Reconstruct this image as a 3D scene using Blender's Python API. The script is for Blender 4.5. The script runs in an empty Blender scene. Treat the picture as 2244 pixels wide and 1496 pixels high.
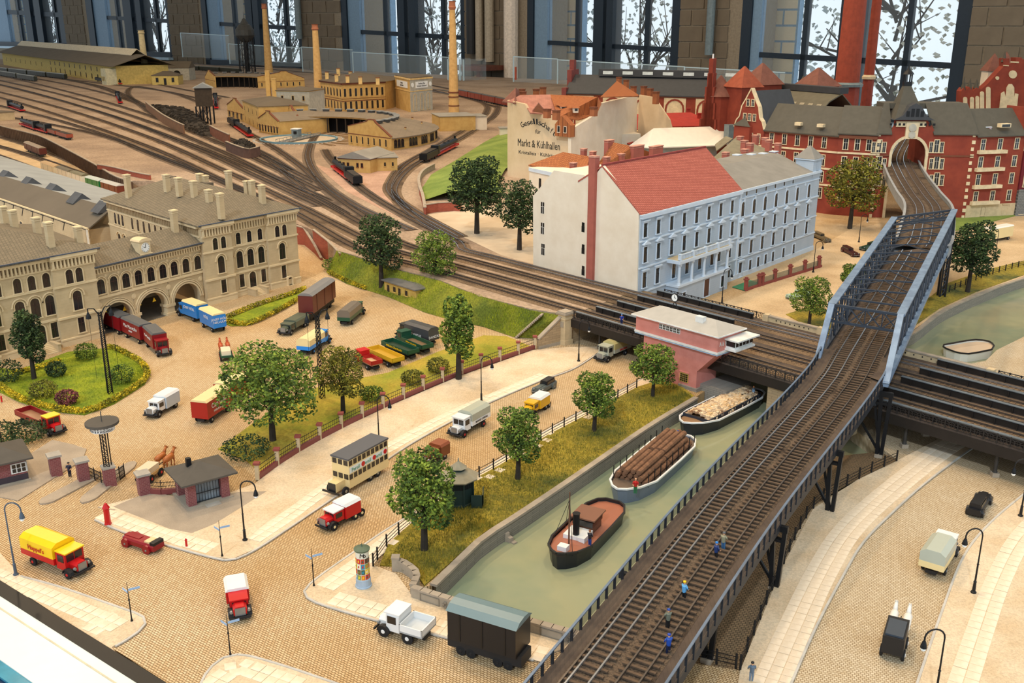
import bpy, math, random
from mathutils import Vector as V, Matrix as MX
sin, cos, pi = math.sin, math.cos, math.pi
rnd = random.Random(11)
SC = bpy.context.scene
COL = SC.collection
# ---------------------------------------------------------------- camera (one unit = one metre of the 1:87 miniature world)
F, TH, H0 = 2160.0, math.radians(17.9), 50.0
CT, ST = cos(TH), sin(TH)
cd = bpy.data.cameras.new('camera'); cam = bpy.data.objects.new('camera', cd); COL.objects.link(cam)
cd.sensor_width = 36; cd.lens = 36*F/2244; cd.clip_start = 1; cd.clip_end = 6000
cam.location = (0, 0, H0); cam.rotation_euler = (pi/2-TH, 0, 0); SC.camera = cam
# ---------------------------------------------------------------- world, daylight, lamps, exposure
W = bpy.data.worlds.new('world'); SC.world = W; W.use_nodes = True
bg = W.node_tree.nodes['Background']; bg.inputs[0].default_value = (.80, .92, 1, 1); bg.inputs[1].default_value = 1.25
def light(name, kind, loc, energy, col, tgt=None, **kw):
    l = bpy.data.lights.new(name, kind); l.energy = energy; l.color = col
    for k, v in kw.items(): setattr(l, k, v)
    o = bpy.data.objects.new(name, l); COL.objects.link(o); o.location = loc
    if tgt: o.rotation_euler = (V(tgt)-V(loc)).to_track_quat('-Z', 'Y').to_euler()
    return o
light('daylight', 'SUN', (-30, -90, 75), 1.3, (.80, .90, 1), (0, 0, 0), angle=math.radians(2.5))
WARM = (1, .76, .50)
for lx, ly, e in ((-75, 95, 3.4), (-120, 215, 4.2), (60, 150, 2.2), (-40, 330, 3.2), (-230, 420, 4.2), (-60, 480, 3.5), (110, 330, 2.8), (-330, 620, 4.5), (90, 40, .9)):
    light('ceiling_lamp', 'AREA', (lx, ly, 290), e*.78e5, WARM, (lx+30, ly+10, 0), size=16)
SC.view_settings.view_transform = 'Standard'; SC.view_settings.look = 'None'; SC.view_settings.gamma = 1
SC.view_settings.use_curve_mapping = False; SC.view_settings.exposure = -0.16
SC.cycles.use_denoising = True
SC.cycles.max_bounces = 6; SC.cycles.transparent_max_bounces = 12
# ---------------------------------------------------------------- measuring helpers
def ray(px, py):
    u, v = (px-1122)/F, (py-748)/F
    return V((u, CT-v*ST, -ST-v*CT))
def G(px, py, z=0.0):
    d = ray(px, py); s = (z-H0)/d.z
    return V((d.x*s, d.y*s, z))
def zat(P, py):
    k = (748-py)/F
    return H0+P[1]*(k*CT-ST)/(CT+k*ST)
def hit(px, py, A, B):
    """where the sight line meets the upright plane through A and B: (distance along AB, height)"""
    d = ray(px, py); u = V((B[0]-A[0], B[1]-A[1])); L = u.length; u /= L
    n = V((-u.y, u.x)); t = (n.x*A[0]+n.y*A[1])/(n.x*d.x+n.y*d.y)
    return ((d.x*t-A[0])*u.x+(d.y*t-A[1])*u.y, H0+d.z*t)
def lin(c):
    c /= 255.0
    return c/12.92 if c <= .04045 else ((c+.055)/1.055)**2.4
# ---------------------------------------------------------------- materials
MATS = {}
def node(nt, t, **kw):
    n = nt.nodes.new(t)
    for k, v in kw.items():
        if k in n.inputs: n.inputs[k].default_value = v
        else: setattr(n, k, v)
    return n
def mt(name, rgb, rough=.7, metal=0.0, var=.10, scale=.6, bump=0.0, bscale=8, kind=None, rgb2=None, spec=.4, **kw):
    """procedural material: colour broken up by noise, or bricks / tiles / cobbles / leaves"""
    if name in MATS: return MATS[name]
    m = bpy.data.materials.new(name); m.use_nodes = True; MATS[name] = m
    nt = m.node_tree; b = nt.nodes['Principled BSDF']; L = nt.links.new
    c = tuple(lin(x) for x in rgb)+(1,)
    c2 = tuple(lin(x) for x in rgb2)+(1,) if rgb2 else tuple(min(1, x*(1-2.2*var)) for x in c[:3])+(1,)
    b.inputs['Roughness'].default_value = rough; b.inputs['Metallic'].default_value = metal
    b.inputs['Specular IOR Level'].default_value = spec
    tc = node(nt, 'ShaderNodeTexCoord'); co = tc.outputs['Object']
    if kind in ('brick', 'cobble'):
        mp = node(nt, 'ShaderNodeMapping'); L(co, mp.inputs[0])
        mp.inputs['Rotation'].default_value = kw.get('rot', (0, 0, 0))
        t = node(nt, 'ShaderNodeTexBrick'); L(mp.outputs[0], t.inputs[0])
        t.inputs['Color1'].default_value = c; t.inputs['Color2'].default_value = c2
        t.inputs['Mortar'].default_value = tuple(lin(x) for x in kw['mortar'])+(1,)
        t.inputs['Scale'].default_value = 1; t.inputs['Mortar Size'].default_value = kw.get('ms', .02)
        t.inputs['Brick Width'].default_value = kw.get('bw', .5); t.inputs['Row Height'].default_value = kw.get('rh', .25)
        t.inputs['Mortar Smooth'].default_value = .3
        t.offset = kw.get('off', .5)
        out = t.outputs[0]
        if kw.get('patch'):
            n = node(nt, 'ShaderNodeTexNoise', Scale=kw.get('ps', .06), Detail=3.0); L(co, n.inputs[0])
            mx = node(nt, 'ShaderNodeMix', data_type='RGBA', blend_type='MULTIPLY'); mx.inputs[0].default_value = 1
            rp = node(nt, 'ShaderNodeValToRGB'); L(n.outputs[0], rp.inputs[0])
            rp.color_ramp.elements[0].position = .35; rp.color_ramp.elements[1].position = .65
            rp.color_ramp.elements[0].color = tuple(lin(x) for x in kw['patch'])+(1,); rp.color_ramp.elements[1].color = (1, 1, 1, 1)
            L(out, mx.inputs[6]); L(rp.outputs[0], mx.inputs[7]); out = mx.outputs[2]
        L(out, b.inputs['Base Color'])
        if bump:
            bp = node(nt, 'ShaderNodeBump', Strength=bump, Distance=.05); L(t.outputs['Fac'], bp.inputs['Height']); bp.invert = True
            L(bp.outputs[0], b.inputs['Normal'])
    elif kind == 'island':
        g = node(nt, 'ShaderNodeNewGeometry'); rp = node(nt, 'ShaderNodeValToRGB')
        n = node(nt, 'ShaderNodeTexNoise', Scale=kw.get('ps', .35), Detail=2.0); L(co, n.inputs[0])
        a = node(nt, 'ShaderNodeMath', operation='MULTIPLY_ADD'); L(n.outputs[0], a.inputs[0]); a.inputs[1].default_value = 1.5
        h = node(nt, 'ShaderNodeMath', operation='MULTIPLY_ADD'); L(g.outputs['Random Per Island'], h.inputs[0]); h.inputs[1].default_value = .6; h.inputs[2].default_value = -.55
        L(h.outputs[0], a.inputs[2]); L(a.outputs[0], rp.inputs[0])
        e = rp.color_ramp.elements; e[0].color = c2; e[1].color = c; e[0].position = .05; e[1].position = .85
        if kw.get('rgb3'):
            x = e.new(.5); x.color = tuple(lin(q) for q in kw['rgb3'])+(1,)
        L(rp.outputs[0], b.inputs['Base Color'])
        b.inputs['Subsurface Weight'].default_value = 0
    else:
        n = node(nt, 'ShaderNodeTexNoise', Scale=scale, Detail=5.0, Roughness=.6); L(co, n.inputs[0])
        rp = node(nt, 'ShaderNodeValToRGB'); L(n.outputs[0], rp.inputs[0])
        e = rp.color_ramp.elements; e[0].position = .35; e[1].position = .62; e[0].color = c2; e[1].color = c
        if kw.get('rgb3'):
            e[1].position = .75; x = e.new(.53); x.color = tuple(lin(q) for q in kw['rgb3'])+(1,)
        out = rp.outputs[0]
        if kw.get('fine'):      # grain on top
            n3 = node(nt, 'ShaderNodeTexNoise', Scale=kw['fine'], Detail=3.0, Roughness=.7); L(co, n3.inputs[0])
            r3 = node(nt, 'ShaderNodeValToRGB'); L(n3.outputs[0], r3.inputs[0])
            f = 1-kw.get('fs', .5); r3.color_ramp.elements[0].color = (f, f, f, 1); r3.color_ramp.elements[0].position = .36; r3.color_ramp.elements[1].position = .6
            mx = node(nt, 'ShaderNodeMix', data_type='RGBA', blend_type='MULTIPLY'); mx.inputs[0].default_value = 1
            L(out, mx.inputs[6]); L(r3.outputs[0], mx.inputs[7]); out = mx.outputs[2]
        if kw.get('band'):      # ribs across one axis: tiles, boards, courses
            ax, per, dep = kw['band']
            sp = node(nt, 'ShaderNodeSeparateXYZ'); L(co, sp.inputs[0])
            mm = node(nt, 'ShaderNodeMath', operation='MULTIPLY'); L(sp.outputs[ax], mm.inputs[0]); mm.inputs[1].default_value = 1/per
            fr = node(nt, 'ShaderNodeMath', operation='FRACT'); L(mm.outputs[0], fr.inputs[0])
            r2 = node(nt, 'ShaderNodeValToRGB'); L(fr.outputs[0], r2.inputs[0])
            r2.color_ramp.elements[0].position = .0; r2.color_ramp.elements[1].position = .22
            r2.color_ramp.elements[0].color = (dep, dep, dep, 1)
            mx = node(nt, 'ShaderNodeMix', data_type='RGBA', blend_type='MULTIPLY'); mx.inputs[0].default_value = 1
            L(out, mx.inputs[6]); L(r2.outputs[0], mx.inputs[7]); out = mx.outputs[2]
        L(out, b.inputs['Base Color'])
        if bump:
            n2 = node(nt, 'ShaderNodeTexNoise', Scale=bscale, Detail=4.0); L(co, n2.inputs[0])
            bp = node(nt, 'ShaderNodeBump', Strength=bump, Distance=.2); L(n2.outputs[0], bp.inputs['Height']); L(bp.outputs[0], b.inputs['Normal'])
    if kw.get('alpha') is not None:
        b.inputs['Alpha'].default_value = kw['alpha']
    if kw.get('emit'):
        b.inputs['Emission Color'].default_value = c; b.inputs['Emission Strength'].default_value = kw['emit']
    return m
# ---------------------------------------------------------------- mesh builder
class B:
    def __init__(s, m=None): s.v = []; s.f = []; s.k = []; s.ms = []; s.c = 0; s.sm = []; s.smooth = False; m and s.m(m)
    def m(s, mat):
        if mat not in s.ms: s.ms.append(mat)
        s.c = s.ms.index(mat); return s
    def add(s, vs, fs):
        o = len(s.v); s.v += [tuple(p) for p in vs]
        for f in fs: s.f.append(tuple(i+o for i in f)); s.k.append(s.c); s.sm.append(s.smooth)
        return s
    def box(s, x0, y0, z0, x1, y1, z1, rz=0, at=(0, 0, 0)):
        c, d = cos(rz), sin(rz)
        vs = [(at[0]+x*c-y*d, at[1]+x*d+y*c, at[2]+z) for z in (z0, z1) for x, y in ((x0, y0), (x1, y0), (x1, y1), (x0, y1))]
        return s.add(vs, [(3, 2, 1, 0), (4, 5, 6, 7), (0, 1, 5, 4), (1, 2, 6, 5), (2, 3, 7, 6), (3, 0, 4, 7)])
    def cb(s, cx, cy, z0, sx, sy, sz, rz=0):
        return s.box(-sx/2, -sy/2, 0, sx/2, sy/2, sz, rz, (cx, cy, z0))
    def prism(s, pts, z0, z1):
        n = len(pts); vs = [(p[0], p[1], z0) for p in pts]+[(p[0], p[1], z1) for p in pts]
        return s.add(vs, [tuple(range(n-1, -1, -1)), tuple(range(n, 2*n))]+[(i, (i+1) % n, n+(i+1) % n, n+i) for i in range(n)])
    def slab(s, pts, t=.3):
        """solid sheet under a loop of 3-D points"""
        n = len(pts); vs = [tuple(p) for p in pts]+[(p[0], p[1], p[2]-t) for p in pts]
        return s.add(vs, [tuple(range(n)), tuple(range(2*n-1, n-1, -1))]+[(i, n+i, n+(i+1) % n, (i+1) % n) for i in range(n)])
    def yprism(s, pts, y0, y1):
        """outline in x, z pushed along y"""
        n = len(pts); vs = [(p[0], y0, p[1]) for p in pts]+[(p[0], y1, p[1]) for p in pts]
        return s.add(vs, [tuple(range(n)), tuple(range(2*n-1, n-1, -1))]+[(i, n+i, n+(i+1) % n, (i+1) % n) for i in range(n)])
    def xprism(s, pts, x0, x1):
        """outline in y, z pushed along x"""
        n = len(pts); vs = [(x0, p[0], p[1]) for p in pts]+[(x1, p[0], p[1]) for p in pts]
        return s.add(vs, [tuple(range(n-1, -1, -1)), tuple(range(n, 2*n))]+[(i, (i+1) % n, n+(i+1) % n, n+i) for i in range(n)])
    def tube(s, p, q, r, r2=None, n=6, cap=True):
        p, q = V(p), V(q); r2 = r if r2 is None else r2; d = q-p
        if d.length < 1e-6: return s
        d.normalize(); a = d.orthogonal().normalized(); b = d.cross(a)
        vs = [p+(a*cos(2*pi*i/n)+b*sin(2*pi*i/n))*r for i in range(n)]+[q+(a*cos(2*pi*i/n)+b*sin(2*pi*i/n))*r2 for i in range(n)]
        fs = [(i, (i+1) % n, n+(i+1) % n, n+i) for i in range(n)]
        if cap: fs += [tuple(range(n-1, -1, -1)), tuple(range(n, 2*n))]
        return s.add(vs, fs)
    def path(s, pts, r, n=6):
        for a, b in zip(pts, pts[1:]): s.tube(a, b, r, n=n)
        return s
    def bar(s, p, q, w, h):
        """square bar from p to q, its width level"""
        p, q = V(p), V(q); d = (q-p).normalized(); a = V((-d.y, d.x, 0))
        a = a.normalized() if a.length > 1e-4 else V((1, 0, 0)); b = d.cross(a)
        vs = [e+a*i*w/2+b*j*h/2 for e in (p, q) for i, j in ((-1, -1), (1, -1), (1, 1), (-1, 1))]
        return s.add(vs, [(3, 2, 1, 0), (4, 5, 6, 7), (0, 1, 5, 4), (1, 2, 6, 5), (2, 3, 7, 6), (3, 0, 4, 7)])
    def lathe(s, prof, n=10, c=(0, 0, 0), ax='z'):
        vs = []
        for r, z in prof:
            for i in range(n):
                a = 2*pi*i/n+pi/n; x, y = r*cos(a), r*sin(a)
                p = (x, y, z) if ax == 'z' else ((x, z, y) if ax == 'y' else (z, x, y))
                vs.append((c[0]+p[0], c[1]+p[1], c[2]+p[2]))
        k = len(prof); fs = [(j*n+i, j*n+(i+1) % n, (j+1)*n+(i+1) % n, (j+1)*n+i) for j in range(k-1) for i in range(n)]
        fs += [tuple(range(n-1, -1, -1)), tuple(range((k-1)*n, k*n))]
        return s.add(vs, fs)
    def ball(s, c, r, n=8, sz=1, sx=1):
        return s.lathe([(r*sx*sin(pi*i/5), -r*sz*cos(pi*i/5)) for i in (.25, 1, 2, 3, 4, 4.75)], n, c)
    def mesh(s, name):
        me = bpy.data.meshes.new(name); me.from_pydata(s.v, [], s.f)
        for m in s.ms: me.materials.append(m)
        me.polygons.foreach_set('material_index', s.k)
        if any(s.sm): me.polygons.foreach_set('use_smooth', s.sm)
        me.update(); return me
    def ob(s, name, parent=None, loc=None, rz=0, kind=None):
        return ob(name, s.mesh(name), parent, loc, rz, kind)
def ob(name, me, parent=None, loc=None, rz=0, kind=None):
    o = bpy.data.objects.new(name, me); COL.objects.link(o)
    if parent: o.parent = parent; KIDS.setdefault(parent.name, []).append(o)
    if loc is not None: o.location = loc
    if rz: o.rotation_euler = (0, 0, rz)
    if kind: o['kind'] = kind
    return o
def tag(o, label, cat, group=None, kind=None):
    o['label'] = label; o['category'] = cat
    if group: o['group'] = group
    if kind: o['kind'] = kind
    return o
def root(name, label, cat, loc=(0, 0, 0), rz=0, group=None):
    return tag(ob(name, None, None, loc, rz), label, cat, group)
def struct(b, name): return b.ob(name, kind='structure')
def dup(r, loc=None, rz=None, label=None, group=None):
    def cp(o, par):
        c = o.copy(); COL.objects.link(c)
        if par: c.parent = par; KIDS.setdefault(par.name, []).append(c)
        for ch in list(KIDS.get(o.name, ())): cp(ch, c)
        return c
    c = cp(r, None)
    if loc is not None: c.location = loc
    if rz is not None: c.rotation_euler = (0, 0, rz)
    if label: c['label'] = label
    if group: c['group'] = group
    return c
KIDS = {}
def text(body, size, m, parent, loc, rot, name='lettering', ext=.015, align='CENTER', sx=1):
    cu = bpy.data.curves.new(name, 'FONT'); cu.body = body; cu.size = size; cu.extrude = ext; cu.align_x = align; cu.align_y = 'CENTER'
    cu.resolution_u = 2; cu.materials.append(m)
    t = bpy.data.objects.new(name, cu); COL.objects.link(t); me = bpy.data.meshes.new_from_object(t); bpy.data.objects.remove(t)
    o = ob(name, me, parent, loc); o.rotation_euler = rot; o.scale = (sx, 1, 1)
    return o
def ang(A, B): return math.atan2(B[1]-A[1], B[0]-A[0])
def xy(p): return (p[0], p[1])
def off(A, a, s, n=0.0, z=0.0):
    """from A, s along heading a and n to its right"""
    return V((A[0]+cos(a)*s+sin(a)*n, A[1]+sin(a)*s-cos(a)*n, z))
def resamp(pts, step):
    """evenly spaced points on a smooth curve through pts"""
    P = [V(p) for p in pts]; out = []
    Q = [2*P[0]-P[1]]+P+[2*P[-1]-P[-2]]
    dense = []
    for i in range(1, len(Q)-2):
        a, b, c, d = Q[i-1:i+3]; n = max(4, int((c-b).length/step)+2)
        for k in range(n):
            t = k/n; dense.append(.5*((2*b)+(c-a)*t+(2*a-5*b+4*c-d)*t*t+(3*b-a-3*c+d)*t**3))
    dense.append(P[-1]); out = [dense[0]]; need = step
    for a, b in zip(dense, dense[1:]):
        l = (b-a).length; t = 0
        while l-t >= need: t += need; out.append(a.lerp(b, t/l)); need = step
        need -= l-t
    if (out[-1]-P[-1]).length > step*.3: out.append(P[-1])
    return out
def offset(pts, d):
    """the same line moved d to its right"""
    o = []
    for i, p in enumerate(pts):
        t = pts[min(i+1, len(pts)-1)]-pts[max(i-1, 0)]; t = V((t.x, t.y, 0)).normalized()
        o.append(V((p[0]+t.y*d, p[1]-t.x*d, p[2])))
    return o
def strip(b, A, C, z0=None, t=.12):
    """band of quads between two lines of points"""
    n = min(len(A), len(C))
    return b.add([tuple(p) for p in A[:n]]+[tuple(p) for p in C[:n]], [(i, n+i, n+i+1, i+1) for i in range(n-1)])
# ================================================================ materials of the setting
COB = mt('cobble', (226, 204, 168), .85, kind='cobble', rgb2=(206, 180, 140), mortar=(128, 100, 66), bw=.34, rh=.23, ms=.035, rot=(0, 0, .62), bump=.35, patch=(238, 224, 200), ps=.05)
COB2 = mt('cobble_fan', (214, 200, 174), .85, kind='cobble', rgb2=(198, 180, 150), mortar=(140, 118, 88), bw=.3, rh=.26, ms=.03, rot=(0, 0, .35), bump=.3, patch=(238, 226, 206), ps=.05)
MOS = mt('mosaic', (228, 208, 178), .9, var=.07, scale=.15, fine=5, fs=.22, rgb2=(212, 186, 150))
SLAB = mt('granite_slab', (240, 224, 200), .85, var=.06, scale=.5, rgb2=(222, 202, 174))
KERB = mt('kerb_stone', (200, 196, 188), .85, var=.08)
ASPH = mt('asphalt', (176, 160, 140), .9, var=.08, scale=.3, fine=8, fs=.15)
SAND = mt('sandy_ground', (214, 186, 146), .95, rgb2=(190, 160, 120), scale=.1, fine=3, fs=.2)
YARD = mt('yard_gravel', (186, 164, 142), .95, rgb2=(150, 128, 108), rgb3=(176, 152, 128), scale=.04, fine=1.5, fs=.35)
QUAY = mt('quay_stone', (150, 142, 128), .85, kind='cobble', rgb2=(136, 130, 118), mortar=(104, 98, 88), bw=1.5, rh=.24, ms=.02, rot=(pi/2, 0, 0), bump=.2)
CAP = mt('quay_cap', (170, 156, 138), .85, var=.1)
SANDST = mt('sandstone', (206, 184, 146), .85, var=.08, scale=.8, bump=.1)
GREYST = mt('grey_stone', (168, 156, 138), .85, var=.08, bump=.1)
GRASS = mt('grass_ground', (150, 140, 50), .95, rgb2=(84, 92, 40), rgb3=(170, 150, 50), scale=.12, fine=3, fs=.5, bump=.6, bscale=5)
LAWN = mt('lawn_ground', (150, 160, 30), .95, rgb2=(106, 128, 24), scale=.25, fine=4, fs=.4)
MEADOW = mt('meadow_ground', (186, 160, 60), .95, rgb2=(140, 146, 40), scale=.12, fine=4, fs=.3)
GREENG = mt('green_slope', (140, 158, 74), .95, rgb2=(108, 132, 54), scale=.1, fine=3, fs=.3)
SHADEPAV = mt('shaded_paving', (150, 124, 92), .9, kind='cobble', rgb2=(132, 110, 82), mortar=(84, 68, 48), bw=.36, rh=.3, ms=.04, bump=.3, rot=(0, 0, .4))  # darker than the street cobbles: the viaduct's shade is put into the colour
WATER = mt('water_resin', (150, 156, 126), .12, rgb2=(128, 142, 118), rgb3=(158, 158, 124), scale=.035, bump=.03, bscale=.5, spec=.5)
REDBR = mt('red_brick_wall', (170, 84, 62), .85, kind='cobble', rgb2=(150, 70, 52), mortar=(150, 100, 80), bw=.5, rh=.2, ms=.02, rot=(pi/2, 0, 0))
BLK = mt('black_metal', (26, 28, 32), .45, var=.05, metal=.3)
WHITEP = mt('white_plastic', (236, 238, 236), .4, var=.01)
# ================================================================ ground, banks, water
def pg(pts, z=0.0): return [xy(G(x, y, z)) for x, y in pts]
QL = [(905, 1288), (945, 1283), (1060, 1172), (1086, 1158), (1200, 1083), (1310, 1008), (1420, 933), (1522, 872)]   # quay top, left bank
left_pts = [(-420, 1020), (0, 1262), (372, 1500), (520, 1600), (1165, 1640), (1640, 1640), (1625, 1468), (1440, 1442), (1268, 1410), (1075, 1340)]+QL+[(1536, 862), (1640, 806), (1800, 742), (1930, 745), (1985, 735), (2060, 682), (2140, 645), (2244, 607), (2600, 520), (2600, 420), (1900, 400), (1000, 430), (-420, 560)]
struct(B(COB).prism(pg(left_pts), -4, 0), 'street')
right_pts = [(1625, 1468), (1640, 1640), (2900, 1700), (2900, 560), (2500, 640), (2244, 737), (2185, 766), (2160, 790), (2100, 802), (2000, 850), (1850, 925), (1968, 1008), (1900, 1040), (1782, 1108), (1715, 1220), (1648, 1400)]
RR = [(1622, 1466), (1648, 1400), (1715, 1240), (1782, 1114), (1880, 1050), (1968, 1008)]
struct(B(COB2).prism(pg(right_pts), -4, -.01), 'street')
wq = [(-90, 40), (160, 40), (260, 330), (20, 330)]
struct(B(WATER).prism(wq, -5, -1.8), 'water')
# paved bank under the viaduct, sloping from the railing down to the water
A = resamp([G(x, y, -.02) for x, y in RR+[(2010, 985)]], 3)
C = [p+V((-9, 2.5, -1.9)) for p in A]; D = [p+V((-4, 1, -.55)) for p in A]
b = B(SHADEPAV); strip(b, C, D); strip(b, D, A); struct(b, 'embankment')
# ---- pavements with granite slabs
def paving(name, poly, bands, w=1.0, z=.12, m=MOS, kerb=None):
    r = struct(B(m).prism(pg(poly), -.3, z), name)
    me = B(SLAB).box(-.47*w, -.47*w, 0, .47*w, .47*w, .03).mesh('slab'); n = 0
    for band, rows in bands:
        line = resamp([G(x, y, z) for x, y in band], w)
        for k in range(rows):
            for i, p in enumerate(offset(line, (k-(rows-1)/2)*w)):
                if n >= 298 or i == len(line)-1: continue
                o = ob('slab', me, r, p+V((0, 0, rnd.uniform(-.02, .015))), ang(line[i], line[i+1])); n += 1
    if kerb:
        for kl in kerb:
            k = resamp([G(x, y, z) for x, y in kl], 1.2); kb = B(KERB)
            for a, c in zip(k, k[1:]): kb.bar(a, c, .2, .12)
            kb.ob('kerb', r, kind='stuff')
    return r
paving('pavement', [(-200, 1130), (0, 1212), (45, 1262), (130, 1285), (255, 1328), (305, 1346), (320, 1362), (298, 1388), (245, 1420), (262, 1440), (0, 1268), (-200, 1150)], [([(-30, 1252), (60, 1288), (150, 1325), (262, 1372)], 2), ([(205, 1378), (232, 1362), (262, 1348)], 2)], 1.0, kerb=[[(45, 1262), (130, 1285), (255, 1328), (305, 1346), (320, 1362), (298, 1388), (245, 1420)]])
paving('pavement', [(425, 1600), (452, 1474), (505, 1434), (560, 1440), (640, 1464), (760, 1505), (760, 1600)], [([(470, 1496), (520, 1462), (560, 1470), (660, 1505)], 2)], 1.0, kerb=[[(430, 1520), (452, 1474), (480, 1446), (505, 1435), (530, 1434), (560, 1440), (640, 1464), (760, 1505)]])
K3 = [(205, 1150), (208, 1138), (270, 1165), (380, 1198), (470, 1222), (510, 1226), (560, 1204), (640, 1152), (720, 1098), (790, 1050), (880, 985), (985, 925), (1090, 874), (1190, 832), (1260, 806), (1330, 760)]
paving('pavement', [(215, 1112), (255, 1118)]+K3[1:]+[(1240, 762), (1168, 768), (1000, 828), (850, 892), (770, 930), (690, 970), (620, 1012), (560, 1060), (440, 1105), (320, 1086)], [([(232, 1128), (320, 1158), (410, 1186), (480, 1205)], 2), ([(560, 1178), (640, 1124), (740, 1052), (850, 982), (980, 912), (1090, 864), (1200, 818)], 2)], 1.05, kerb=[K3[1:]])
K4 = [(1420, 822), (1330, 872), (1200, 942), (1080, 1016), (985, 1076), (850, 1158), (780, 1206), (700, 1262), (668, 1292), (672, 1308), (705, 1324), (800, 1352), (960, 1392), (1170, 1446)]
RAIL4 = [(1470, 826), (1395, 850), (1290, 908), (1200, 955), (1100, 1018), (985, 1082), (900, 1150), (852, 1192), (818, 1240)]
paving('pavement', K4+[(1265, 1412), (1075, 1362), (905, 1308), (868, 1258)]+RAIL4[::-1], [([(720, 1282), (800, 1224), (880, 1164), (985, 1094), (1090, 1026), (1200, 957), (1310, 897)], 2), ([(740, 1312), (830, 1338), (960, 1372), (1100, 1410), (1200, 1436)], 2)], 1.05, kerb=[K4])
K5 = [(1690, 1600), (1734, 1496), (1790, 1370), (1846, 1264), (1891, 1189), (1956, 1122), (2030, 1056), (2119, 990), (2180, 950)]
paving('pavement', K5+[(2090, 945), (1968, 1010), (1880, 1052), (1782, 1116), (1715, 1242), (1650, 1402), (1622, 1470), (1600, 1600)], [([(1690, 1496), (1738, 1385), (1800, 1254), (1860, 1160), (1950, 1076), (2060, 990), (2110, 960)], 3)], .95, kerb=[K5])
K6 = [(1990, 1560), (2010, 1496), (2060, 1350), (2110, 1222), (2165, 1150), (2244, 1082), (2340, 1010)]
paving('pavement', K6+[(2900, 900), (2900, 1700)], [([(2092, 1560), (2112, 1490), (2148, 1380), (2184, 1280), (2230, 1190), (2290, 1120)], 2)], 1.1, kerb=[K6])
# asphalt forecourt and traffic islands at the gate
struct(B(ASPH).prism(pg([(248, 1112), (330, 1078), (440, 1102), (520, 1080), (585, 1078), (470, 1150), (420, 1170), (370, 1160)]), -.2, .125), 'pavement')
def isle(c, a):
    l = [G(x, y, 0) for x, y in c]; p, q = l; u = ang(p, q); L = (q-p).length; w = a
    pts = [xy(off(p, u, L*t, s*w)) for t, s in ((0, 0), (.04, .6), (.12, 1), (.85, 1), (.96, .6), (1, 0), (.96, -.6), (.85, -1), (.12, -1), (.04, -.6))]
    struct(B(ASPH).prism(pts, -.2, .18), 'traffic_island')
isle([(88, 1106), (215, 1040)], .9); isle([(180, 1104), (295, 1012)], .9)
struct(B(ASPH).prism(pg([(-60, 1060), (0, 1090), (40, 1098), (100, 1060), (180, 1010), (190, 985), (160, 975), (115, 965), (60, 1000)]), -.2, .12), 'pavement')
# far pavement in front of the pale blue house and the square behind the bridge
struct(B(SAND).prism(pg([(1640, 805), (1800, 742), (1930, 745), (1985, 735), (2060, 682), (2140, 645), (2244, 607), (2600, 520), (2600, 440), (1900, 480), (1800, 540), (1640, 640), (1500, 700)]), -.2, .06), 'street')
# ---- grass banks
b = B(GRASS).prism(pg([(1480, 838), (1520, 868)]+[(x, y-3) for x, y in QL[:1:-1]]+[(930, 1285), (906, 1250), (872, 1242), (832, 1240)]+[(x, y) for x, y in RAIL4[::-1][1:]]), -.3, .16)
bank = struct(b, 'lawn')
struct(B(LAWN).prism(pg([(-60, 800), (-20, 850), (40, 880), (100, 900), (185, 910), (250, 886), (318, 842), (326, 815), (304, 788), (252, 762), (150, 772), (40, 812)]), -.3, .14), 'lawn')
struct(B(LAWN).prism(pg([(484, 704), (640, 644), (668, 632), (672, 640), (640, 668), (540, 714), (505, 715)]), -.3, .12), 'lawn')
struct(B(MEADOW).prism(pg([(478, 985), (560, 925), (700, 848), (850, 818), (960, 772), (1060, 736), (1110, 738), (1168, 762), (1000, 822), (770, 924), (620, 1006), (570, 1035), (540, 1010)]), -.3, .14), 'lawn')
struct(B(GRASS).prism(pg([(1722, 690), (1790, 668), (1830, 690), (1815, 738), (1740, 700)]), -.3, .16), 'lawn')
struct(B(GRASS).prism(pg([(1985, 728), (2060, 676), (2140, 640), (2244, 603), (2500, 530), (2500, 505), (2244, 572), (2170, 590), (2080, 620), (2000, 680)]), -.3, .16), 'lawn')
struct(B(GREENG).prism(pg([(2080, 510), (2240, 470), (2400, 440), (2400, 425), (2140, 468), (2060, 478)]), -.3, .3), 'lawn')
# ---- the railway yard on its higher level
ZY = 4.5
yard_pts = [(1250, 690), (1160, 676), (1050, 648), (960, 612), (880, 592), (780, 560), (738, 548), (690, 506), (645, 488), (500, 436), (330, 396), (275, 396), (200, 354), (100, 302), (0, 276), (-250, 205)]
yp = [xy(G(x, y, ZY)) for x, y in yard_pts]+[(-1500, 700), (-1500, 1500), (-560, 1345), (180, 740), (130, 420), (60, 330)]+[xy(G(x, y, ZY)) for x, y in ((1320, 560), (1400, 634))]
struct(B(YARD).prism(yp, -3, ZY), 'ground')
# embankment slope between street and yard
lo = [(715, 596), (760, 622), (850, 650), (930, 684), (985, 700), (1060, 716), (1125, 738), (1180, 742)]
hi = [(738, 549), (790, 566), (880, 594), (960, 614), (1010, 634), (1090, 660), (1165, 680), (1232, 692)]
LO = [G(x, y, .05) for x, y in lo]; HI = [G(x, y, ZY+.02) for x, y in hi]
SLOPE = mt('slope_ground', (150, 150, 44), .95, rgb2=(96, 110, 34), scale=.12, fine=3, fs=.5)
b = B(SLOPE); strip(b, LO, HI); struct(b, 'embankment')
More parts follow.
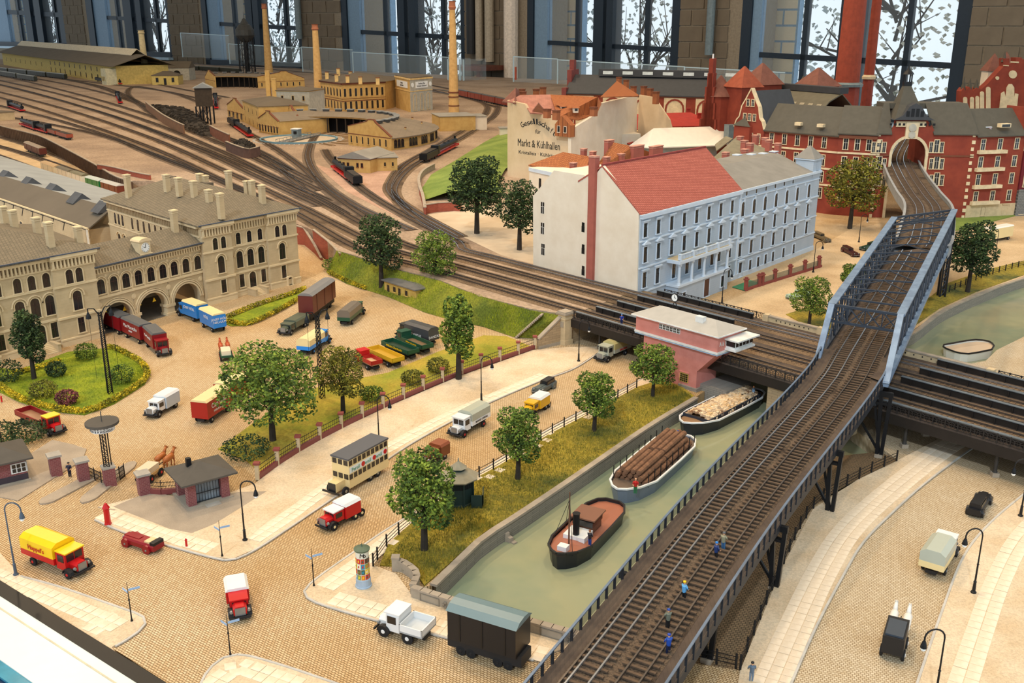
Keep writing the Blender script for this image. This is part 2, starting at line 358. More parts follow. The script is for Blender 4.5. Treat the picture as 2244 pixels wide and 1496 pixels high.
# stair on the slope
p, q = G(1134, 738, .1), G(1190, 688, ZY); b = B(CAP); n = 16
for i in range(n):
    c = p.lerp(q, i/n); a = ang(p, q); b.cb(c.x, c.y, c.z, .4, 1.3, .22, a)
tag(b.ob('stair'), 'narrow pale stone stair climbing the grass slope beside the rail bridge', 'stairs')
# sloping ramp walls of red brick beside the station
def taper(name, px, z0, z1, m, cap, t=.35):
    P = [G(x, y, z) for x, y, z in px]; b = B(m); bc = B(cap)
    for p, q in zip(P, P[1:]):
        u = ang(p, q); o = V((sin(u), -cos(u), 0))*t
        b.add([(p.x, p.y, z0), (q.x, q.y, z0), q, p, (p.x+o.x, p.y+o.y, z0), (q.x+o.x, q.y+o.y, z0), q+o, p+o], [(0, 1, 2, 3), (7, 6, 5, 4), (0, 4, 5, 1), (3, 2, 6, 7), (1, 5, 6, 2), (0, 3, 7, 4)])
        bc.bar(p+o/2+V((0, 0, .1)), q+o/2+V((0, 0, .1)), t+.2, .2)
    r = struct(b, name); bc.ob('coping', r); return r
taper('wall_ramp_lower', [(642, 492, 4.6), (668, 500, 4.0), (690, 535, 2.0), (706, 566, .4)], -.5, 4, REDBR, CAP)
taper('wall_ramp_upper', [(688, 503, 5.0), (720, 528, 4.6), (748, 556, 4.2)], .2, 4, REDBR, CAP)
# dark ribbed retaining wall below the yard
b = B(mt('rib_wall', (120, 92, 66), .9, rgb2=(96, 72, 52))); L = resamp([G(x, y, ZY+.3) for x, y in ((-260, 202), (-120, 240), (0, 275), (60, 290), (100, 303), (200, 355), (250, 384), (290, 398))], 2.2); bc = B(CAP); br = B(mt('rib_post', (84, 62, 46), .9))
for p, q in zip(L, L[1:]):
    b.bar(p-V((0, 0, 2.4)), q-V((0, 0, 2.4)), .4, 4.6); bc.bar(p, q, .7, .25)
for i, p in enumerate(L): br.cb(p.x, p.y-.25, .1, .5, .5, 4.5)
r = struct(b, 'wall_yard'); bc.ob('coping', r); br.ob('rib', r, kind='stuff')
# freight apron under that wall
struct(B(SAND).prism(pg([(-300, 330), (-300, 240), (0, 300), (100, 330), (200, 378), (290, 420), (420, 470), (300, 500)]), -.3, .1), 'street')
# ---- quay wall, left bank
def quay(name, px, z0=-2.4, z1=.02, t=.5, m=QUAY):
    L = resamp([G(x, y, 0) for x, y in px], 3); O = offset(L, t); b = B(m); bc = B(CAP)
    for i in range(len(L)-1):
        p, q, r, s = L[i], L[i+1], O[i+1], O[i]
        b.add([(p.x, p.y, z0), (q.x, q.y, z0), (r.x, r.y, z0), (s.x, s.y, z0), (p.x, p.y, z1), (q.x, q.y, z1), (r.x, r.y, z1), (s.x, s.y, z1)], [(4, 5, 6, 7), (3, 2, 6, 7), (0, 1, 5, 4)])
        bc.bar((p+s)/2+V((0, 0, .12)), (q+r)/2+V((0, 0, .12)), t+.25, .26)
    w = struct(b, name); bc.ob('coping', w); return w
quay('wall_quay_left', QL[1:])
quay('wall_quay_far', [(1800, 745), (1900, 748), (1985, 737), (2060, 684), (2140, 647), (2244, 609), (2500, 535)])
p = G(1086, 1160, -1.2); b = B(CAP)
for i in range(4): b.cb(p.x+.4+i*.4, p.y-.6-i*.25, -1.9, .5, 1.6, 1.5-.42*i, .7)
struct(b, 'trim_1')
# ---- parapet across the end of the canal
def parapet(px, h=1.15, t=.5):
    L = resamp([G(x, y, 0) for x, y in px], 1.0); b = B(GREYST); bc = B(CAP); bp = B(mt('parapet_panel', (146, 136, 120), .85))
    for p, q in zip(L, L[1:]):
        m = (p+q)/2; l = (q-p).length; u = ang(p, q); b.cb(m.x, m.y, 0, l+.05, t, h-.15, u); bc.cb(m.x, m.y, h-.15, l+.06, t+.16, .17, u)
    for i in range(1, len(L)-3, 4):
        p, q = L[i], L[i+2]; u = ang(p, q); m = off((p+q)/2, u, 0, t/2+.02); l = (q-p).length
        for dz in (.12, .82): bp.cb(m.x, m.y, dz, l, .1, .07, u)
        for e in (p, q): s = off(e, u, 0, t/2+.02); bp.cb(s.x, s.y, .12, .08, .1, .75, u)
        e = off(L[i+3], u, -.3, t/2+.02); bp.lathe([(.32, 0), (.3, .05), (.12, .09)], 8, (e.x, e.y-.03, .5), 'y')
        for k in range(4): bp.ball((e.x+.2*cos(k*pi/2), e.y-.05, .5+.2*sin(k*pi/2)), .13, 5)
    return b, bc, bp
b, bc, bp = parapet([(905, 1308), (980, 1332), (1075, 1360), (1180, 1388), (1268, 1412), (1440, 1448), (1500, 1460)])
r = root('parapet', 'carved grey stone parapet across the near end of the canal', 'parapet'); b.ob('wall', r); bc.ob('coping', r); bp.ob('carved_panel', r, kind='stuff')
b, bc, bp = parapet([(868, 1246), (885, 1252), (900, 1262), (914, 1276), (912, 1290), (905, 1304)])
p = G(868, 1248); b.cb(p.x, p.y, 0, .7, .7, 1.35); bc.cb(p.x, p.y, 1.35, .8, .8, .14)
b.ob('wall', r); bc.ob('coping', r)
# ================================================================ display case rail, near left corner
TE0, TE1 = G(-60, 1238, 0), G(372, 1506, 0); u = ang(TE0, TE1); L = (TE1-TE0).length+40
r = root('display_case_edge', 'pale display case edge with black seal in the near corner', 'barrier', xy(TE0)+(0,), u)
def rail(y0, y1, z0, z1, m, name): B(m).box(-30, -y1, z0, L, -y0, z1).ob(name, r)
rail(.0, 1.35, -3, .25, mt('black_seal', (14, 14, 15), .5), 'black_seal')
rail(1.35, 6.2, -4, .2, mt('pale_rail', (226, 232, 222), .3, var=.01), 'rail')
rail(2.3, 2.45, .2, .24, mt('rail_groove', (212, 204, 176), .4), 'groove')
rail(6.2, 7.3, -5, .1, mt('blue_glass', (70, 150, 176), .1), 'glass_edge')
rail(7.3, 8.6, -6, -.1, mt('dark_glass', (10, 46, 80), .1), 'glass_pane')
struct(B(mt('room_floor', (232, 232, 228), .5)).prism([(-900, -500), (900, -500), (900, 1500), (-1600, 1500)], -92, -90), 'floor')
rail(8.6, 60, -9, -.3, mt('white_counter', (246, 246, 246), .4, var=.01), 'counter')
# ================================================================ the room: window wall, piers, glass, ceiling
def hz(px, zc): d = ray(px, 50); return V((d.x*zc, d.y*zc, 0))
WA, WB = hz(170, 1342), hz(2200, 634); WU = ang(WA, WB)
def wl(px, py=90): return hit(px, py, WA, WB)
WALL = mt('wall_block', (122, 110, 94), .9, var=.1, scale=.05, bump=.2, bscale=1)
MORT = mt('wall_joint', (148, 136, 118), .9)
STEEL = mt('window_steel', (30, 44, 58), .45, metal=.2, var=.05)
JAMB = mt('window_jamb', (120, 150, 178), .5, var=.05)
PANE = mt('window_glass', (225, 240, 255), .05, alpha=.06, var=0)
wb = B(MORT); s0 = wl(-500)[0]; s1 = wl(2700)[0]
# (left frame, jamb, glass a, bar, mullion0, mullion1, slit end, mullion2, glass b, bar, right frame end)
WINS = [(-40, -25, 21, 44, 62, 75, 84, 97, 97, 122, 135, 147), (197, 210, 236, 258, 277, 294, 304, 315, 315, 342, 370, 376), (447, 457, 480, 511, 542, 556, 558, 570, 570, 623, 655, 663), (750, 762, 787, 840, 872, 887, 896, 910, 910, 966, 1010, 1020), (1155, 1168, 1196, 1259, 1299, 1320, 1327, 1341, 1341, 1411, 1470, 1489), (1622, 1643, 1662, 1758, 1836, 1850, 1880, 1890, 1890, 1985, 2090, 2122)]
def bot(px): return 88+px*.0835
def bary(px): return 25+px*.0573
piers = [(-500, -40)]+[(WINS[i][11], WINS[i+1][0]) for i in range(5)]+[(2122, 2700)]
for i, (a, c) in enumerate(piers):
    sa, sc = wl(a)[0], wl(c)[0]
    w = B(MORT).box(sa, 0, -95, sc, 60, 340).ob(f'wall_pier_{i+1}', None, WA, WU, 'structure')
    if a < -100: continue
    bh = 11.0; bw = 20.5; me = B(WALL).box(0, -1.2, 0, bw, 0, bh).mesh('brick'); half = B(WALL).box(0, -1.2, 0, bw/2-.5, 0, bh).mesh('brick')
    zlow = wl((a+c)/2, bot((a+c)/2)+10)[1]
    for k in range(-12, 20):
        z = k*(bh+1.1)
        if z < zlow-30 or z > 190: continue
        x = sa+(0 if k % 2 else -(bw/2)); n = 0
        while x < min(sc, sa+105) and n < 7:
            if x >= sa-.1 and x+bw <= sc: ob('brick', me, w, (x, 0, z))
            elif x < sa: ob('brick', half, w, (sa, 0, z))
            elif x+bw/2 < sc: ob('brick', half, w, (x, 0, z))
            x += bw+1.1; n += 1
for i, q in enumerate(WINS):
    S = [wl(x)[0] for x in q]; c = (q[0]+q[11])/2; zb = wl(c, bot(c))[1]; zt = 230
    fr = B(STEEL)
    for a, d in ((0, 1), (4, 5), (6, 7), (10, 11)): fr.box(S[a], 0, zb-6, S[d], 14, zt)
    fr.box(S[0], 0, zb-8, S[11], 12, zb)
    r = struct(fr, f'window_{i+1}'); r.location = WA; r.rotation_euler = (0, 0, WU)
    B(JAMB).box(S[1], 2, zb, S[2], 9, zt).ob('jamb', r)
    gb = B(STEEL); wbar = (S[11]-S[0])*.011
    for a in (3, 9): gb.box(S[a]-wbar, 3, zb, S[a]+wbar, 8, zt)
    x0, x1 = S[2], S[10]; za, zc = wl(q[2], bary(q[2]))[1], wl(q[10], bary(q[10]))[1]
    gb.bar((x0, 5, za), (x1, 5, zc), 4, wbar*2.1); gb.ob('glazing_bar', r)
    for a, d in ((2, 3), (3, 4), (5, 6), (7, 9), (9, 10)):
        m = (za+zc)/2
        for z0, z1 in ((zb, m), (m, zt)): B(PANE).box(S[a], 5, z0, S[d], 5.6, z1).ob('pane', r)
    B(MORT).box(S[0], 0, -95, S[11], 55, zb-6).ob('sill_wall', r)
    B(mt('sill', (176, 204, 226), .3)).box(S[0]-2, -8, zb-9, S[11]+2, 4, zb-6).ob('window_sill', r)
struct(B(mt('ceiling_paint', (228, 220, 206), .9)).prism([(-900, -70), (700, -70), (700, 500), (-500, 1500), (-1600, 1500), (-1600, 600)], 330, 334), 'ceiling')
# outside: pale brick walls and trees in bright daylight
OUTB = mt('outside_brick', (250, 242, 214), .9, var=.02); OUTJ = mt('outside_joint', (150, 190, 226), .9)
EXT = 70; nU = V((-sin(WU), cos(WU), 0))
def el(px, py=90): return hit(px, py, WA+nU*EXT, WB+nU*EXT)
for i, (a, c) in enumerate(((10, 62), (228, 278), (474, 545), (780, 858), (1188, 1275), (1600, 1746))):
    sa, sc = el(a)[0], el(c)[0]; w = B(OUTJ).box(sa, 0, -60, sc, 8, 330).ob('wall_outside', None, WA+nU*EXT, WU, 'structure')
    bh = 12.2; bw = 24.0; me = B(OUTB).box(0, -.5, 0, bw-1.6, 0, bh-1.6).mesh('brick'); half = B(OUTB).box(0, -.5, 0, bw/2-1.6, 0, bh-1.6).mesh('brick')
    zl = el((a+c)/2, bot((a+c)/2)+6)[1]
    for k in range(-8, 14):
        z = k*bh
        if z < zl-14 or z > 110: continue
        x = sc-(bw if k % 2 else bw*1.5); ob('brick', half, w, (sc-bw/2, 0, z)) if k % 2 == 0 else None
        while x > sa: ob('brick', me, w, (x, 0, z)); x -= bw
BARK = mt('bark', (58, 50, 42), .9, var=.15)
OLEAF = mt('outside_leaf', (236, 240, 226), .8, kind='island', rgb2=(120, 132, 110), rgb3=(240, 242, 236))
def out_tree(px, w, n, lab):
    base = WA+nU*150; s = hit(px, 90, WA+nU*150, WB+nU*150)[0]; u = V((cos(WU), sin(WU), 0)); P = base+u*s
    r = root('tree', lab, 'tree', (P.x, P.y, -90)); b = B(BARK); f = B(OLEAF)
    b.tube((0, 0, 0), (4, 0, 90), 5, 3); tips = []
    for k in range(16):
        z = rnd.uniform(40, 150); p = V((0, 0, z)); d = u*rnd.uniform(-1, 1)*w/2+V((0, 0, rnd.uniform(20, 80))); q = p+d+nU*rnd.uniform(-15, 15); b.tube(p, q, 1.6, .5, 5)
        for j in range(3): e = p.lerp(q, rnd.uniform(.4, 1)); g = e+V((0, 0, rnd.uniform(5, 40)))+u*rnd.uniform(-25, 25); b.tube(e, g, .7, .25, 4)
    for k in range(n):
        c = u*rnd.uniform(-.5, .5)*w+nU*rnd.uniform(-20, 30)+V((0, 0, rnd.uniform(70, 260))); a = u*rnd.uniform(1.2, 3.4); e = V((rnd.uniform(-1, 1), rnd.uniform(-1, 1), 1.6))*rnd.uniform(.8, 2)
        f.add([c-a, c+e*.6, c+a, c-e], [(0, 1, 2, 3)])
    b.ob('trunk', r); f.ob('foliage', r, kind='stuff')
for px, w, n, lab in ((110, 140, 700, 'sunlit white leafed tree outside the leftmost window'), (345, 130, 700, 'sunlit tree outside the second window from the left'), (610, 130, 900, 'sunlit tree outside the window behind the water tower'), (950, 140, 1000, 'sunlit tree outside the window behind the tall buff chimneys'), (1405, 150, 1100, 'sunlit tree outside the window above the long black roof'), (1960, 260, 1500, 'sunlit tree with dark twigs outside the window behind the red chimneys')):
    out_tree(px, w, n, lab)
# pipes and ducts on the piers
PIPE = mt('pipe_paint', (178, 166, 146), .5); DPIPE = mt('dark_pipe', (34, 34, 36), .5); GPIPE = mt('grey_pipe', (120, 136, 142), .4)
def pipe(px, r_, m, lab, ybot):
    s, zb = wl(px, ybot); B(m).tube((s, -6, zb), (s, -6, 240), r_, n=12).ob('pipe', (q := root('pipe', lab, 'pipe', WA, WU)), None)
pipe(1043, 4.5, DPIPE, 'black pipe on the brick pier beside the tallest buff chimney', 118)
pipe(1060, 3.6, PIPE, 'narrow cream pipe on the brick pier, next to the black one', 132)
pipe(1082, 4.2, PIPE, 'cream pipe on the brick pier, second from the black one', 135)
pipe(1129, 6.5, mt('white_duct', (236, 222, 206), .5), 'wide white duct at the edge of the pier, left of the canal house wall', 190)
pipe(1561, 3.2, GPIPE, 'grey steel pipe ending above the red turret on the brick pier', 120)
pipe(666, 3.4, GPIPE, 'grey pipe at the edge of the pier beside the water tower window', 85)
# clear acrylic guard panels in front of the wall
ACR = mt('acrylic', (210, 232, 245), .03, alpha=.10, var=0); ACE = mt('acrylic_edge', (205, 232, 246), .2, alpha=.75, var=0)
GA, GB = WA-nU*75, WB-nU*75
gp = [(395, 72, 125, 500, 'first panel from the left'), (500, 96, 140, 660, 'panel behind the water tower'), (660, 103, 158, 772, 'panel before the second brick pier'), (772, 114, 170, 1010, 'panel behind the square water house'), (1125, 124, 205, 1222, 'panel left of the long black roof'), (1222, 131, 215, 1500, 'panel behind the long black roof'), (1500, 147, 235, 1720, 'panel ending at the red towers')]
for a, t, bm, c, l in gp:
    A_, C_ = hit(a, t, GA, GB), hit(c, t+(c-a)*.055, GA, GB); zb = hit(a, bm, GA, GB)[1]
    r = root('guard_panel', 'clear acrylic guard '+l, 'panel', GA, WU, 'clear guard panels along the layout')
    B(ACR).yprism([(A_[0], zb), (C_[0], zb), (C_[0], C_[1]), (A_[0], A_[1])], 0, .5).ob('panel', r)
    e = B(ACE); e.bar((A_[0], .2, A_[1]), (C_[0], .2, C_[1]), .8, .7); e.bar((A_[0], .2, zb), (A_[0], .2, A_[1]), .8, .7); e.ob('edge', r)
# acrylic corner box and brown table behind it
r = root('acrylic_box', 'clear acrylic corner box beside the tallest buff chimney', 'panel', GA, WU)
a, t = hit(1006, 128, GA, GB); c, t2 = hit(1040, 130, GA, GB); zb = hit(1020, 206, GA, GB)[1]
b = B(ACR); b.box(a, -14, zb, a+.6, 14, t); b.box(c, -14, zb, c+.6, 14, t); b.box(a, -14, zb, c, -13.4, t); b.ob('panel', r)
b = B(ACE)
for x in (a, a+4, c, c-4): b.box(x-.4, -14.4, zb, x+.4, -13.2, t)
b.ob('edge', r)
WOODR = mt('red_wood', (112, 62, 46), .6, var=.15)
r = root('side_table', 'brown wooden table standing behind the acrylic box', 'table', WA, WU)
a, t = wl(1044, 140); c, t2 = wl(1110, 142)
b = B(WOODR).box(a, -40, t-4, c+4, -6, t); b.ob('tabletop', r)
for x in (a+3, c-3): B(WOODR).box(x-2, -36, -90, x+2, -32, t-4).ob('leg', r)
B(mt('tan_panel', (196, 164, 124), .6)).yprism([(c-16, t-60), (c-2, t-60), (c-2, t-22), (c-5, t-12), (c-9, t-8), (c-13, t-12), (c-16, t-22)], -33, -30).ob('arched_panel', r)
# ================================================================ tracks
RAILM = mt('rail_steel', (104, 96, 90), .3, metal=.6, var=.08)
RAILB = mt('rail_bright', (176, 180, 186), .22, metal=.8, var=.05)
SLEEP = mt('sleeper_wood', (104, 84, 66), .9, var=.14, scale=1.2)
BALD = mt('ballast_dark', (112, 94, 78), .95, rgb2=(84, 70, 58), rgb3=(126, 108, 90), scale=.1, fine=6, fs=.5)
BALB = mt('ballast_brown', (120, 98, 72), .95, rgb2=(90, 72, 52), rgb3=(134, 110, 84), scale=.1, fine=6, fs=.55)
BD = V((.672, -.740, 0)); BN = V((.740, .672, 0)); N0 = G(1250, 695, 4.5)     # rail bridge: along, across, near corner
def bp_(t, n, z=4.5): p = N0+BD*t+BN*n; return V((p.x, p.y, z))
def track(label, pts, z=None, rail=RAILM, bal=BALD, single=False, bw=3.0, ss=.75, name='track', gauge=.72):
    """ballast, sleepers and two rails along a line"""
    L = resamp(pts, 3.0); r = root(name, label, 'track', (0, 0, 0), 0)
    if bal:
        b = B(bal); A, C = offset(L, -bw/2), offset(L, bw/2); A2, C2 = offset(L, -bw/2-.6), offset(L, bw/2+.6)
        up = V((0, 0, .14)); dn = V((0, 0, .012))
        strip(b, [p+up for p in A], [p+up for p in C]); strip(b, [p+dn for p in A2], [p+up for p in A]); strip(b, [p+up for p in C], [p+dn for p in C2]); b.ob('ballast', r)
    S = resamp(pts, ss)
    if single:
        me = B(SLEEP).box(-.12, -1.3, 0, .12, 1.3, .13).mesh('sleeper')
        for i in range(min(len(S)-1, 296)): ob('sleeper', me, r, S[i]+V((0, 0, .12+rnd.uniform(-.02, .02))), ang(S[i], S[i+1])+rnd.uniform(-.02, .02))
    else:
        b = B(SLEEP)
        for i in range(len(S)-1): b.cb(S[i].x, S[i].y, S[i].z+.1, .24, 2.5, .1, ang(S[i], S[i+1]))
        b.ob('sleeper', r, kind='stuff')
    for d in (-gauge, gauge):
        b = B(rail); R_ = offset(L, d)
        for p, q in zip(R_, R_[1:]): b.bar(p+V((0, 0, .31)), q+V((0, 0, .31)), .13, .2)
        b.ob('rail', r)
    return r
def ypx(l): return [G(x, y, ZY) for x, y in l]
def bridge_line(n, t0=44, t1=-66): return [bp_(t, n) for t in (t0+40, t0, t0/2, 0, -22, -44, t1)]
track('yard track nearest the station, running on over the rail bridge', bridge_line(3.0)+ypx([(640, 464), (500, 402), (330, 324), (150, 260), (0, 214), (-150, 178)]), bal=BALB)
track('second track from the station side over the rail bridge', bridge_line(8.2)+ypx([(640, 444), (490, 374), (320, 299), (130, 236), (-50, 190), (-160, 165)]), bal=BALB)
track('third track from the station side over the rail bridge', bridge_line(13.4)+ypx([(690, 436), (540, 366), (390, 306), (200, 240), (0, 186), (-120, 160)]), bal=BALB)
track('fourth track over the rail bridge, beside the white gable', bridge_line(18.6, 44, -50)+ypx([(1000, 530), (920, 484), (872, 440), (866, 408), (900, 368), (968, 328), (1045, 282), (1088, 246), (1080, 222), (1010, 204), (880, 188)]), bal=BALB, rail=RAILB)
track('curved track hugging the green slope', ypx([(1010, 520), (905, 462), (858, 426), (856, 400), (886, 362), (955, 322), (1030, 276), (1066, 246), (1058, 226), (990, 208), (870, 190)]), bal=BALB, rail=RAILB)
track('track under the lone locomotive before the engine house', ypx([(1010, 535), (900, 480), (800, 420), (745, 370), (722, 345), (712, 328)]))
track('lead track to the turntable', ypx([(900, 505), (780, 452), (706, 400), (676, 352), (680, 318), (694, 294)]), rail=RAILB)
track('second lead track curving to the turntable', ypx([(820, 490), (720, 420), (660, 366), (610, 330), (570, 306), (540, 290)]))
track('yard ladder track crossing to the coal stage', ypx([(760, 470), (660, 410), (590, 352), (520, 320), (470, 296), (440, 262), (452, 236), (480, 214)]))
yl = [([(700, 452), (560, 386), (420, 322), (230, 250), (40, 195), (-100, 165)], 'yard track, fourth from the retaining wall'),
      ([(720, 440), (600, 388), (470, 326), (300, 258), (120, 204), (-60, 163)], 'yard track, fifth from the retaining wall'),
      ([(700, 418), (600, 368), (490, 318), (340, 258), (190, 212), (30, 172), (-60, 155)], 'yard track, sixth from the retaining wall'),
      ([(690, 400), (610, 360), (500, 308), (370, 258), (270, 216), (150, 186), (0, 158)], 'yard track, seventh from the retaining wall'),
      ([(640, 374), (560, 328), (450, 284), (340, 246), (255, 205), (180, 182), (60, 160)], 'yard track beside the small black tank locomotive'),
      ([(600, 350), (520, 312), (410, 272), (330, 238), (268, 206), (215, 188), (140, 174)], 'yard track along the coal bunker wall'),
      ([(380, 276), (320, 240), (280, 205), (300, 190), (380, 205), (440, 226)], 'yard track looping to the rear engine shed'),
      ([(460, 222), (360, 200), (250, 186), (130, 172), (0, 152)], 'track in front of the long yellow freight shed'),
      ([(640, 466), (520, 415), (420, 370), (330, 336), (250, 306), (160, 283), (60, 264), (-80, 240)], 'siding under the two black engines and open wagons'),
      ([(560, 432), (470, 392), (340, 342), (240, 300), (120, 262), (0, 232), (-140, 200)], 'siding beside the yellow grass strip'),
      ([(500, 214), (400, 196), (280, 172), (160, 152), (60, 140)], 'far track behind the yellow freight shed'),
      ([(1090, 236), (1000, 210), (850, 180), (640, 156), (430, 140), (200, 118), (20, 100)], 'far track along the guard panels'),
      ([(1100, 222), (1010, 200), (850, 172), (640, 149), (430, 133), (200, 112), (20, 95)], 'farthest track by the windows')]
for px, lab in yl: track(lab, ypx(px), bw=3.0)
for i, (px) in enumerate(([(0, 300), (60, 318), (130, 343), (200, 372)], [(-40, 310), (40, 333), (110, 356), (200, 390), (290, 432)], [(-60, 322), (20, 350), (100, 380), (190, 412)])):
    track(['freight track right under the ribbed wall', 'freight track carrying the white refrigerator vans', 'freight track along the shed roof'][i], [G(x, y, .1) for x, y in px], bw=3)
# ================================================================ rail bridge
DECK = mt('bridge_deck', (84, 72, 62), .8, rgb2=(62, 52, 46), scale=.3, band=(0, .5, .8))
GIRD = mt('girder', (44, 38, 34), .6, metal=.2); FLANGE = mt('girder_flange', (128, 138, 146), .35, metal=.4)
IRON = mt('ornate_iron', (52, 48, 46), .6, metal=.2)
DPT = mt('deck_planks', (92, 78, 68), .8, rgb2=(70, 60, 54), scale=.4, fine=3, fs=.3)
r = root('rail_bridge', 'low dark girder rail bridge crossing the canal and both roads', 'bridge')
pts = [xy(bp_(t, n)) for t, n in ((-.5, 0), (95, 0), (95, 22), (-.5, 22))]
B(DPT).prism(pts, 3.5, 4.5).ob('deck', r)
for n in (0.1, 21.9):
    B(GIRD).bar(bp_(0, n, 3.6), bp_(95, n, 3.6), .35, 1.3).ob('edge_girder', r)
for t0, t1 in ((0.5, 20.5), (51, 96)):
    for n in (.9, 5.6, 10.8, 16.0, 21.2):
        b = B(GIRD).bar(bp_(t0, n, 4.9), bp_(t1, n, 4.9), .22, .9); k = t0+1.5
        while k < t1: b.bar(bp_(k, n-.35, 4.85), bp_(k, n+.35, 4.85), .1, .7); k += 2.6
        g = b.ob('girder', r); B(FLANGE).bar(bp_(t0, n, 5.4), bp_(t1, n, 5.4), .5, .09).ob('flange', g)
for d in (.45, .9): B(RAILM).bar(bp_(0, 3.0+d*.01, 4.52), bp_(95, 3, 4.52), 2.4, .03)
def iron_railing(lab, P, Q, h=1.15, step=1.5, dirn=None):
    """ornamental lattice railing in panels between posts"""
    r = root('iron_railing', lab, 'railing', P, ang(P, Q)); L = (V(Q)-V(P)).length; dz = Q[2]-P[2]; n = max(1, round(L/step)); w = L/n
    b = B(IRON).box(0, -.05, .1, w, .05, .16); b.box(0, -.05, h-.1, w, .05, h); b.box(-.06, -.07, 0, .06, .07, h+.05)
    c = w/2; m = .62; rr = min(.34, w*.28)
    for k in range(8): a0, a1 = k*pi/4, (k+1)*pi/4; b.bar((c+rr*cos(a0), 0, m+rr*sin(a0)), (c+rr*cos(a1), 0, m+rr*sin(a1)), .05, .06)
    for sx, sz in ((0, .16), (w, .16), (0, h-.1), (w, h-.1)): b.bar((sx, 0, sz), (c+(sx-c)*.4, 0, m+(sz-m)*.4), .05, .06)
    b.bar((c, 0, .16), (c, 0, h-.1), .04, .05); b.bar((0.02, 0, m), (w-.02, 0, m), .04, .05)
    me = b.mesh('railing_panel')
    for i in range(n): ob('railing_panel', me, r, (i*w, 0, dz*i/n))
    B(IRON).box(-.06, -.07, 0, .06, .07, h+.05).ob('post', r, (L, 0, dz)); return r
iron_railing('ornate iron railing on the near bridge side, left of the pink signal house', bp_(.8, 0, 4.45), bp_(21, 0, 4.45))
iron_railing('ornate iron railing on the near side of the rail bridge, over the barge', bp_(27, 0, 4.45), bp_(46, 0, 4.45))
iron_railing('ornate iron railing on the near side of the rail bridge, over the right road', bp_(51.5, 0, 4.45), bp_(74, 0, 4.45))
iron_railing('ornate iron railing on the far side of the rail bridge, before the pale blue house', bp_(1.5, 22, 4.45), bp_(22, 22, 4.45))
iron_railing('short ornate railing on the far side of the rail bridge, by the truss', bp_(32.5, 22, 4.45), bp_(42, 22, 4.45))
iron_railing('ornate railing on the far side of the rail bridge, right end', bp_(59, 22, 4.45), bp_(78, 22, 4.45))
def stone_parapet(lab, t0, t1, n):
    r = root('stone_parapet', lab, 'parapet'); P, Q = bp_(t0, n, 4.5), bp_(t1, n, 4.5); u = ang(P, Q); m = (P+Q)/2; L = (Q-P).length
    B(SANDST).cb(m.x, m.y, 4.3, L, .5, 1.0, u).ob('wall', r); B(CAP).cb(m.x, m.y, 5.3, L+.3, .75, .2, u).ob('coping', r)
    b = B(BLK)
    for i in range(8): p = P.lerp(Q, .2+i*.085)-BN*.24; b.ball((p.x, p.y, 4.95), .12, 6)
    b.ob('drain_hole', r, kind='stuff')
    b = B(SANDST)
    for p in (P, Q): b.cb(p.x, p.y, 4.2, 1.0, .9, 1.4, u)
    b.ob('end_post', r)
stone_parapet('pierced sandstone parapet on the far bridge side, beside the truss tree', 22.5, 32.3, 22)
stone_parapet('pierced sandstone parapet on the far bridge side, in front of the moored white boat', 43, 58, 22)
# abutments, piers and cast iron columns below the bridge
def pillar(lab, t, n, w, d, z0, z1):
    p = bp_(t, n); r = root('bridge_pillar', lab, 'pillar', (p.x, p.y, z0), ang(V((0, 0, 0)), BD)); h = z1-z0
    B(SANDST).box(-w/2, -d/2, 0, w/2, d/2, h-.5).ob('shaft', r)
    b = B(SANDST).box(-w/2-.15, -d/2-.15, 0, w/2+.15, d/2+.15, .8); b.box(-w/2-.12, -d/2-.12, h-1.3, w/2+.12, d/2+.12, h-1.05); b.ob('moulding', r)
    b = B(CAP).box(-w/2-.25, -d/2-.25, h-.5, w/2+.25, d/2+.25, h-.2); b.box(-w/2-.1, -d/2-.1, h-.2, w/2+.1, d/2+.1, h); b.ob('cap', r)
    B(GREYST).box(-.45, -d/2-.1, h-2.6, .45, -d/2, h-1.7).ob('carved_panel', r)
pillar('square sandstone pillar at the left end of the rail bridge', -.6, -.6, 1.6, 1.6, 0, 5.6)
pillar('square sandstone pillar where the rail bridge meets the right road', 49.5, -.7, 2.4, 2.4, 0, 5.8)
ABUT = mt('abutment_stone', (176, 152, 118), .85, kind='cobble', rgb2=(160, 138, 108), mortar=(128, 110, 86), bw=1.2, rh=.4, ms=.02, rot=(pi/2, 0, 0))
b = B(ABUT).prism([xy(bp_(t, n)) for t, n in ((-6, 0), (-.2, 0), (-.2, 22), (-6, 22))], -2, 4.4); struct(b, 'wall_abutment_left')
b = B(ABUT).prism([xy(bp_(t, n)) for t, n in ((37.5, .3), (48.5, .3), (48.5, 22), (37.5, 22))], -3, 3.5); w = struct(b, 'wall_abutment_right')
P = bp_(42, .2, 0); u = ang(V((0, 0, 0)), BD); arch = [(-1.9, -.2), (1.9, -.2), (1.9, 1.6)]+[(1.9*cos(a*pi/10), 1.6+1.3*sin(a*pi/10)) for a in range(1, 10)]+[(-1.9, 1.6)]
big = [(x*1.2, z*1.12+.0) for x, z in arch]
B(mt('arch_ring', (150, 126, 96), .85)).yprism(big, -.1, .2).ob('arch_ring', w, P, u); B(mt('tunnel_shade', (16, 15, 14), .9)).yprism(arch, -.16, .2).ob('arch_shade', w, P, u)  # near-black panel painted as the tunnel's shade; no hole is cut
b = B(ABUT).prism([xy(bp_(t, n)) for t, n in ((20.6, .2), (26.5, .2), (26.5, 22), (20.6, 22))], -3, 3.6); struct(b, 'wall_abutment_middle')
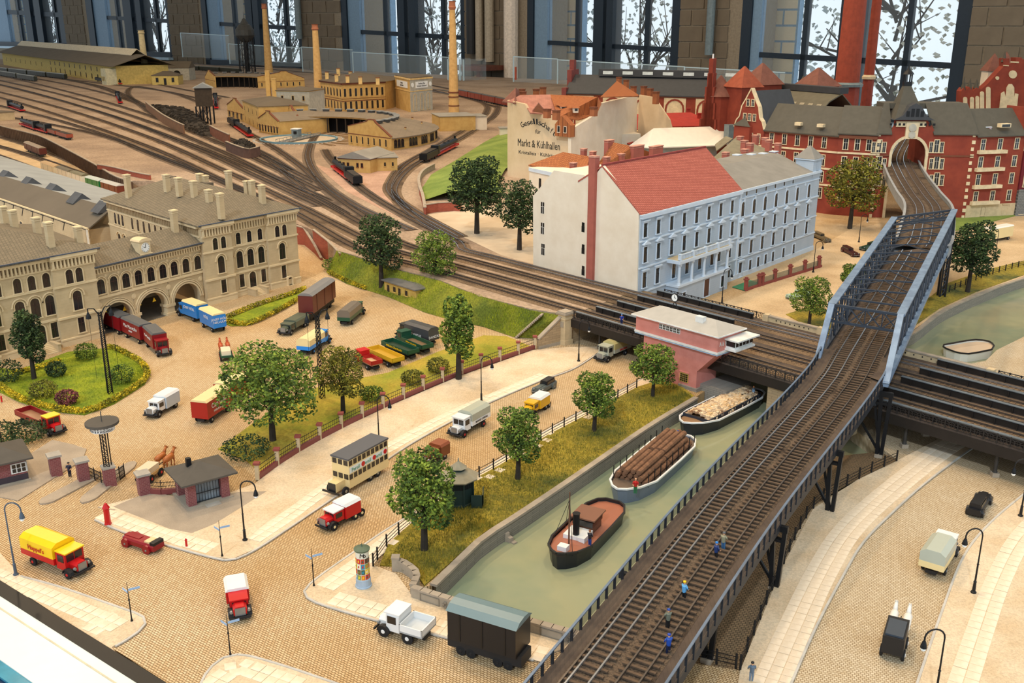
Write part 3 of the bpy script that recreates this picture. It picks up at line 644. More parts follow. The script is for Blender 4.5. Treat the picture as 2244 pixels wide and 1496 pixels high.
b = B(QUAY).add([tuple(bp_(26.4, -2.4, -2.4)), tuple(bp_(26.4, 22, -2.4)), tuple(bp_(26.4, 22, 2.6)), tuple(bp_(26.4, 5, 2.4)), tuple(bp_(26.4, -2.4, .9))], [(0, 1, 2, 3, 4)])
struct(b, 'trim_2')
def wing(px, z, lab):
    P, Q = G(px[0][0], px[0][1], 0), G(px[1][0], px[1][1], 0); r = root('wing_wall', lab, 'wall'); u = ang(P, Q); L = (Q-P).length
    o = V((sin(u), -cos(u), 0))*.5
    vs = [P, Q, Q+V((0, 0, z[1])), P+V((0, 0, z[0]))]; vs += [p+o for p in vs]; vs = [(p.x, p.y, p.z) for p in vs]
    B(ABUT).add(vs, [(0, 1, 2, 3), (7, 6, 5, 4), (0, 4, 5, 1), (3, 2, 6, 7), (1, 5, 6, 2), (0, 3, 7, 4)]).ob('wall', r)
    B(CAP).bar(V(vs[3])+o/2+V((0, 0, .1)), V(vs[2])+o/2+V((0, 0, .1)), .8, .25).ob('coping', r)
    b = B(GREYST).bar(P+o+V((0, 0, .25)), Q+o+V((0, 0, .25)), .2, .5); b.ob('plinth', r)
wing([(1176, 764), (1226, 752)], (1.6, 4.6), 'sloping stone wing wall between the iron fence and the left bridge pillar')
def column(lab, t, n):
    p = bp_(t, n); r = root('iron_column', lab, 'column', (p.x, p.y, 0), 0, 'cast iron columns under the rail bridge')
    b = B(mt('column_iron', (66, 64, 62), .5, metal=.3)).lathe([(.28, .5), (.22, .8), (.2, 2.8), (.3, 3.0), (.2, 3.1), (.38, 3.45), (.38, 3.6)], 10); b.ob('shaft', r); B(CAP).cb(0, 0, 0, .8, .8, .5).ob('plinth', r)
for t, n, lab in ((5.2, 1.5, 'iron column under the rail bridge, nearest the left pillar'), (5.2, 7.5, 'iron column under the rail bridge in the shade, behind the front one'), (14.5, 1.5, 'iron column under the rail bridge behind the grey truck'), (57, 1.0, 'iron column under the rail bridge beside the right road'), (57, 6.5, 'iron column in the shade under the bridge, right road'), (68, 1.0, 'iron column under the rail bridge at the right frame side')): column(lab, t, n)
# ================================================================ elevated railway viaduct
VC = [G(1326, 1496, 5.3), G(1605, 1122, 7.0), G(1829, 860, 8.4), G(1915, 722, 9.3)]
d0 = (VC[1]-VC[0]).normalized(); VT = V((.475, .88, .052))
TL0, TR0 = G(1823, 667, 15), G(1974, 690, 15); TL1 = G(1960, 476.5, 18); TR1 = TR0+(TL1-TL0)*1.2
mid0 = (TL0+TR0)/2; mid1 = (TL1+TR1)/2
def vdeck(p, z): return V((p.x, p.y, z))
END = [G(2034, 462, 13.0), G(2010, 425, 13.4), G(1985, 385, 13.6), G(1972, 350, 13.7), G(1985, 318, 13.8), G(1998, 296, 13.8)]
VL = [VC[0]-d0*30, VC[0], VC[1], VC[2], vdeck(mid0, 9.6)]
VLs = resamp(VL+[vdeck(mid1-(TL1-TL0)*.1, 12.3)], 1.5)
VDK = mt('viaduct_walk', (92, 78, 66), .85, band=(0, .35, .8), rgb2=(74, 62, 54))
BALV = mt('ballast_viaduct', (96, 78, 62), .95, rgb2=(70, 56, 44), rgb3=(112, 94, 76), scale=.25, fine=5, fs=.6, bump=.5, bscale=6)
VST = mt('viaduct_steel', (44, 48, 56), .5, metal=.3); VSH = mt('viaduct_rail_top', (104, 122, 146), .4, metal=.3)
r = root('viaduct', 'elevated railway viaduct with two tracks, rising from the lower edge to the blue truss', 'bridge')
n1 = max(i for i, p in enumerate(VLs) if p.y < mid0.y-1)+1
b = B(VDK); dn = V((0, 0, -.35))
for d0_, d1 in ((-4.3, -3.0), (3.0, 4.3)):
    A, C = offset(VLs[:n1], d0_), offset(VLs[:n1], d1); strip(b, A, C); strip(b, [p+dn for p in A], [p+dn for p in C]); strip(b, A, [p+dn for p in A]); strip(b, C, [p+dn for p in C])
b.ob('walkway', r)
b = B(BALV); A, C = offset(VLs, -3.05), offset(VLs, 3.05); up = V((0, 0, .02)); strip(b, [p+up for p in A], [p+up for p in C]); strip(b, [p+dn for p in A], [p+dn for p in C]); b.ob('ballast', r)
b = B(VST)
for d in (-4.1, -1.6, 1.6, 4.1):
    O = offset(VLs[:n1], d)
    for p, q in zip(O, O[1:]): b.bar(p-V((0, 0, .75)), q-V((0, 0, .75)), .35, 1.0)
b.ob('girder', r)
def vtrack(d, lab, rail):
    T = offset(VLs, d); t = track(lab, T, bal=None, rail=rail, single=True, ss=.72); return t
vtrack(-1.55, 'left viaduct track with bright rails', RAILB); vtrack(1.55, 'right viaduct track under repair, rusty rails', RAILM)
G_ = B(RAILM); O = offset(VLs[:n1], -2.75)
for p, q in zip(O, O[1:]): G_.bar(p+V((0, 0, .2)), q+V((0, 0, .2)), .15, .2)
G_.ob('guard_rail', r)
MESHP = mt('mesh_panel', (52, 56, 62), .6, alpha=.55)
def vrailing(d, lab):
    O = resamp(offset(VLs[:n1], d), 1.5); r = root('viaduct_railing', lab, 'railing')
    b = B(VSH); m = B(MESHP)
    for p, q in zip(O, O[1:]):
        b.bar(p+V((0, 0, 1.15)), q+V((0, 0, 1.15)), .2, .1); m.add([p+V((0, 0, .1)), q+V((0, 0, .1)), q+V((0, 0, 1.1)), p+V((0, 0, 1.1))], [(0, 1, 2, 3)])
    b.ob('handrail', r); m.ob('mesh_infill', r)
    me = B(VST).box(-.07, -.1, -.5, .07, .1, 1.15).mesh('post')
    for p, q in zip(O, O[1:]): ob('post', me, r, p, ang(p, q))
vrailing(-4.3, 'steel railing along the left side of the viaduct, above the canal'); vrailing(4.3, 'steel railing along the right side of the viaduct, above the paving with its shade painted in')
def vsupport(px, zt, lab):
    P = G(px[0], px[1], -.1); r = root('viaduct_support', lab, 'support', P, 0, 'iron V shaped supports under the viaduct')
    i = min(range(n1), key=lambda k: (VLs[k]-V((P.x-2.5, P.y+1.5, VLs[k].z))).length); t = ang(VLs[i], VLs[i+1]); c = VLs[i]-P; h = c.z-1.2; nx, ny = sin(t), -cos(t)
    b = B(BLK)
    for e in (.25, -.25): b.bar((e*nx, e*ny, 0), (e*nx*2.2, e*ny*2.2, h), .4, .4)
    b.ob('post', r)
    b = B(BLK)
    b.bar((0, 0, .3), (c.x-nx*.5+cos(t)*1.2, c.y-ny*.5+sin(t)*1.2, h), .22, .25); b.bar((0, 0, .3), (-nx*1.2, -ny*1.2, h-1), .25, .25)
    b.ob('brace', r)
    b = B(BLK).bar((-nx*1.6, -ny*1.6, h-.9), (nx*.3, ny*.3, h-.9), .5, .3); b.lathe([(.55, h-1.5), (.7, h-1.2), (.45, h-.8)], 8, (-nx*1.5, -ny*1.5, 0)); b.bar((-nx*8.2, -ny*8.2, h+.3), (nx*.8, ny*.8, h+.3), .4, .6); b.ob('crosshead', r)
    B(CAP).cb(0, 0, -.3, .9, .9, .4, t).ob('footing', r)
for px, lab in (((1550, 1442), 'iron viaduct support nearest the lower edge, behind the cross railing'), ((1696, 1287), 'iron viaduct support in the middle, with its shadow on the paving'), ((1818, 1122), 'iron viaduct support below the repair gang end, third from the lower edge'), ((1926, 996), 'tall iron viaduct support beside the arch painted dark as tunnel shade')): vsupport(px, 0, lab)
# ---- truss span
TB = mt('truss_blue', (128, 150, 176), .45, metal=.2, var=.05, rgb2=(104, 124, 150)); TD = mt('truss_dark', (62, 70, 82), .5, metal=.3, var=.08)
r = root('truss_bridge', 'pale blue steel truss span carrying the viaduct over the canal', 'bridge')
B(TB).bar(TL0, TL1, 1.0, .3).ob('top_chord', r); B(TB).bar(TR0, TR1, 1.0, .3).ob('top_chord', r)
dv = (TL1-TL0).normalized(); LP0, RP0 = G(1791, 790, 8.9), G(1941, 842, 8.9)
wL, wR = (TL1-TL0).length, (TR1-TR0).length
def low(p): k = (p-mid0).dot(dv); return V((p.x, p.y, 9.3+k*.052))
bl, br = low(TL0), low(TR0)
B(TB).bar(LP0, TL0, .75, .5).ob('end_post', r); B(TB).bar(RP0, TR0, .75, .5).ob('end_post', r)
B(TD).bar(low(TL1)+dv*3.5, TL1, .6, .45).ob('end_post', r); B(TD).bar(low(TR1)+dv*3.5, TR1, .6, .45).ob('end_post', r)
B(TD).bar(LP0, low(TL1)+dv*3.5, .6, .7).ob('bottom_chord', r); B(TB).bar(RP0, low(TR1)+dv*3.5, .6, .7).ob('bottom_chord', r)
for T0, T1, L in ((TL0, TL1, wL), (TR0, TR1, wR)):
    n = round(L/3.9)
    for i in range(n):
        p, q = T0.lerp(T1, i/n), T0.lerp(T1, (i+1)/n); B(TD).bar(low(p), p, .22, .22).ob('post', r) if i else None
        B(TD).bar(low(p), q, .2, .2).ob('diagonal', r); B(TD).bar(p, low(q), .12, .12).ob('diagonal', r)
        m0, m1 = low(p)+V((0, 0, 1.3)), low(q)+V((0, 0, 1.3)); B(TD).bar(m0, m1, .1, .1).ob('hand_rail', r)
        B(TD).bar(low(p.lerp(q, .5)), p.lerp(q, .5), .1, .1).ob('hanger', r)
# portal frames
def portal(a, c, dep, name):
    b = B(TD).bar(a, c, .35, .3); lo_ = V((0, 0, -dep)); b.bar(a+lo_, c+lo_, .3, .3); n = 4
    for i in range(n): p, q = a.lerp(c, i/n), a.lerp(c, (i+1)/n); b.bar(p, q+lo_, .14, .14); b.bar(q, p+lo_, .14, .14); b.bar(q, q+lo_, .12, .12)
    b.ob(name, r)
portal(TL0, TR0, 2.2, 'portal_frame'); portal(TL1, TR1, 1.2, 'portal_frame')
n = 11
for i in range(1, n):
    a, c = TL0.lerp(TL1, (i-.3)/n), TR0.lerp(TR1, (i-.35)/n); a2, c2 = TL0.lerp(TL1, (i+.7)/n), TR0.lerp(TR1, (i+.65)/n)
    m = (a+c)/2+V((0, 0, .35)); b = B(TD).bar(a, c, .2, .2); b.ob('cross_strut', r)
    b = B(TD).bar(a, (a2+c2)/2 if i < n-1 else c2, .13, .13); b.bar(c, (a2+c2)/2 if i < n-1 else a2, .13, .13); b.ob('wind_brace', r)
b = B(VDK)
for i in range(8):
    pass
A = [low(TL0.lerp(TL1, k/10))+V((0, 0, .0)) for k in range(11)]; C = [low(TR0.lerp(TR1, k/10)) for k in range(11)]
A = [LP0+V((0, 0, .3))]+A; C = [RP0+V((0, 0, .3))]+C
b = B(VDK); strip(b, [p-V((0, 0, .1)) for p in A], [p-V((0, 0, .1)) for p in C]); strip(b, [p-V((0, 0, .6)) for p in A], [p-V((0, 0, .6)) for p in C]); b.ob('deck', r)
p = G(2068, 640, -.5); 
def lat_tower(P, h, lab):
    r = root('truss_tower', lab, 'support', P); b = B(BLK)
    for x, y in ((-.5, -.5), (.5, -.5), (.5, .5), (-.5, .5)): b.bar((x, y, 0), (x, y, h), .3, .3)
    b.ob('leg', r); b = B(TD)
    for k in range(int(h/1.6)):
        for x, y, x2, y2 in ((-.5, -.5, .5, -.5), (.5, -.5, .5, .5)): b.bar((x, y, k*1.6), (x2, y2, k*1.6+1.6), .12, .12); b.bar((x, y, k*1.6), (x2, y2, k*1.6), .12, .12)
    b.ob('lattice', r)
lat_tower(G(2062, 650, 0), 12.0, 'dark lattice pier under the far right truss corner, beside the tree')
# curved stretch from the truss to the arched house
EL = resamp([low(mid1), low(mid1)+dv*6]+END, 1.5)
r = root('curved_viaduct', 'grey walled viaduct stretch curving from the truss through the red arched house', 'bridge')
b = B(mt('viaduct_concrete', (150, 152, 154), .8, var=.08)); A, C = offset(EL, -4.6), offset(EL, 4.6); dn = V((0, 0, -1.4))
strip(b, [p+dn for p in A], [p+dn for p in C]); strip(b, [p+dn for p in A], [p+V((0, 0, .9)) for p in A]); strip(b, [p+dn for p in C], [p+V((0, 0, .9)) for p in C])
for O in (A, C):
    for p, q in zip(O, O[1:]): b.bar(p+V((0, 0, .9)), q+V((0, 0, .9)), .5, .2)
b.ob('side_wall', r)
b = B(BALV); strip(b, offset(EL, -4.4), offset(EL, 4.4)); b.ob('ballast', r)
for d in (-1.6, 1.6): track(('left' if d < 0 else 'right')+' track on the curved viaduct stretch behind the truss', offset(EL, d), bal=None, rail=RAILB, single=False, ss=.75)
b = B(GREYST)
for k in (2, 8): p = EL[k]; b.cb(p.x, p.y, 0, 3, 2.4, p.z-1.4, ang(EL[k], EL[k+1]))
b.ob('pier', r)
# ================================================================ buildings: shared helpers
GLASS = mt('dark_glass_pane', (34, 34, 36), .15, var=.1, scale=1, spec=.6)
LGLASS = mt('light_glass_pane', (120, 124, 122), .2, spec=.6)
def wob(b, name, r, kind=None): return b.ob(name, r, -V(r.location), 0, kind)
def outline(w, h, k, n=8):
    """window shape, foot at z=0: r = square, a = round arch, s = flat arch"""
    if k == 'r': return [(-w/2, 0), (w/2, 0), (w/2, h), (-w/2, h)]
    rise = w/2 if k == 'a' else w*.16
    return [(-w/2, 0), (w/2, 0)]+[(w/2*cos(pi*i/n), h-rise+rise*sin(pi*i/n)) for i in range(n+1)]
WINM = {}
def winmesh(key):
    """frame with surround, and its pane; key = kind, w, h, surround width, depth, materials, hood"""
    if key in WINM: return WINM[key]
    k, w, h, sw, dep, ms, mb, mp, hood, bars = key
    b = B(ms); I = outline(w, h, k); O = outline(w+2*sw, h+sw*(1.0 if k == 'r' else 1), k)
    n = len(I); vs = []
    for y, pts in ((-dep, O), (-dep, I), (.02, O), (.02, I)): vs += [(x, y, z-(sw*.0)) for x, z in pts]
    fs = []
    for i in range(n):
        if i == 0 and sw: pass
        j = (i+1) % n; fs += [(i, j, n+j, n+i), (i, 2*n+i, 2*n+j, j), (n+i, n+j, 3*n+j, 3*n+i)]
    if sw: b.add(vs, fs); b.box(-w/2-sw*1.4, -dep-.14, -.16, w/2+sw*1.4, .02, 0)
    if hood == 't': b.yprism([(-w/2-.55, h+.45), (w/2+.55, h+.45), (w/2+.55, h+.6), (0, h+1.15), (-w/2-.55, h+.6)], -dep-.35, .02)
    if hood == 'f': b.box(-w/2-.45, -dep-.28, h+.35, w/2+.45, .02, h+.58); b.box(-w/2-.3, -dep-.05, h+.05, w/2+.3, .02, h+.35)
    if hood == 'h':
        for i in range(8): a0, a1 = pi*i/8, pi*(i+1)/8; R_ = w/2+.45; b.bar((R_*cos(a0), -dep-.05, h-w/2+R_*sin(a0)), (R_*cos(a1), -dep-.05, h-w/2+R_*sin(a1)), .2, .16)
        for sx in (-1, 1): b.box(sx*(w/2+.45)-.14, -dep-.1, h-w/2-.2, sx*(w/2+.45)+.14, .02, h-w/2)
    if hood == 'b':
        for i in range(7): b.box(-w/2+w*(i+.2)/7, -dep-.1, -.8, -w/2+w*(i+.75)/7, 0, -.2)
    if mb:
        b.m(mb); t = .07 if w > .9 else .05
        if bars != 'n': b.box(-t/2, -.07, 0, t/2, 0, h-(.0 if k == 'r' else .05))
        zc = h*.66 if k != 'r' else h*.62
        b.box(-w/2, -.07, zc-t/2, w/2, 0, zc+t/2)
        for sx in (-1, 1): b.box(sx*w/2-t/2, -.06, 0, sx*w/2+t/2, 0, zc)
    p = B(mp); p.add([(x, -.03, z) for x, z in I], [tuple(range(n))])
    WINM[key] = (b.mesh('window'), p.mesh('pane')); return WINM[key]
class Fac:
    """an upright front from A to B, seen with A on the left"""
    def __init__(s, r, A, Bp, n=0.0):
        s.r = r; s.A = V((A[0], A[1], 0)); s.B = V((Bp[0], Bp[1], 0)); s.a = ang(A, Bp); s.L = (s.B-s.A).length; s.n = n
        if n: s.A = off(s.A, s.a, 0, n); s.B = off(s.B, s.a, 0, n)
    def sz(s, px, py): return hit(px, py, s.A, s.B)
    def P(s, d, z, n=0.0): return off(s.A, s.a, d, n, z)-V(s.r.location)
    def win(s, d, z, w, h, k='r', sw=.15, dep=.12, ms=None, mb=None, mp=None, hood='', bars='', name='window', n=0.0):
        m, p = winmesh((k, w, h, sw, dep, ms or SANDST, mb, mp or GLASS, hood, bars))
        o = ob(name, m, s.r, s.P(d, z, n), s.a); ob('pane', p, o); return o
    def put(s, b, name, d=0, z=0, n=0.0, kind=None): return b.ob(name, s.r, s.P(d, z, n), s.a, kind)
    def band(s, m, z0, z1, n, name='string_course', d0=0, d1=None):
        return s.put(B(m).box(d0-(.0), -n, z0, s.L if d1 is None else d1, .05, z1), name)
def chimney(r, P, w, d, h, m, cap, a=0, pots=0, name='chimney'):
    b = B(m).cb(0, 0, -.8, w, d, h+.8); b.m(cap); b.cb(0, 0, h, w+.25, d+.25, .22); b.cb(0, 0, h-.35, w+.14, d+.14, .12)
    o = b.ob(name, r, V(P)-V(r.location), a); return o
# ================================================================ the freight station
STW = mt('station_wall', (202, 180, 142), .85, rgb2=(190, 168, 132), scale=.5, band=(2, .5, .93), bump=.08)
STT = mt('station_trim', (222, 200, 160), .8, var=.05)
STR = mt('station_roof', (124, 112, 92), .9, kind='cobble', rgb2=(112, 102, 84), mortar=(94, 86, 70), bw=.7, rh=.5, ms=.05, rot=(0, 0, .92))
STR2 = mt('shed_roof_dark', (104, 94, 80), .9, var=.06, scale=.1); STR3 = mt('shed_roof_light', (150, 154, 154), .8, var=.07, scale=.1)
STD = mt('station_sash', (70, 46, 40), .6); GUT = mt('gutter', (70, 80, 96), .5)
sA, sB = G(452, 668), G(653, 617); sa = ang(sA, sB); E2 = V((-.70, .714, 0))
def flat(p): return V((p[0], p[1], 0))
r = root('freight_station', 'long sandstone railway station with arcade, clock and two hipped wings', 'station', G(452, 668))
SLn = (flat(sB)-flat(sA)).length; U = V((cos(sa), sin(sa), 0)); NR = V((sin(sa), -cos(sa), 0))
def stwing(A, L, depth, cuts):
    """one wing: body, projecting end bays, plinth, courses, cornice"""
    A = flat(A); b = B(STW); b.prism([xy(A), xy(A+U*L), xy(A+U*L+E2*depth), xy(A+E2*depth)], 0, 15.0)
    for c0, c1 in cuts: q = A+U*c0; e = A+U*c1; b.prism([xy(q+NR*.7), xy(e+NR*.7), xy(e-NR*.1), xy(q-NR*.1)], 0, 15.0)
    wob(b, 'wall', r); t = B(STT)
    segs = []; x = 0.0
    for c0, c1 in cuts: segs += [(x, c0, 0)] if c0 > x else []; segs.append((c0, c1, .7)); x = c1
    if x < L: segs.append((x, L, 0))
    Fq = Fac(r, A, A+U*L); cor = B(STT); teeth = B(mt('corbel_shadow', (120, 100, 72), .9))  # dark boxes between the corbels carry the recess shade in their colour
    for c0, c1, n in segs:
        for z0, z1, e in ((0, 1.0, .22), (1.0, 1.25, .3), (4.5, 4.85, .25), (9.7, 10.0, .22), (14.55, 15.05, .75), (14.2, 14.55, .5)): t.box(c0-e*.5, -n-e, z0, c1+e*.5, -n+.1, z1)
        k = c0+.1
        while k < c1-.2:
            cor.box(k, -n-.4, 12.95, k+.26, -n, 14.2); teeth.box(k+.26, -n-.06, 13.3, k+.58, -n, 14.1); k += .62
        t.box(c0-.1, -n-.2, 12.7, c1+.1, -n+.1, 12.95)
        for e0 in (c0, c1-.5): t.box(e0, -n-.1, 1.2, e0+.5, -n, 12.7) if 0 else None
    Fq.put(t, 'cornice'); Fq.put(cor, 'corbel', kind='stuff'); Fq.put(teeth, 'corbel_shade', kind='stuff')
    return Fq
cuts = [(0, SLn*.29), (SLn*.67, SLn)]
FR = stwing(sA, SLn, 40, cuts)
def z6(x, y): return 380+x*.424, 360+y*.424
def stwin(Fq, conv, lst, z, w, h, k, hood='', proj=()):
    for x, y in lst:
        d = Fq.sz(*conv(x, y))[0]; n = .7 if any(c0 <= d <= c1 for c0, c1 in proj) else 0
        if n: d = hit(*conv(x, y), off(Fq.A, Fq.a, 0, n), off(Fq.A, Fq.a, 10, n))[0]
        Fq.win(d, z, w, h, k, .17, .12, STT, STD, GLASS, hood, n=n)
stwin(FR, z6, [(215, 408), (257, 400), (333, 380), (390, 367), (445, 355), (535, 342), (572, 335)], 10.15, 1.05, 2.2, 'a', '', cuts)
stwin(FR, z6, [(247, 520), (342, 492), (398, 482), (453, 467), (562, 450)], 5.6, 1.45, 3.2, 'a', 'h', cuts)
stwin(FR, z6, [(262, 643), (355, 615), (467, 588), (572, 570)], 1.75, 1.1, 2.5, 'r', '', cuts)
stwin(FR, z6, [(278, 733), (368, 705)], .3, .8, .6, 's', '', cuts)
DOORM = mt('door_brown', (86, 52, 40), .5, var=.1)
def stdoor(Fq, px, n=0):
    d = Fq.sz(*px)[0]; Fq.win(d, 1.0, 1.5, 3.3, 'a', .2, .14, STT, DOORM, GLASS, '', name='door', n=n)
    b = B(STT)
    for i in range(6): b.box(-1.1, -2.6+i*.38, 0, 1.1, 0, (i+1)*.17)
    Fq.put(b, 'stair', d, 0, n); b = B(STW)
    for s in (-1, 1): b.box(s*1.35-.25, -2.7, 0, s*1.35+.25, 0, 1.25); b.box(s*1.35-.32, -2.8, 1.25, s*1.35+.32, 0, 1.4)
    Fq.put(b, 'stair_cheek', d, 0, n)
stdoor(FR, z6(412, 620))
d = FR.sz(*z6(588, 643))[0]; FR.win(d, .1, .9, 1.6, 's', .25, .5, STT, DOORM, GLASS, '', name='door', n=.8)
# left wing
lB = G(223, 736); LW = 26.0; lA = flat(lB)-U*LW; LWc = [(LW-7.2, LW), (0, LW-17.0)]
FL = stwing(lA, LW, 16, [(0, LW-17.2), (LW-7.2, LW)])
def z5(x, y): return x*.402, 440+y*.402
pl = [(LW-7.2, LW), (0, LW-17.2)]
stwin(FL, z5, [(375, 397), (428, 385), (90, 448), (168, 432), (248, 415), (-20, 475)], 10.15, 1.2, 2.3, 'a', '', pl)
stwin(FL, z5, [(420, 525), (107, 583), (190, 568), (270, 550), (-30, 610)], 5.6, 1.5, 3.2, 'a', 'h', pl)
stwin(FL, z5, [(443, 667), (296, 695), (6, 770)], 1.75, 1.1, 2.5, 'r', '', pl)
stwin(FL, z5, [(320, 795), (470, 755)], .3, .8, .6, 's', '', pl)
stdoor(FL, z5(225, 735))
# side wall of the right wing
FS = Fac(r, flat(sA)+E2*40, sA)
def z4(x, y): return x/4, 374+y/4
for x, y in ((1010, 390), (1042, 405), (1075, 415), (1160, 440), (1210, 455), (1262, 470), (1312, 490), (1363, 500), (1415, 510), (1465, 515)): FS.win(FS.sz(*z4(x, y))[0], 10.3, 1.0, 2.3, 'a', .15, .1, STT, STD)
for x, y in ((1047, 560), (1095, 570), (1175, 590), (1235, 600)): FS.win(FS.sz(*z4(x, y))[0], 5.7, 1.2, 2.6, 'a', .15, .1, STT, STD, hood='h')
FS.band(STT, 9.6, 9.95, .2); FS.band(STT, 12.7, 12.95, .2); FS.band(STT, 14.4, 15.05, .6, 'cornice')
t = B(mt('frieze', (160, 138, 104), .9))
for i in range(int(FS.L/.7)): t.box(i*.7, -.12, 13.1, i*.7+.4, 0, 14.2)
FS.put(t, 'frieze', kind='stuff')
# arcade between the wings
aA, aB = flat(lB)-NR*.3, flat(sA)-NR*.3; FA = Fac(r, aA, aB)
cs = [FA.sz(262, 735)[0], FA.sz(340, 720)[0], FA.sz(415, 705)[0]]; hw = (cs[2]-cs[0])/4; rad = hw*.80
b = B(STW); zs = 2.0; zt = 6.3; n = 10
for c in cs:
    x0, x1 = c-hw, c+hw
    if c == cs[0]: x0 = 0
    if c == cs[2]: x1 = FA.L
    b.yprism([(x0, 0), (x0, zt), (x1, zt), (x1, 0), (c+rad, 0)]+[(c+rad*cos(pi*i/n), zs+rad*sin(pi*i/n)) for i in range(n+1)]+[(c-rad, 0)], 0, 1.3)
b.box(0, 0, zt, FA.L, 9, 11.6); FA.put(b, 'wall')
tr = B(STT)
for c in cs:
    for R_, w_, y in ((rad+.12, .26, -.12), (rad+.5, .22, -.2), (rad+.8, .12, -.1)):
        for i in range(14): a0, a1 = pi*i/14, pi*(i+1)/14; tr.bar((c+R_*cos(a0), y, zs+R_*sin(a0)), (c+R_*cos(a1), y, zs+R_*sin(a1)), .3, w_)
FA.put(tr, 'arch_moulding')
for k, s in enumerate((cs[0]-hw, cs[0]+hw, cs[1]+hw)):
    if k: bq = B(STT).box(s-.95, -.35, 0, s+.95, 1.5, .5); bq.box(s-.8, -.2, .5, s+.8, 1.4, zs-.4); bq.box(s-1.0, -.35, zs-.4, s+1.0, 1.5, zs+.1); FA.put(bq, 'pillar')
me = B(STT).lathe([(.5, 0), (.5, .08), (.3, .08), (.3, .14)], 10, (0, 0, 0), 'y').mesh('roundel')
for s in (cs[0]-hw+.6, cs[0]+hw, cs[1]+hw, FA.L-.6): ob('roundel', me, r, FA.P(s, 5.2, .02), FA.a+pi)
for z0, z1, e in ((6.2, 6.6, .3), (10.4, 10.55, .2), (11.35, 11.75, .7)): FA.band(STT, z0, z1, e, 'cornice')
cor = B(STT); tee = B(mt('corbel_shadow', (120, 100, 72), .9)); k = .1  # shade between the arcade corbels, painted as dark boxes
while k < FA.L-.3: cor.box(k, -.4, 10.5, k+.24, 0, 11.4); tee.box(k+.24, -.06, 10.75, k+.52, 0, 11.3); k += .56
FA.put(cor, 'corbel', kind='stuff'); FA.put(tee, 'corbel_shade', kind='stuff')
for x in (868, 985, 1095, 1208, 1320, 1428, 1530, 1635, 1740):
    d = FA.sz(x/4, 600)[0]; FA.win(d, 7.0, 1.45, 2.5, 'a', .15, .1, STT, STD, GLASS, 'h')
    FA.put(B(STT).box(d+.98, -.16, 6.6, d+1.2, 0, 9.2), 'pilaster'); ob('roundel', me, r, FA.P(d+1.1, 9.95, .02), FA.a+pi, ).scale = (.5, .5, .5)
B(mt('passage_floor', (120, 112, 100), .9)).prism([xy(FA.P(0, 0, -.2)), xy(FA.P(FA.L, 0, -.2)), xy(FA.P(FA.L, 0, -14)), xy(FA.P(0, 0, -14))], 0, .06).ob('passage_floor', r)
b = B(STW).box(-1, 13, 0, FA.L+1, 13.4, 7); b.box(0, 1.3, 6.2, FA.L, 13, 6.5); FA.put(b, 'passage_wall')
YS = mt('yellow_sign', (250, 200, 40), .5)
for x, y in ((283, 679), (316, 668), (348, 659), (240, 683)):
    FA.put(B(YS).yprism([(-.4, -.3), (.4, -.3), (0, .45)], 0, .06), 'warning_sign', FA.sz(x, y)[0], FA.sz(x, y)[1], -1.2)
# roofs
def hipped(A, L, depth, z, rise, ov=.9, name='roof'):
    A = flat(A); c = [A-U*ov+NR*(ov+.5), A+U*(L+ov)+NR*(ov+.5), A+U*(L+ov)+E2*(depth+ov), A-U*ov+E2*(depth+ov)]
    r0 = A+U*L*.5+E2*(L*.5); r1 = A+U*L*.5+E2*max(depth-L*.5, L*.5+.5)
    vs = [(p.x, p.y, z) for p in c]+[(r0.x, r0.y, z+rise), (r1.x, r1.y, z+rise)]+[(p.x, p.y, z-.25) for p in c]
    b = B(STR).add(vs, [(0, 1, 4), (1, 2, 5, 4), (2, 3, 5), (3, 0, 4, 5), (0, 6, 7, 1), (1, 7, 8, 2), (2, 8, 9, 3), (3, 9, 6, 0), (9, 8, 7, 6)])
    wob(b, name, r); g = B(GUT); g.bar(V(vs[0])+V((0, 0, .05)), V(vs[1])+V((0, 0, .05)), .3, .16); wob(g, 'gutter', r)
hipped(sA, SLn, 40, 15.1, 4.4); hipped(lA, LW, 26, 15.1, 4.2)
p0, p1 = FA.P(-.2, 0, .9)+r.location, FA.P(FA.L+.2, 0, .9)+r.location; q0, q1 = FA.P(-.2, 0, -5.5)+r.location, FA.P(FA.L+.2, 0, -5.5)+r.location; e0, e1 = FA.P(-.2, 0, -12)+r.location, FA.P(FA.L+.2, 0, -12)+r.location
Z = lambda p, z: V((p.x, p.y, z))
b = B(STR); b.slab([Z(p0, 11.75), Z(p1, 11.75), Z(q1, 14.2), Z(q0, 14.2)], .2); b.slab([Z(q0, 14.2), Z(q1, 14.2), Z(e1, 11.8), Z(e0, 11.8)], .2); wob(b, 'roof', r)
g = B(GUT).bar(Z(p0, 11.85), Z(p1, 11.85), .3, .16); wob(g, 'gutter', r)
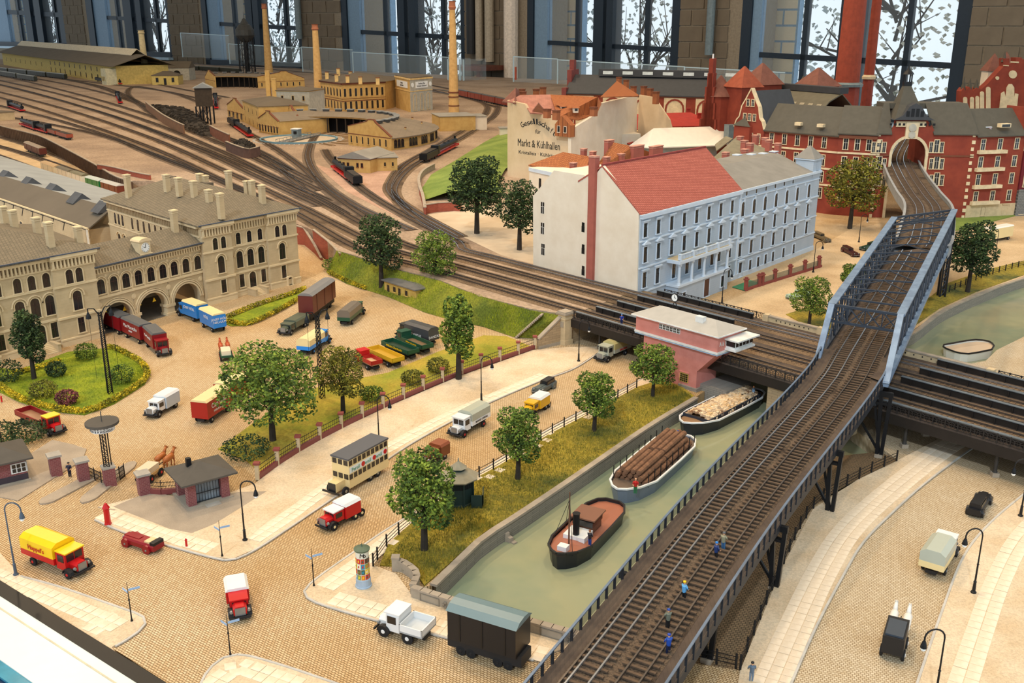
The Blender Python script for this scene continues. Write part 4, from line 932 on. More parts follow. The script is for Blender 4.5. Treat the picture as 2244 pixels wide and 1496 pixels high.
# clock gable
d = FA.sz(317, 545)[0]
b = B(STT).box(-1.1, 0, 0, 1.1, 2.2, 2.5); b.box(-1.3, -.15, 0, 1.3, 2.2, .25); b.yprism([(-1.3, 2.4), (1.3, 2.4)]+[(1.3*cos(pi*i/6), 2.5+.5*sin(pi*i/6)) for i in range(7)], -.2, 2.2)
b.m(STR); b.add([(-1.1, .8, .1), (-2.6, 1.2, .6), (-1.1, 2.2, 2.0)], [(0, 1, 2)]); c = FA.put(b, 'clock_gable', d, 11.8, .2)
B(WHITEP).lathe([(.82, 0), (.82, .08)], 20, (0, -.09, 1.35), 'y').ob('clock_face', c)
b = B(BLK); b.box(-.04, -.13, 1.35, .04, -.1, 1.95); b.bar((0, -.12, 1.35), (-.42, -.12, 1.5), .05, .08)
for i in range(12): a0 = i*pi/6; b.bar((.62*cos(a0), -.11, 1.35+.62*sin(a0)), (.76*cos(a0), -.11, 1.35+.76*sin(a0)), .04, .07)
b.ob('clock_hand', c)
# chimneys, from their feet on the roofs
for x, yt, yb, z in ((282, 382, 426, 16.6), (366, 382, 412, 18.4), (393, 389, 421, 18.4), (426, 396, 429, 18), (459, 415, 445, 17.4), (485, 423, 470, 16.4), (438, 380, 398, 19.2), (503, 374, 415, 17.6), (543, 396, 428, 17.2), (553, 395, 425, 17.6), (576, 405, 448, 16.2), (384, 460, 508, 13.6), (450, 384, 398, 19.2), (10, 452, 479, 18.2), (31, 460, 491, 17.8), (82, 476, 506, 17.2), (112, 486, 540, 16.0), (174, 496, 531, 15.6)):
    P = G(x, yb, z); chimney(r, P, 1.0, 1.0, zat(P, yt)-z-.2, STW, STT, sa)
b = B(STR2)
for x, y, z, l in ((448, 405, 18.6, 4), (372, 392, 18.8, 2.5)): P = G(x, y, z); b.cb(P.x, P.y, z-.6, l, 1.6, 1.2, sa+1.57)
wob(b, 'roof_hatch', r)
# freight sheds behind
r = root('freight_shed', 'long freight shed with dark near roof slope, behind the station arcade', 'shed', G(190, 505, 0))
R0, R1 = G(-60, 366, 12.5), G(246, 456, 12.5); E0, E1 = G(-60, 416, 9.0), G(192, 502, 9.0); D0, D1 = G(-60, 322, 8.6), G(262, 424, 8.6)
wob(B(STR2).slab([E0, E1, R1, R0], .3), 'roof', r); wob(B(STR3).slab([R0, R1, D1, D0], .3), 'roof', r)
b = B(STW); b.prism([xy(E0*1.0+E2*1.5), xy(E1+E2*1.5), xy(R1), xy(D1), xy(D0), xy(R0)], 0, 8.6); wob(b, 'wall', r)
Fq = Fac(r, E0+E2*1.4, E1+E2*1.4)
for i in range(9): Fq.win(Fq.L*(.2+i*.09), 3.2, 1.6, 2.0, 's', .2, .1, STT, STD)
b = B(STT).bar(E0+V((0, 0, .1)), E1+V((0, 0, .1)), .35, .3); wob(b, 'eave_board', r)
b = B(BLK)
for i in range(10): p = E0.lerp(E1, .15+i*.085); q = p+E2*1.4; b.bar(p-V((0, 0, .3)), q-V((0, 0, 2.2)), .18, .18); b.bar(p-V((0, 0, .3)), q-V((0, 0, .3)), .18, .18)
wob(b, 'canopy_bracket', r, 'stuff')
ROOFL = mt('skylight_lead', (92, 94, 98), .5, metal=.2, band=(0, .4, .8))
for x, y in ((15, 386), (66, 401), (119, 416), (174, 436), (229, 456)):
    P = G(x, y, 12.2); u = ang(R0, R1); b = B(ROOFL)
    b.add([(-2, -2.4, -.6), (2, -2.4, -.6), (2, 2.4, -.6), (-2, 2.4, -.6), (-2, 0, 1.5), (2, 0, 1.5)], [(0, 1, 5, 4), (2, 3, 4, 5), (0, 4, 3), (1, 2, 5)]); b.ob('skylight', r, P-V(r.location), u)
# half timbered gable end
Fq = Fac(r, E1, D1); TIM = mt('pale_timber', (214, 190, 148), .8); PLA = mt('pale_plaster', (226, 218, 200), .85)
b = B(PLA).yprism([(0, 2), (Fq.L*.55, 2), (Fq.L*.55, 8.6), (Fq.L*.3, 11), (0, 8.8)], 0, .4); Fq.put(b, 'gable', 0, 0)
b = B(TIM)
for i in range(7): b.box(i*Fq.L*.09, -.12, 2, i*Fq.L*.09+.25, 0, 8.6+min(i, 3)*.6)
for z in (3.5, 5.2, 7.0, 8.5): b.box(0, -.12, z, Fq.L*.55, 0, z+.22)
b.bar((0, -.1, 8.9), (Fq.L*.3, -.1, 11.1), .3, .3); b.bar((Fq.L*.3, -.1, 11.1), (Fq.L*.56, -.1, 8.7), .3, .3)
Fq.put(b, 'timber_frame', 0, 0, kind='stuff')
# ================================================================ pale blue apartment house with white gable
WHW = mt('white_plaster', (232, 220, 200), .85, rgb2=(224, 210, 188), scale=.3); BLW = mt('blue_plaster', (178, 190, 202), .8, rgb2=(168, 182, 196), scale=.3, band=(2, .45, .93))
BLT = mt('blue_trim', (206, 218, 230), .75, var=.03); TILE = mt('red_tile', (186, 108, 92), .85, kind='cobble', rgb2=(172, 96, 80), mortar=(132, 60, 50), bw=.35, rh=.5, ms=.06, rot=(0, 0, .86), off=0)
GRF = mt('felt_roof', (138, 134, 126), .9, var=.07, scale=.3); RBR = mt('chimney_red', (170, 96, 82), .85, var=.06)
DSH = mt('dark_sash', (48, 44, 44), .5)
hA = G(1397, 640, 4.5); hA = flat(hA); hB = flat(G(1781, 547, 0)); hu = ang(hA, hB); HL = (hB-hA).length; HU = V((cos(hu), sin(hu), 0)); HN = V((sin(hu), -cos(hu), 0))
gC = flat(G(1170, 580, 4.5))
r = root('apartment_house', 'pale blue apartment house with red tiled roof and bare white gable wall', 'house', hA)
FH = Fac(r, hA, hB); FGb = Fac(r, gC, hA); split = FH.sz(1618, 500)[0]
sp = hA+HU*split; GB = gC-hA
GD = GB.normalized(); b = B(BLW).prism([xy(hA+HU*.15), xy(hB), xy(hB+GD*14), xy(hA+HU*.15+GD*14)], -.2, 18.3); wob(b, 'wall', r)
def gp(px, py): return FGb.sz(px, py)
prof = [(0, 0), (FGb.L, 0)]+[gp(*p) for p in ((1401, 466), (1321, 362), (1306, 384), (1294, 386), (1215, 373), (1169, 430))]
b = B(WHW).yprism([(p[0], p[1]) for p in prof], -.12, .5); FGb.put(b, 'gable_wall')
b = B(WHW).yprism([(0, 0), (FGb.L*.55, 0)]+[gp(*p) for p in ((1294, 386), (1215, 373), (1169, 430))], .5, 14); FGb.put(b, 'wall')
x0, x1 = gp(1294, 450)[0], gp(1308, 450)[0]; zt = gp(1300, 344)[1]
FGb.put(B(RBR).box(x0, -.75, 3.9, x1, .4, zt), 'chimney'); FGb.put(B(mt('chimney_edge', (208, 152, 132), .8)).box(x0-.06, -.82, zt, x1+.06, .45, zt+.3), 'chimney_cap')
for x, y in ((1190, 455), (1190, 500), (1191, 546)): s, z = gp(x, y); FGb.win(s, z-1.1, .95, 2.2, 'r', .0, .05, WHW, mt('white_sash', (226, 222, 212), .5), GLASS, n=.12)
for x, y in ((1279, 497), (1279, 545), (1279, 592)): s, z = gp(x, y); FGb.win(s, z-.95, .7, 1.8, 'r', .0, .05, WHW, DSH, GLASS, n=.12)
# roofs of the house
rz_ = gp(1321, 362); ez = gp(1401, 466); ridge0 = FGb.P(rz_[0], rz_[1], .2)+hA; eave0 = FGb.P(ez[0]+.35, ez[1], .2)+hA
rl = hit(1546, 320, ridge0, ridge0+HU)[0]
def off_(p, s): q = p+HU*s; return V((q.x, q.y, p.z))
eave0 = V((eave0.x, eave0.y, 18.45))+HN*.25
back0 = V((ridge0.x, ridge0.y, 0))+GD*6; back0.z = ridge0.z-3.4
b = B(TILE).slab([eave0, off_(eave0, split+.2), off_(ridge0, split+.2), ridge0], .3); b.slab([ridge0, off_(ridge0, split+.2), off_(back0, split+.2), back0], .3); wob(b, 'tiled_roof', r)
wob(B(mt('ridge_tile', (150, 66, 60), .8)).bar(ridge0+V((0, 0, .1)), off_(ridge0, split)+V((0, 0, .1)), .4, .3), 'ridge', r)
wob(B(BLT).bar(eave0-V((0, 0, .2)), off_(eave0, split)-V((0, 0, .2)), .5, .25), 'gutter', r)
e1 = V((sp.x, sp.y, 18.4))+HN*.3; e2_ = V((hB.x, hB.y, 18.4))+HN*.3-HU*4.2; k1 = V((sp.x, sp.y, 21.6))-HN*9; k2 = V((hB.x, hB.y, 21.6))-HN*9-HU*3
b = B(GRF).slab([e1, e2_, k2, k1], .3); b.slab([k1, k2, k2-HN*6, k1-HN*6], .3); b.slab([e2_, V((hB.x, hB.y, 18.4))-HN*5, V((hB.x, hB.y, 20))-HN*12, k2], .3); wob(b, 'felt_roof', r)
for x, yt, yb in ((1614, 340, 360), (1645, 339, 358), (1671, 337, 356), (1694, 333, 352)): P = G(x, yb, 19.6); chimney(r, P, 1.6, 1.3, zat(P, yt)-19.6, RBR, BLT, hu)
# corner turret
tc = hB-HU*2.0-HN*2.0; b = B(BLW).cb(0, 0, 17, 4.2, 4.2, 4.0); b.ob('turret', r, V((tc.x, tc.y, 0))-hA, hu)
b = B(BLT).cb(0, 0, 20.9, 4.8, 4.8, .3); b.m(GRF); b.add([(-2.5, -2.5, 21.2), (2.5, -2.5, 21.2), (2.5, 2.5, 21.2), (-2.5, 2.5, 21.2), (0, 0, 24.0)], [(0, 1, 4), (1, 2, 4), (2, 3, 4), (3, 0, 4)]); b.ob('turret_roof', r, V((tc.x, tc.y, 0))-hA, hu)
FH.win(HL-1.9, 18.4, .8, 2.0, 'r', .15, .1, BLT, DSH)
# windows by floor
def zh(x, y): return 1380+x/3.741, 280+y/3.741
def row(xs, y0, z, w, h, k, hood, **kw):
    for x, y in xs: FH.win(FH.sz(*zh(x, y))[0], z, w, h, k, .2, .16, BLT, DSH, GLASS, hood, **kw)
L8 = [125, 232, 340, 443, 545, 645, 742, 835]; R7 = [925, 1017, 1107, 1197, 1285, 1370, 1465]
row([(x, 840-(x-125)*.24) for x in L8], 0, 14.2, 1.15, 2.5, 'r', 'f')
row([(x, 1020-(x-125)*.25) for x in L8], 0, 9.6, 1.15, 2.8, 'r', 't')
row([(x, 1210-(x-125)*.25) for x in (118, 224)], 0, 5.0, 1.2, 2.8, 'r', 'f'); row([(815, 1015), (728, 1040)], 0, 5.2, 1.15, 2.5, 'r', 'f')
row([(805, 1200)], 0, 1.0, 1.15, 2.4, 'r', '')
row([(x, 660-(x-925)*.24) for x in R7], 0, 12.9, 1.3, 2.9, 'a', '')
row([(x-15, 850-(x-925)*.24) for x in R7], 0, 8.6, 1.15, 2.7, 'r', 't'); row([(x-28, 1030-(x-925)*.24) for x in R7], 0, 4.6, 1.2, 2.7, 'r', 'f')
row([(x, 1170-(x-980)*.26) for x in (980, 1045, 1105, 1165, 1250, 1333)], 0, 1.0, 1.1, 2.0, 'r', '')
FH.win(FH.sz(*zh(897, 1215))[0], .2, 1.4, 3.0, 'r', .25, .2, BLT, None, mt('door_dark', (54, 44, 38), .5), 'f', name='door')
for i in range(6): FH.win(split+2.4+i*4.15, 16.9, .6, .9, 'r', .08, .06, BLT, None, GLASS)
for z0, z1, e, a, c in ((17.6, 18.2, .55, 0, split), (13.4, 13.65, .22, 0, split), (8.6, 8.85, .22, 0, split), (4.1, 4.35, .2, 0, split), (0, 1.0, .2, 0, HL), (17.9, 18.4, .5, split, HL), (16.4, 16.6, .15, split, HL), (12.4, 12.65, .25, split, HL), (7.9, 8.1, .2, split, HL), (4.0, 4.25, .2, split, HL)): FH.band(BLT, z0, z1, e, 'string_course', a, c)
me = B(BLT).lathe([(.42, 0), (.42, .06), (.3, .06), (.3, .1)], 10, (0, 0, 0), 'y').mesh('roundel')
for i in range(7): ob('roundel', me, r, FH.P(split+1.8+i*4.6, 16.0, .02), FH.a+pi)
FH.put(B(BLT).box(-.35, -.15, 0, .35, .05, 18), 'corner_pilaster', split)
# portico: base, balcony, columns
d0, d1 = FH.sz(*zh(300, 1200))[0], FH.sz(*zh(715, 1100))[0]; pw = d1-d0
FH.put(B(BLW).box(0, -2.6, -.2, pw, 0, 3.9), 'portico_base', d0); FH.put(B(BLT).box(-.2, -2.9, 3.9, pw+.2, 0, 4.3), 'portico_ledge', d0)
FH.put(B(BLT).box(-.3, -3.0, 8.3, pw+.3, 0, 8.9), 'balcony', d0)
bal = B(SANDST).box(0, -2.8, 8.9, pw, -.1, 9.05); FH.put(bal, 'balcony_floor', d0)
colm = B(BLT).lathe([(.42, 0), (.42, .25), (.28, .3), (.25, 3.4), (.42, 3.6), (.45, 4.0)], 10).mesh('column')
for i in range(5): ob('column', colm, r, FH.P(d0+.45+(pw-.9)*i/4, 4.3, 2.45), FH.a)
b = B(BLT)
for i in range(5): x = .3+(pw-.6)*i/4; b.box(x-.3, -2.9, 8.9, x+.3, -2.3, 10.1)
FH.put(b, 'balustrade_post', d0)
b = B(BLT).box(0, -2.75, 9.85, pw, -2.45, 10.0); n_ = int(pw/.5)
for i in range(n_): b.box(i*.5+.15, -2.7, 9.05, i*.5+.33, -2.5, 9.85)
FH.put(b, 'balustrade', d0)
FH.win(d0+pw*.56, .2, 1.9, 3.4, 'r', .12, .1, BLT, None, DOORM, '', name='door', n=2.6); FH.win(d0+pw*.12, .6, 1.0, 2.0, 'r', .2, .12, BLT, DSH, GLASS, '', n=2.6); FH.win(d0+pw*.88, .9, 1.0, 2.2, 'r', .2, .12, BLT, DSH, GLASS, '', n=2.6)
for i in range(4): FH.win(d0+pw*(.13+i*.25), 4.9, 1.2, 2.7, 'r', .15, .1, BLT, DSH)
# low red fence in front
RP = mt('red_fence', (150, 76, 66), .8)
f = root('garden_fence', 'low red brick fence with pillars in front of the pale blue house', 'fence', G(1634, 637))
p, q = G(1632, 638), G(1798, 586); u = ang(p, q); L = (q-p).length
B(RP).box(0, -.2, 0, L, .2, .55).ob('base_wall', f, (0, 0, 0), u)
me = B(RP).cb(0, 0, 0, .6, .6, 2.2).m(RP).cb(0, 0, 2.2, .85, .85, .25).cb(0, 0, 2.45, .5, .5, .3).mesh('pillar')
for t in (0, .16, .2, .36, .56, .76, .96): o = ob('pillar', me, f, (cos(u)*t*L, sin(u)*t*L, 0), u)
b = B(mt('fence_mesh', (110, 112, 96), .6, alpha=.45)).box(0, -.03, .6, L, .03, 1.7); b.ob('mesh_infill', f, (0, 0, 0), u)
tag(B(mt('green_mat', (60, 130, 90), .8)).prism(pg([(1604, 630), (1632, 638), (1668, 622), (1644, 615)], 0), .08, .16).ob('lawn_patch'), 'small green patch behind the red garden fence beside the blue house', 'lawn')
# ================================================================ engine sheds and yard buildings (buff brick)
BUF = mt('buff_brick', (206, 170, 104), .85, rgb2=(192, 154, 90), scale=.4, band=(2, .4, .95)); BUT = mt('buff_trim', (226, 192, 128), .8); BRB = mt('brown_band', (120, 70, 48), .8)
FELT = mt('shed_felt', (132, 120, 104), .9, var=.08, scale=.15, band=(0, 2.2, .92)); FELTG = mt('shed_felt_grey', (150, 146, 138), .9, var=.08, scale=.15)
GREYB = mt('grey_render', (182, 178, 164), .85)
def simple_house(name, lab, cat, px, py, a, L, D, h, wall, roof, rise=1.6, wins=(), base=ZY, hip=True, ov=.4, trim=None, door=None, grp=None, P=None):
    """a small house: front edge starts at the pixel, runs L along heading a, D deep"""
    P = P or G(px, py, base); r = root(name, lab, cat, P, a, grp)
    B(wall).box(0, 0, -.3, L, D, h).ob('wall', r)
    b = B(roof); c = [(-ov, -ov, h), (L+ov, -ov, h), (L+ov, D+ov, h), (-ov, D+ov, h)]
    if rise <= .3: b.box(-ov, -ov, h, L+ov, D+ov, h+max(rise, .15))
    else:
        m = min(L, D)/2 if hip else 0
        if L >= D: rr = [(m-ov*(not hip), D/2, h+rise), (L-m+ov*(not hip), D/2, h+rise)]; fs = [(0, 1, 5, 4), (2, 3, 4, 5), (1, 2, 5), (3, 0, 4)]
        else: rr = [(L/2, m-ov*(not hip), h+rise), (L/2, D-m+ov*(not hip), h+rise)]; fs = [(1, 2, 5, 4), (3, 0, 4, 5), (0, 1, 4), (2, 3, 5)]
        b.add(c+rr+[(x, y, h-.2) for x, y, z in c], fs+[(0, 6, 7, 1), (1, 7, 8, 2), (2, 8, 9, 3), (3, 9, 6, 0), (9, 8, 7, 6)])
    b.ob('roof', r)
    if trim: B(trim).box(-.12, -.12, h-.5, L+.12, D+.12, h-.05).ob('cornice', r)
    for side, s, z, w, hh, k in wins:
        m, p = winmesh((k, w, hh, .12, .1, trim or wall, DSH, GLASS, '', ''))
        loc, rz = {'f': ((s, 0, z), 0), 'l': ((0, s, z), -pi/2), 'r': ((L, s, z), pi/2), 'b': ((s, D, z), pi)}[side]
        o = ob('window', m, r, loc, rz); ob('pane', p, o)
    return r
# ---- the big ring shed round the turntable
TC = G(655, 306, ZY)
def ring(name, lab, cen, r0, r1, a0, a1, h0, h1, bays, wallm, roofm, lights, grey=False):
    rt = root(name, lab, 'engine shed', cen); n = bays
    def p(r, a, z): return (r*cos(a), r*sin(a), z)
    an = [a0+(a1-a0)*i/n for i in range(n+1)]; rm = r0+(r1-r0)*.32
    b = B(roofm)
    for i in range(n):
        for ra, rb, za, zb in ((r0-.8, rm, h0, h0+1.5), (rm, r1+.8, h0+1.5, h1)): b.slab([p(ra, an[i], za), p(rb, an[i], zb), p(rb, an[i+1], zb), p(ra, an[i+1], za)], .35)
    b.ob('roof', rt)
    b = B(wallm)
    for i in range(n):
        a, c = V(p(r1, an[i], 0)), V(p(r1, an[i+1], 0)); b.add([(a.x, a.y, 0), (c.x, c.y, 0), (c.x, c.y, h1-.3), (a.x, a.y, h1-.3)], [(0, 1, 2, 3)])
        w = (c-a).length; u = ang(c, a)
        if lights: 
            m, pn = winmesh(('a', w*.16, h1*.62, .1, .12, DSH, DSH, GLASS, '', 'n'))
            for t in (.28, .5, .72): o = ob('window', m, rt, c.lerp(a, t)+V((0, 0, .9)), u+pi if 0 else ang(a, c)); ob('pane', pn, o)
    b.ob('wall', rt)
    for a, s in ((a0, 0), (a1, 1)):
        q0, q1 = V(p(r0-.8, a, 0)), V(p(r1+.4, a, 0)); L = (q1-q0).length; A_, B_ = (q0, q1) if s == 0 else (q1, q0)
        prof = [(0, 0), (L, 0), (L, h1+.3), (L*.66, h0+2.6), (L*.62, h0+3.6), (L*.5, h0+3.6), (L*.46, h0+2.8), (0, h0+.3)]
        if s: prof = [(L-x, z) for x, z in prof][::-1]
        u = ang(A_, B_); B(BUF).yprism(prof, -.35, .35).ob('gable', rt, A_, u)
        t = B(BRB)
        for (x0, z0), (x1, z1) in zip(prof[2:-1] if not s else prof[:-1], prof[3:] if not s else prof[1:]):
            if z0 > .1 and z1 > .1: t.bar((x0, 0, z0+.1), (x1, 0, z1+.1), .95, .3)
        t.box(0, -.42, 4.4, L, -.3, 4.7); t.ob('coping', rt, A_, u)
        m, pn = winmesh(('a', .9, 2.7, .12, .1, BUT, DSH, GLASS, '', ''))
        for k in range(7): 
            if L*.06+k*L*.135 < L-.8: o = ob('window', m, rt, A_+V((cos(u), sin(u), 0))*(L*.08+k*L*.135)+V((sin(u), -cos(u), 0))*.36+V((0, 0, 1.2)), u); ob('pane', pn, o)
    pm = B(mt('shed_post', (58, 46, 34), .8)).cb(0, 0, 0, .5, .5, h0-.4).mesh('post')
    for i in range(n+1): ob('post', pm, rt, p(r0-.3, an[i], 0), an[i])
    b = B(mt('shed_fascia', (150, 118, 72), .8)); dk = B(mt('shed_shade', (20, 18, 17), .95))
    for i in range(n):
        b.bar(p(r0-.8, an[i], h0-.35), p(r0-.8, an[i+1], h0-.35), .2, .6)
        dk.bar(p(r0+5, an[i], h0*.5), p(r0+5, an[i+1], h0*.5), .2, h0)  # near-black sheet painted as the shade inside the shed, no real wall
    b.ob('fascia', rt); dk.ob('inner_shade', rt)
    vm = B(mt('vent_lead', (78, 76, 74), .6)).cb(0, 0, 0, 2.0, 2.6, .9).m(mt('vent_top', (150, 152, 152), .6)).cb(0, 0, .9, 2.5, 3.2, .25).mesh('roof_vent')
    for i in range(n): am = (an[i]+an[i+1])/2; ob('roof_vent', vm, rt, p(rm+.5, am, h0+1.4), am)
    pm = B(BUT).cb(0, 0, -.4, .5, .5, 2.0).m(BRB).cb(0, 0, 1.6, .7, .7, .3).mesh('flue')
    for i in range(2, n, 3): am = an[i]; ob('flue', pm, rt, p(r0+(r1-r0)*.75, am, h1+.6), am)
    return rt
RC = G(722, 312, ZY); 
pr0 = (G(700, 330, ZY)-RC)
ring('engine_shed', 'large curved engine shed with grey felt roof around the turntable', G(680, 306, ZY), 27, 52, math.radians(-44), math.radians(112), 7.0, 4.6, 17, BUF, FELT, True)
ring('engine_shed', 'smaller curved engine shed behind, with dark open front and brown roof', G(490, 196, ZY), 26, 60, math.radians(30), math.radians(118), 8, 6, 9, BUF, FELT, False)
# turntable
t = root('turntable', 'locomotive turntable with blue grey pit ring in front of the engine shed', 'turntable', TC)
B(mt('pit_floor', (196, 180, 158), .9)).lathe([(15.5, .0), (15.5, .1)], 40).ob('pit_floor', t)
b = B(mt('pit_ring', (120, 156, 172), .7))
for i in range(40): a0, a1 = i*pi/20, (i+1)*pi/20; b.bar((15.5*cos(a0), 15.5*sin(a0), .35), (15.5*cos(a1), 15.5*sin(a1), .35), .5, .7)
b.ob('pit_wall', t)
b = B(KERB)
for i in range(60): a0 = i*pi/30; b.cb(18*cos(a0), 18*sin(a0), 0, 1.1, .5, .2, a0)
b.ob('ring_stone', t, kind='stuff')
ta = math.radians(74); b = B(mt('turn_deck', (150, 146, 140), .7)).box(-15, -2, .3, 15, 2, .75); b.m(RAILB); b.box(-15, -.8, .75, 15, -.65, .95); b.box(-15, .65, .75, 15, .8, .95); b.ob('bridge', t, None, ta)
b = B(GPIPE)
for s in (-1, 1): b.box(-15, s*2.2-.05, 1.5, 15, s*2.2+.05, 1.65); [b.box(x-.06, s*2.2-.06, .7, x+.06, s*2.2+.06, 1.6) for x in range(-15, 16, 3)]
b.ob('railing', t, None, ta)
b = B(mt('cabin_grey', (126, 140, 146), .6)).cb(-2, 5.5, .3, 3, 3, 3.4, ta); b.m(WHITEP).cb(-2, 5.5, 3.7, 3.6, 3.6, .3, ta); b.m(GLASS).cb(-2, 4.6, 1.9, 2.0, 1.3, 1.1, ta); b.ob('cabin', t)
for k, a in enumerate(range(-50, 120, 14)):
    a = math.radians(a); q = RAILM; b = B(mt('stall_track', (150, 120, 82), .8))
    for s in (-.75, .75): b.bar((18*cos(a)-s*sin(a), 18*sin(a)+s*cos(a), .15), (28*cos(a)-s*sin(a), 28*sin(a)+s*cos(a), .15), .2, .2)
    b.ob('stall_track', t)
# gabled shed halls beside the ring, office houses, water houses
def gable_hall(lab, px, py, pq, D, h, rise, nw, wall=BUF, roof=FELT, stepped=True, name='workshop'):
    A, Q = G(px, py, ZY), G(pq[0], pq[1], ZY); u = ang(A, Q); L = (Q-A).length; r = root(name, lab, 'workshop', A, u)
    prof = [(0, -.2), (L, -.2), (L, h), (L*.58, h+rise), (L*.58, h+rise+.7), (L*.42, h+rise+.7), (L*.42, h+rise), (0, h)]
    B(wall).yprism(prof, 0, .6).ob('gable', r); B(wall).box(0, .5, -.2, L, D, h).ob('wall', r)
    t = B(BRB)
    for (x0, z0), (x1, z1) in zip(prof[2:-1], prof[3:]): t.bar((x0, .2, z0+.1), (x1, .2, z1+.1), .9, .28)
    t.box(-.1, -.12, h*.55, L+.1, .02, h*.55+.2); t.ob('coping', r)
    B(roof).add([(-.4, .3, h), (L+.4, .3, h), (L+.4, D, h), (-.4, D, h), (L/2, .3, h+rise), (L/2, D, h+rise)], [(0, 4, 5, 3), (4, 1, 2, 5), (3, 5, 2), (0, 1, 4)]).ob('roof', r)
    m, p = winmesh(('a', L/nw*.5, h*.5, .12, .1, BUT, DSH, GLASS, '', ''))
    for i in range(nw): o = ob('window', m, r, (L*(i+.5)/nw, -.02, .9), 0); ob('pane', p, o)
    return r
gable_hall('buff brick workshop with stepped gable, left end of the long yellow front', 500, 258, (535, 268), 26, 6.5, 3.2, 4)
gable_hall('buff brick workshop with stepped gable, next to the open engine shed', 568, 290, (612, 298), 24, 6.0, 3.0, 7)
A = G(535, 268, ZY); q = G(570, 286, ZY); simple_house('office_house', 'two storey buff office house between the two gabled workshops', 'house', 535, 268, ang(A, q), (q-A).length, 22, 10.5, BUF, STR2, 2.2, [('f', (q-A).length*(i+.5)/4, z, 1.3, 2.4, 'a') for i in range(4) for z in (1.2, 6.0)], trim=BUT)
simple_house('stair_tower', 'plain grey buff block with tall square chimney behind the yellow front', 'house', 610, 268, -.25, 17, 17, 15, GREYB, STR2, 1.5, [('f', x, z, 1.0, 2.0, 'r') for x in (3, 8.5, 14) for z in (5, 10.5)], trim=BUF)
P = G(592, 244, ZY); rr = root('square_chimney', 'pair of square buff chimney stacks beside the grey block', 'chimney', P)
for i, (x, h) in enumerate(((0, 21), (3.2, 17))): chimney(rr, P+V((x, 0, 0)), 2.2, 2.2, h, BUF, BUT, 0, name='stack')
# two-storey house with many chimneys
A = G(705, 236, ZY); q = G(752, 246, ZY); w = G(845, 240, ZY)
r = root('yard_house', 'two storey buff administration house with red brown bands and many chimneys', 'house', A)
b = B(BUF).prism([xy(A), xy(q), xy(w), xy(w+V((6, 26, 0))), xy(A+V((10, 34, 0)))], ZY-.2, ZY+15); wob(b, 'wall', r)
for A_, B_, n in ((A, q, 7), (q, w, 8)):
    Fq = Fac(r, A_, B_); t = B(BRB)
    for z0, z1, e in ((5.5, 5.9, .2), (6.8, 7.0, .2), (14.2, 15.2, .7)): t.box(-.3, -e, ZY+z0, Fq.L+.3, .1, ZY+z1)
    Fq.put(t, 'cornice')
    for i in range(n):
        for z in (1.2, 8.0): Fq.win(Fq.L*(i+.5)/n, ZY+z, Fq.L/n*.42, 4.2, 'a' if n == 7 else 's', .15, .12, BUT, DSH)
e = [A+V((-1.2, -1, 15)), q+V((-.2, -1.4, 15)), w+V((1.2, -1, 15)), w+V((7, 27, 15)), A+V((9, 35, 15))]; e = [V((p.x, p.y, ZY+15.1)) for p in e]; c0, c1 = A+V((18, 17, 20)), w+V((-10, 14, 20)); c0.z = c1.z = ZY+18.6
b = B(STR2); o = 0; b.add([tuple(p) for p in e]+[tuple(c0), tuple(c1)], [(0, 1, 5), (1, 2, 6, 5), (2, 3, 6), (3, 4, 5, 6), (4, 0, 5)]); wob(b, 'roof', r)
for x, y0, y1 in ((717, 158, 172), (742, 150, 168), (738, 163, 176), (762, 166, 178), (790, 168, 181), (768, 157, 166), (828, 170, 182)): P = G(x, y1, ZY+16); chimney(r, P, 1.8, 1.8, zat(P, y0)-ZY-16, BUT, BRB, 0)
# square water house with lettering
A = G(868, 236, ZY); q = G(900, 246, ZY); w = G(948, 240, ZY); r = root('water_house', 'tall square water house with pale sign plates and three white arches', 'water tower', A); hh = 17.5
b = B(BUF).prism([xy(A), xy(q), xy(w), xy(w+A-q)], ZY-.2, ZY+hh); wob(b, 'wall', r)
b = B(GREYB).prism([xy(q+(A-q)*.02), xy(w), xy(w+(A-q)*.02), xy(q+(A-q)*.04)], ZY, ZY+hh-.01)
F1, F2 = Fac(r, A, q), Fac(r, q, w); F2.put(B(GREYB).box(0, -.12, ZY, F2.L, 0, ZY+hh), 'render')
for Fq in (F1, F2):
    t = B(BUT).box(-.3, -.5, ZY+hh-.8, Fq.L+.3, .1, ZY+hh); t.box(-.1, -.3, ZY+10.6, Fq.L+.1, .1, ZY+11); Fq.put(t, 'cornice')
    Fq.put(B(WHITEP).box(Fq.L*.14, -.3, ZY+12.2, Fq.L*.86, -.1, ZY+15.6) if Fq is F1 else B(WHITEP).box(Fq.L*.24, -.35, ZY+12.2, Fq.L*.78, -.1, ZY+15.6), 'sign_plate')
    text('Berliner Bw\nAnhalter Bahnhof', 1.25, BLK, r, Fq.P(Fq.L*.5, ZY+13.9, .42), (pi/2, 0, Fq.a), sx=.8 if Fq is F1 else 1)
F2.put(B(WHITEP).lathe([(1.2, 0), (1.2, .2)], 14, (F2.L*.1, -.35, ZY+14), 'y').lathe([(1.2, 0), (1.2, .2)], 14, (F2.L*.9, -.35, ZY+14), 'y'), 'roundel')
for i in range(3): F2.win(F2.L*(.2+i*.3), ZY+.6, F2.L*.12, 8.6, 'a', .25, .2, BUT, None, WHITEP)
b = B(STR2).prism([xy(A), xy(q), xy(w), xy(w+A-q)], ZY+hh, ZY+hh+.4); wob(b, 'roof', r)
simple_house('yard_annex', 'low flat roofed annex left of the square water house', 'house', 846, 232, .1, 12, 12, 6, BUF, FELTG, .4)
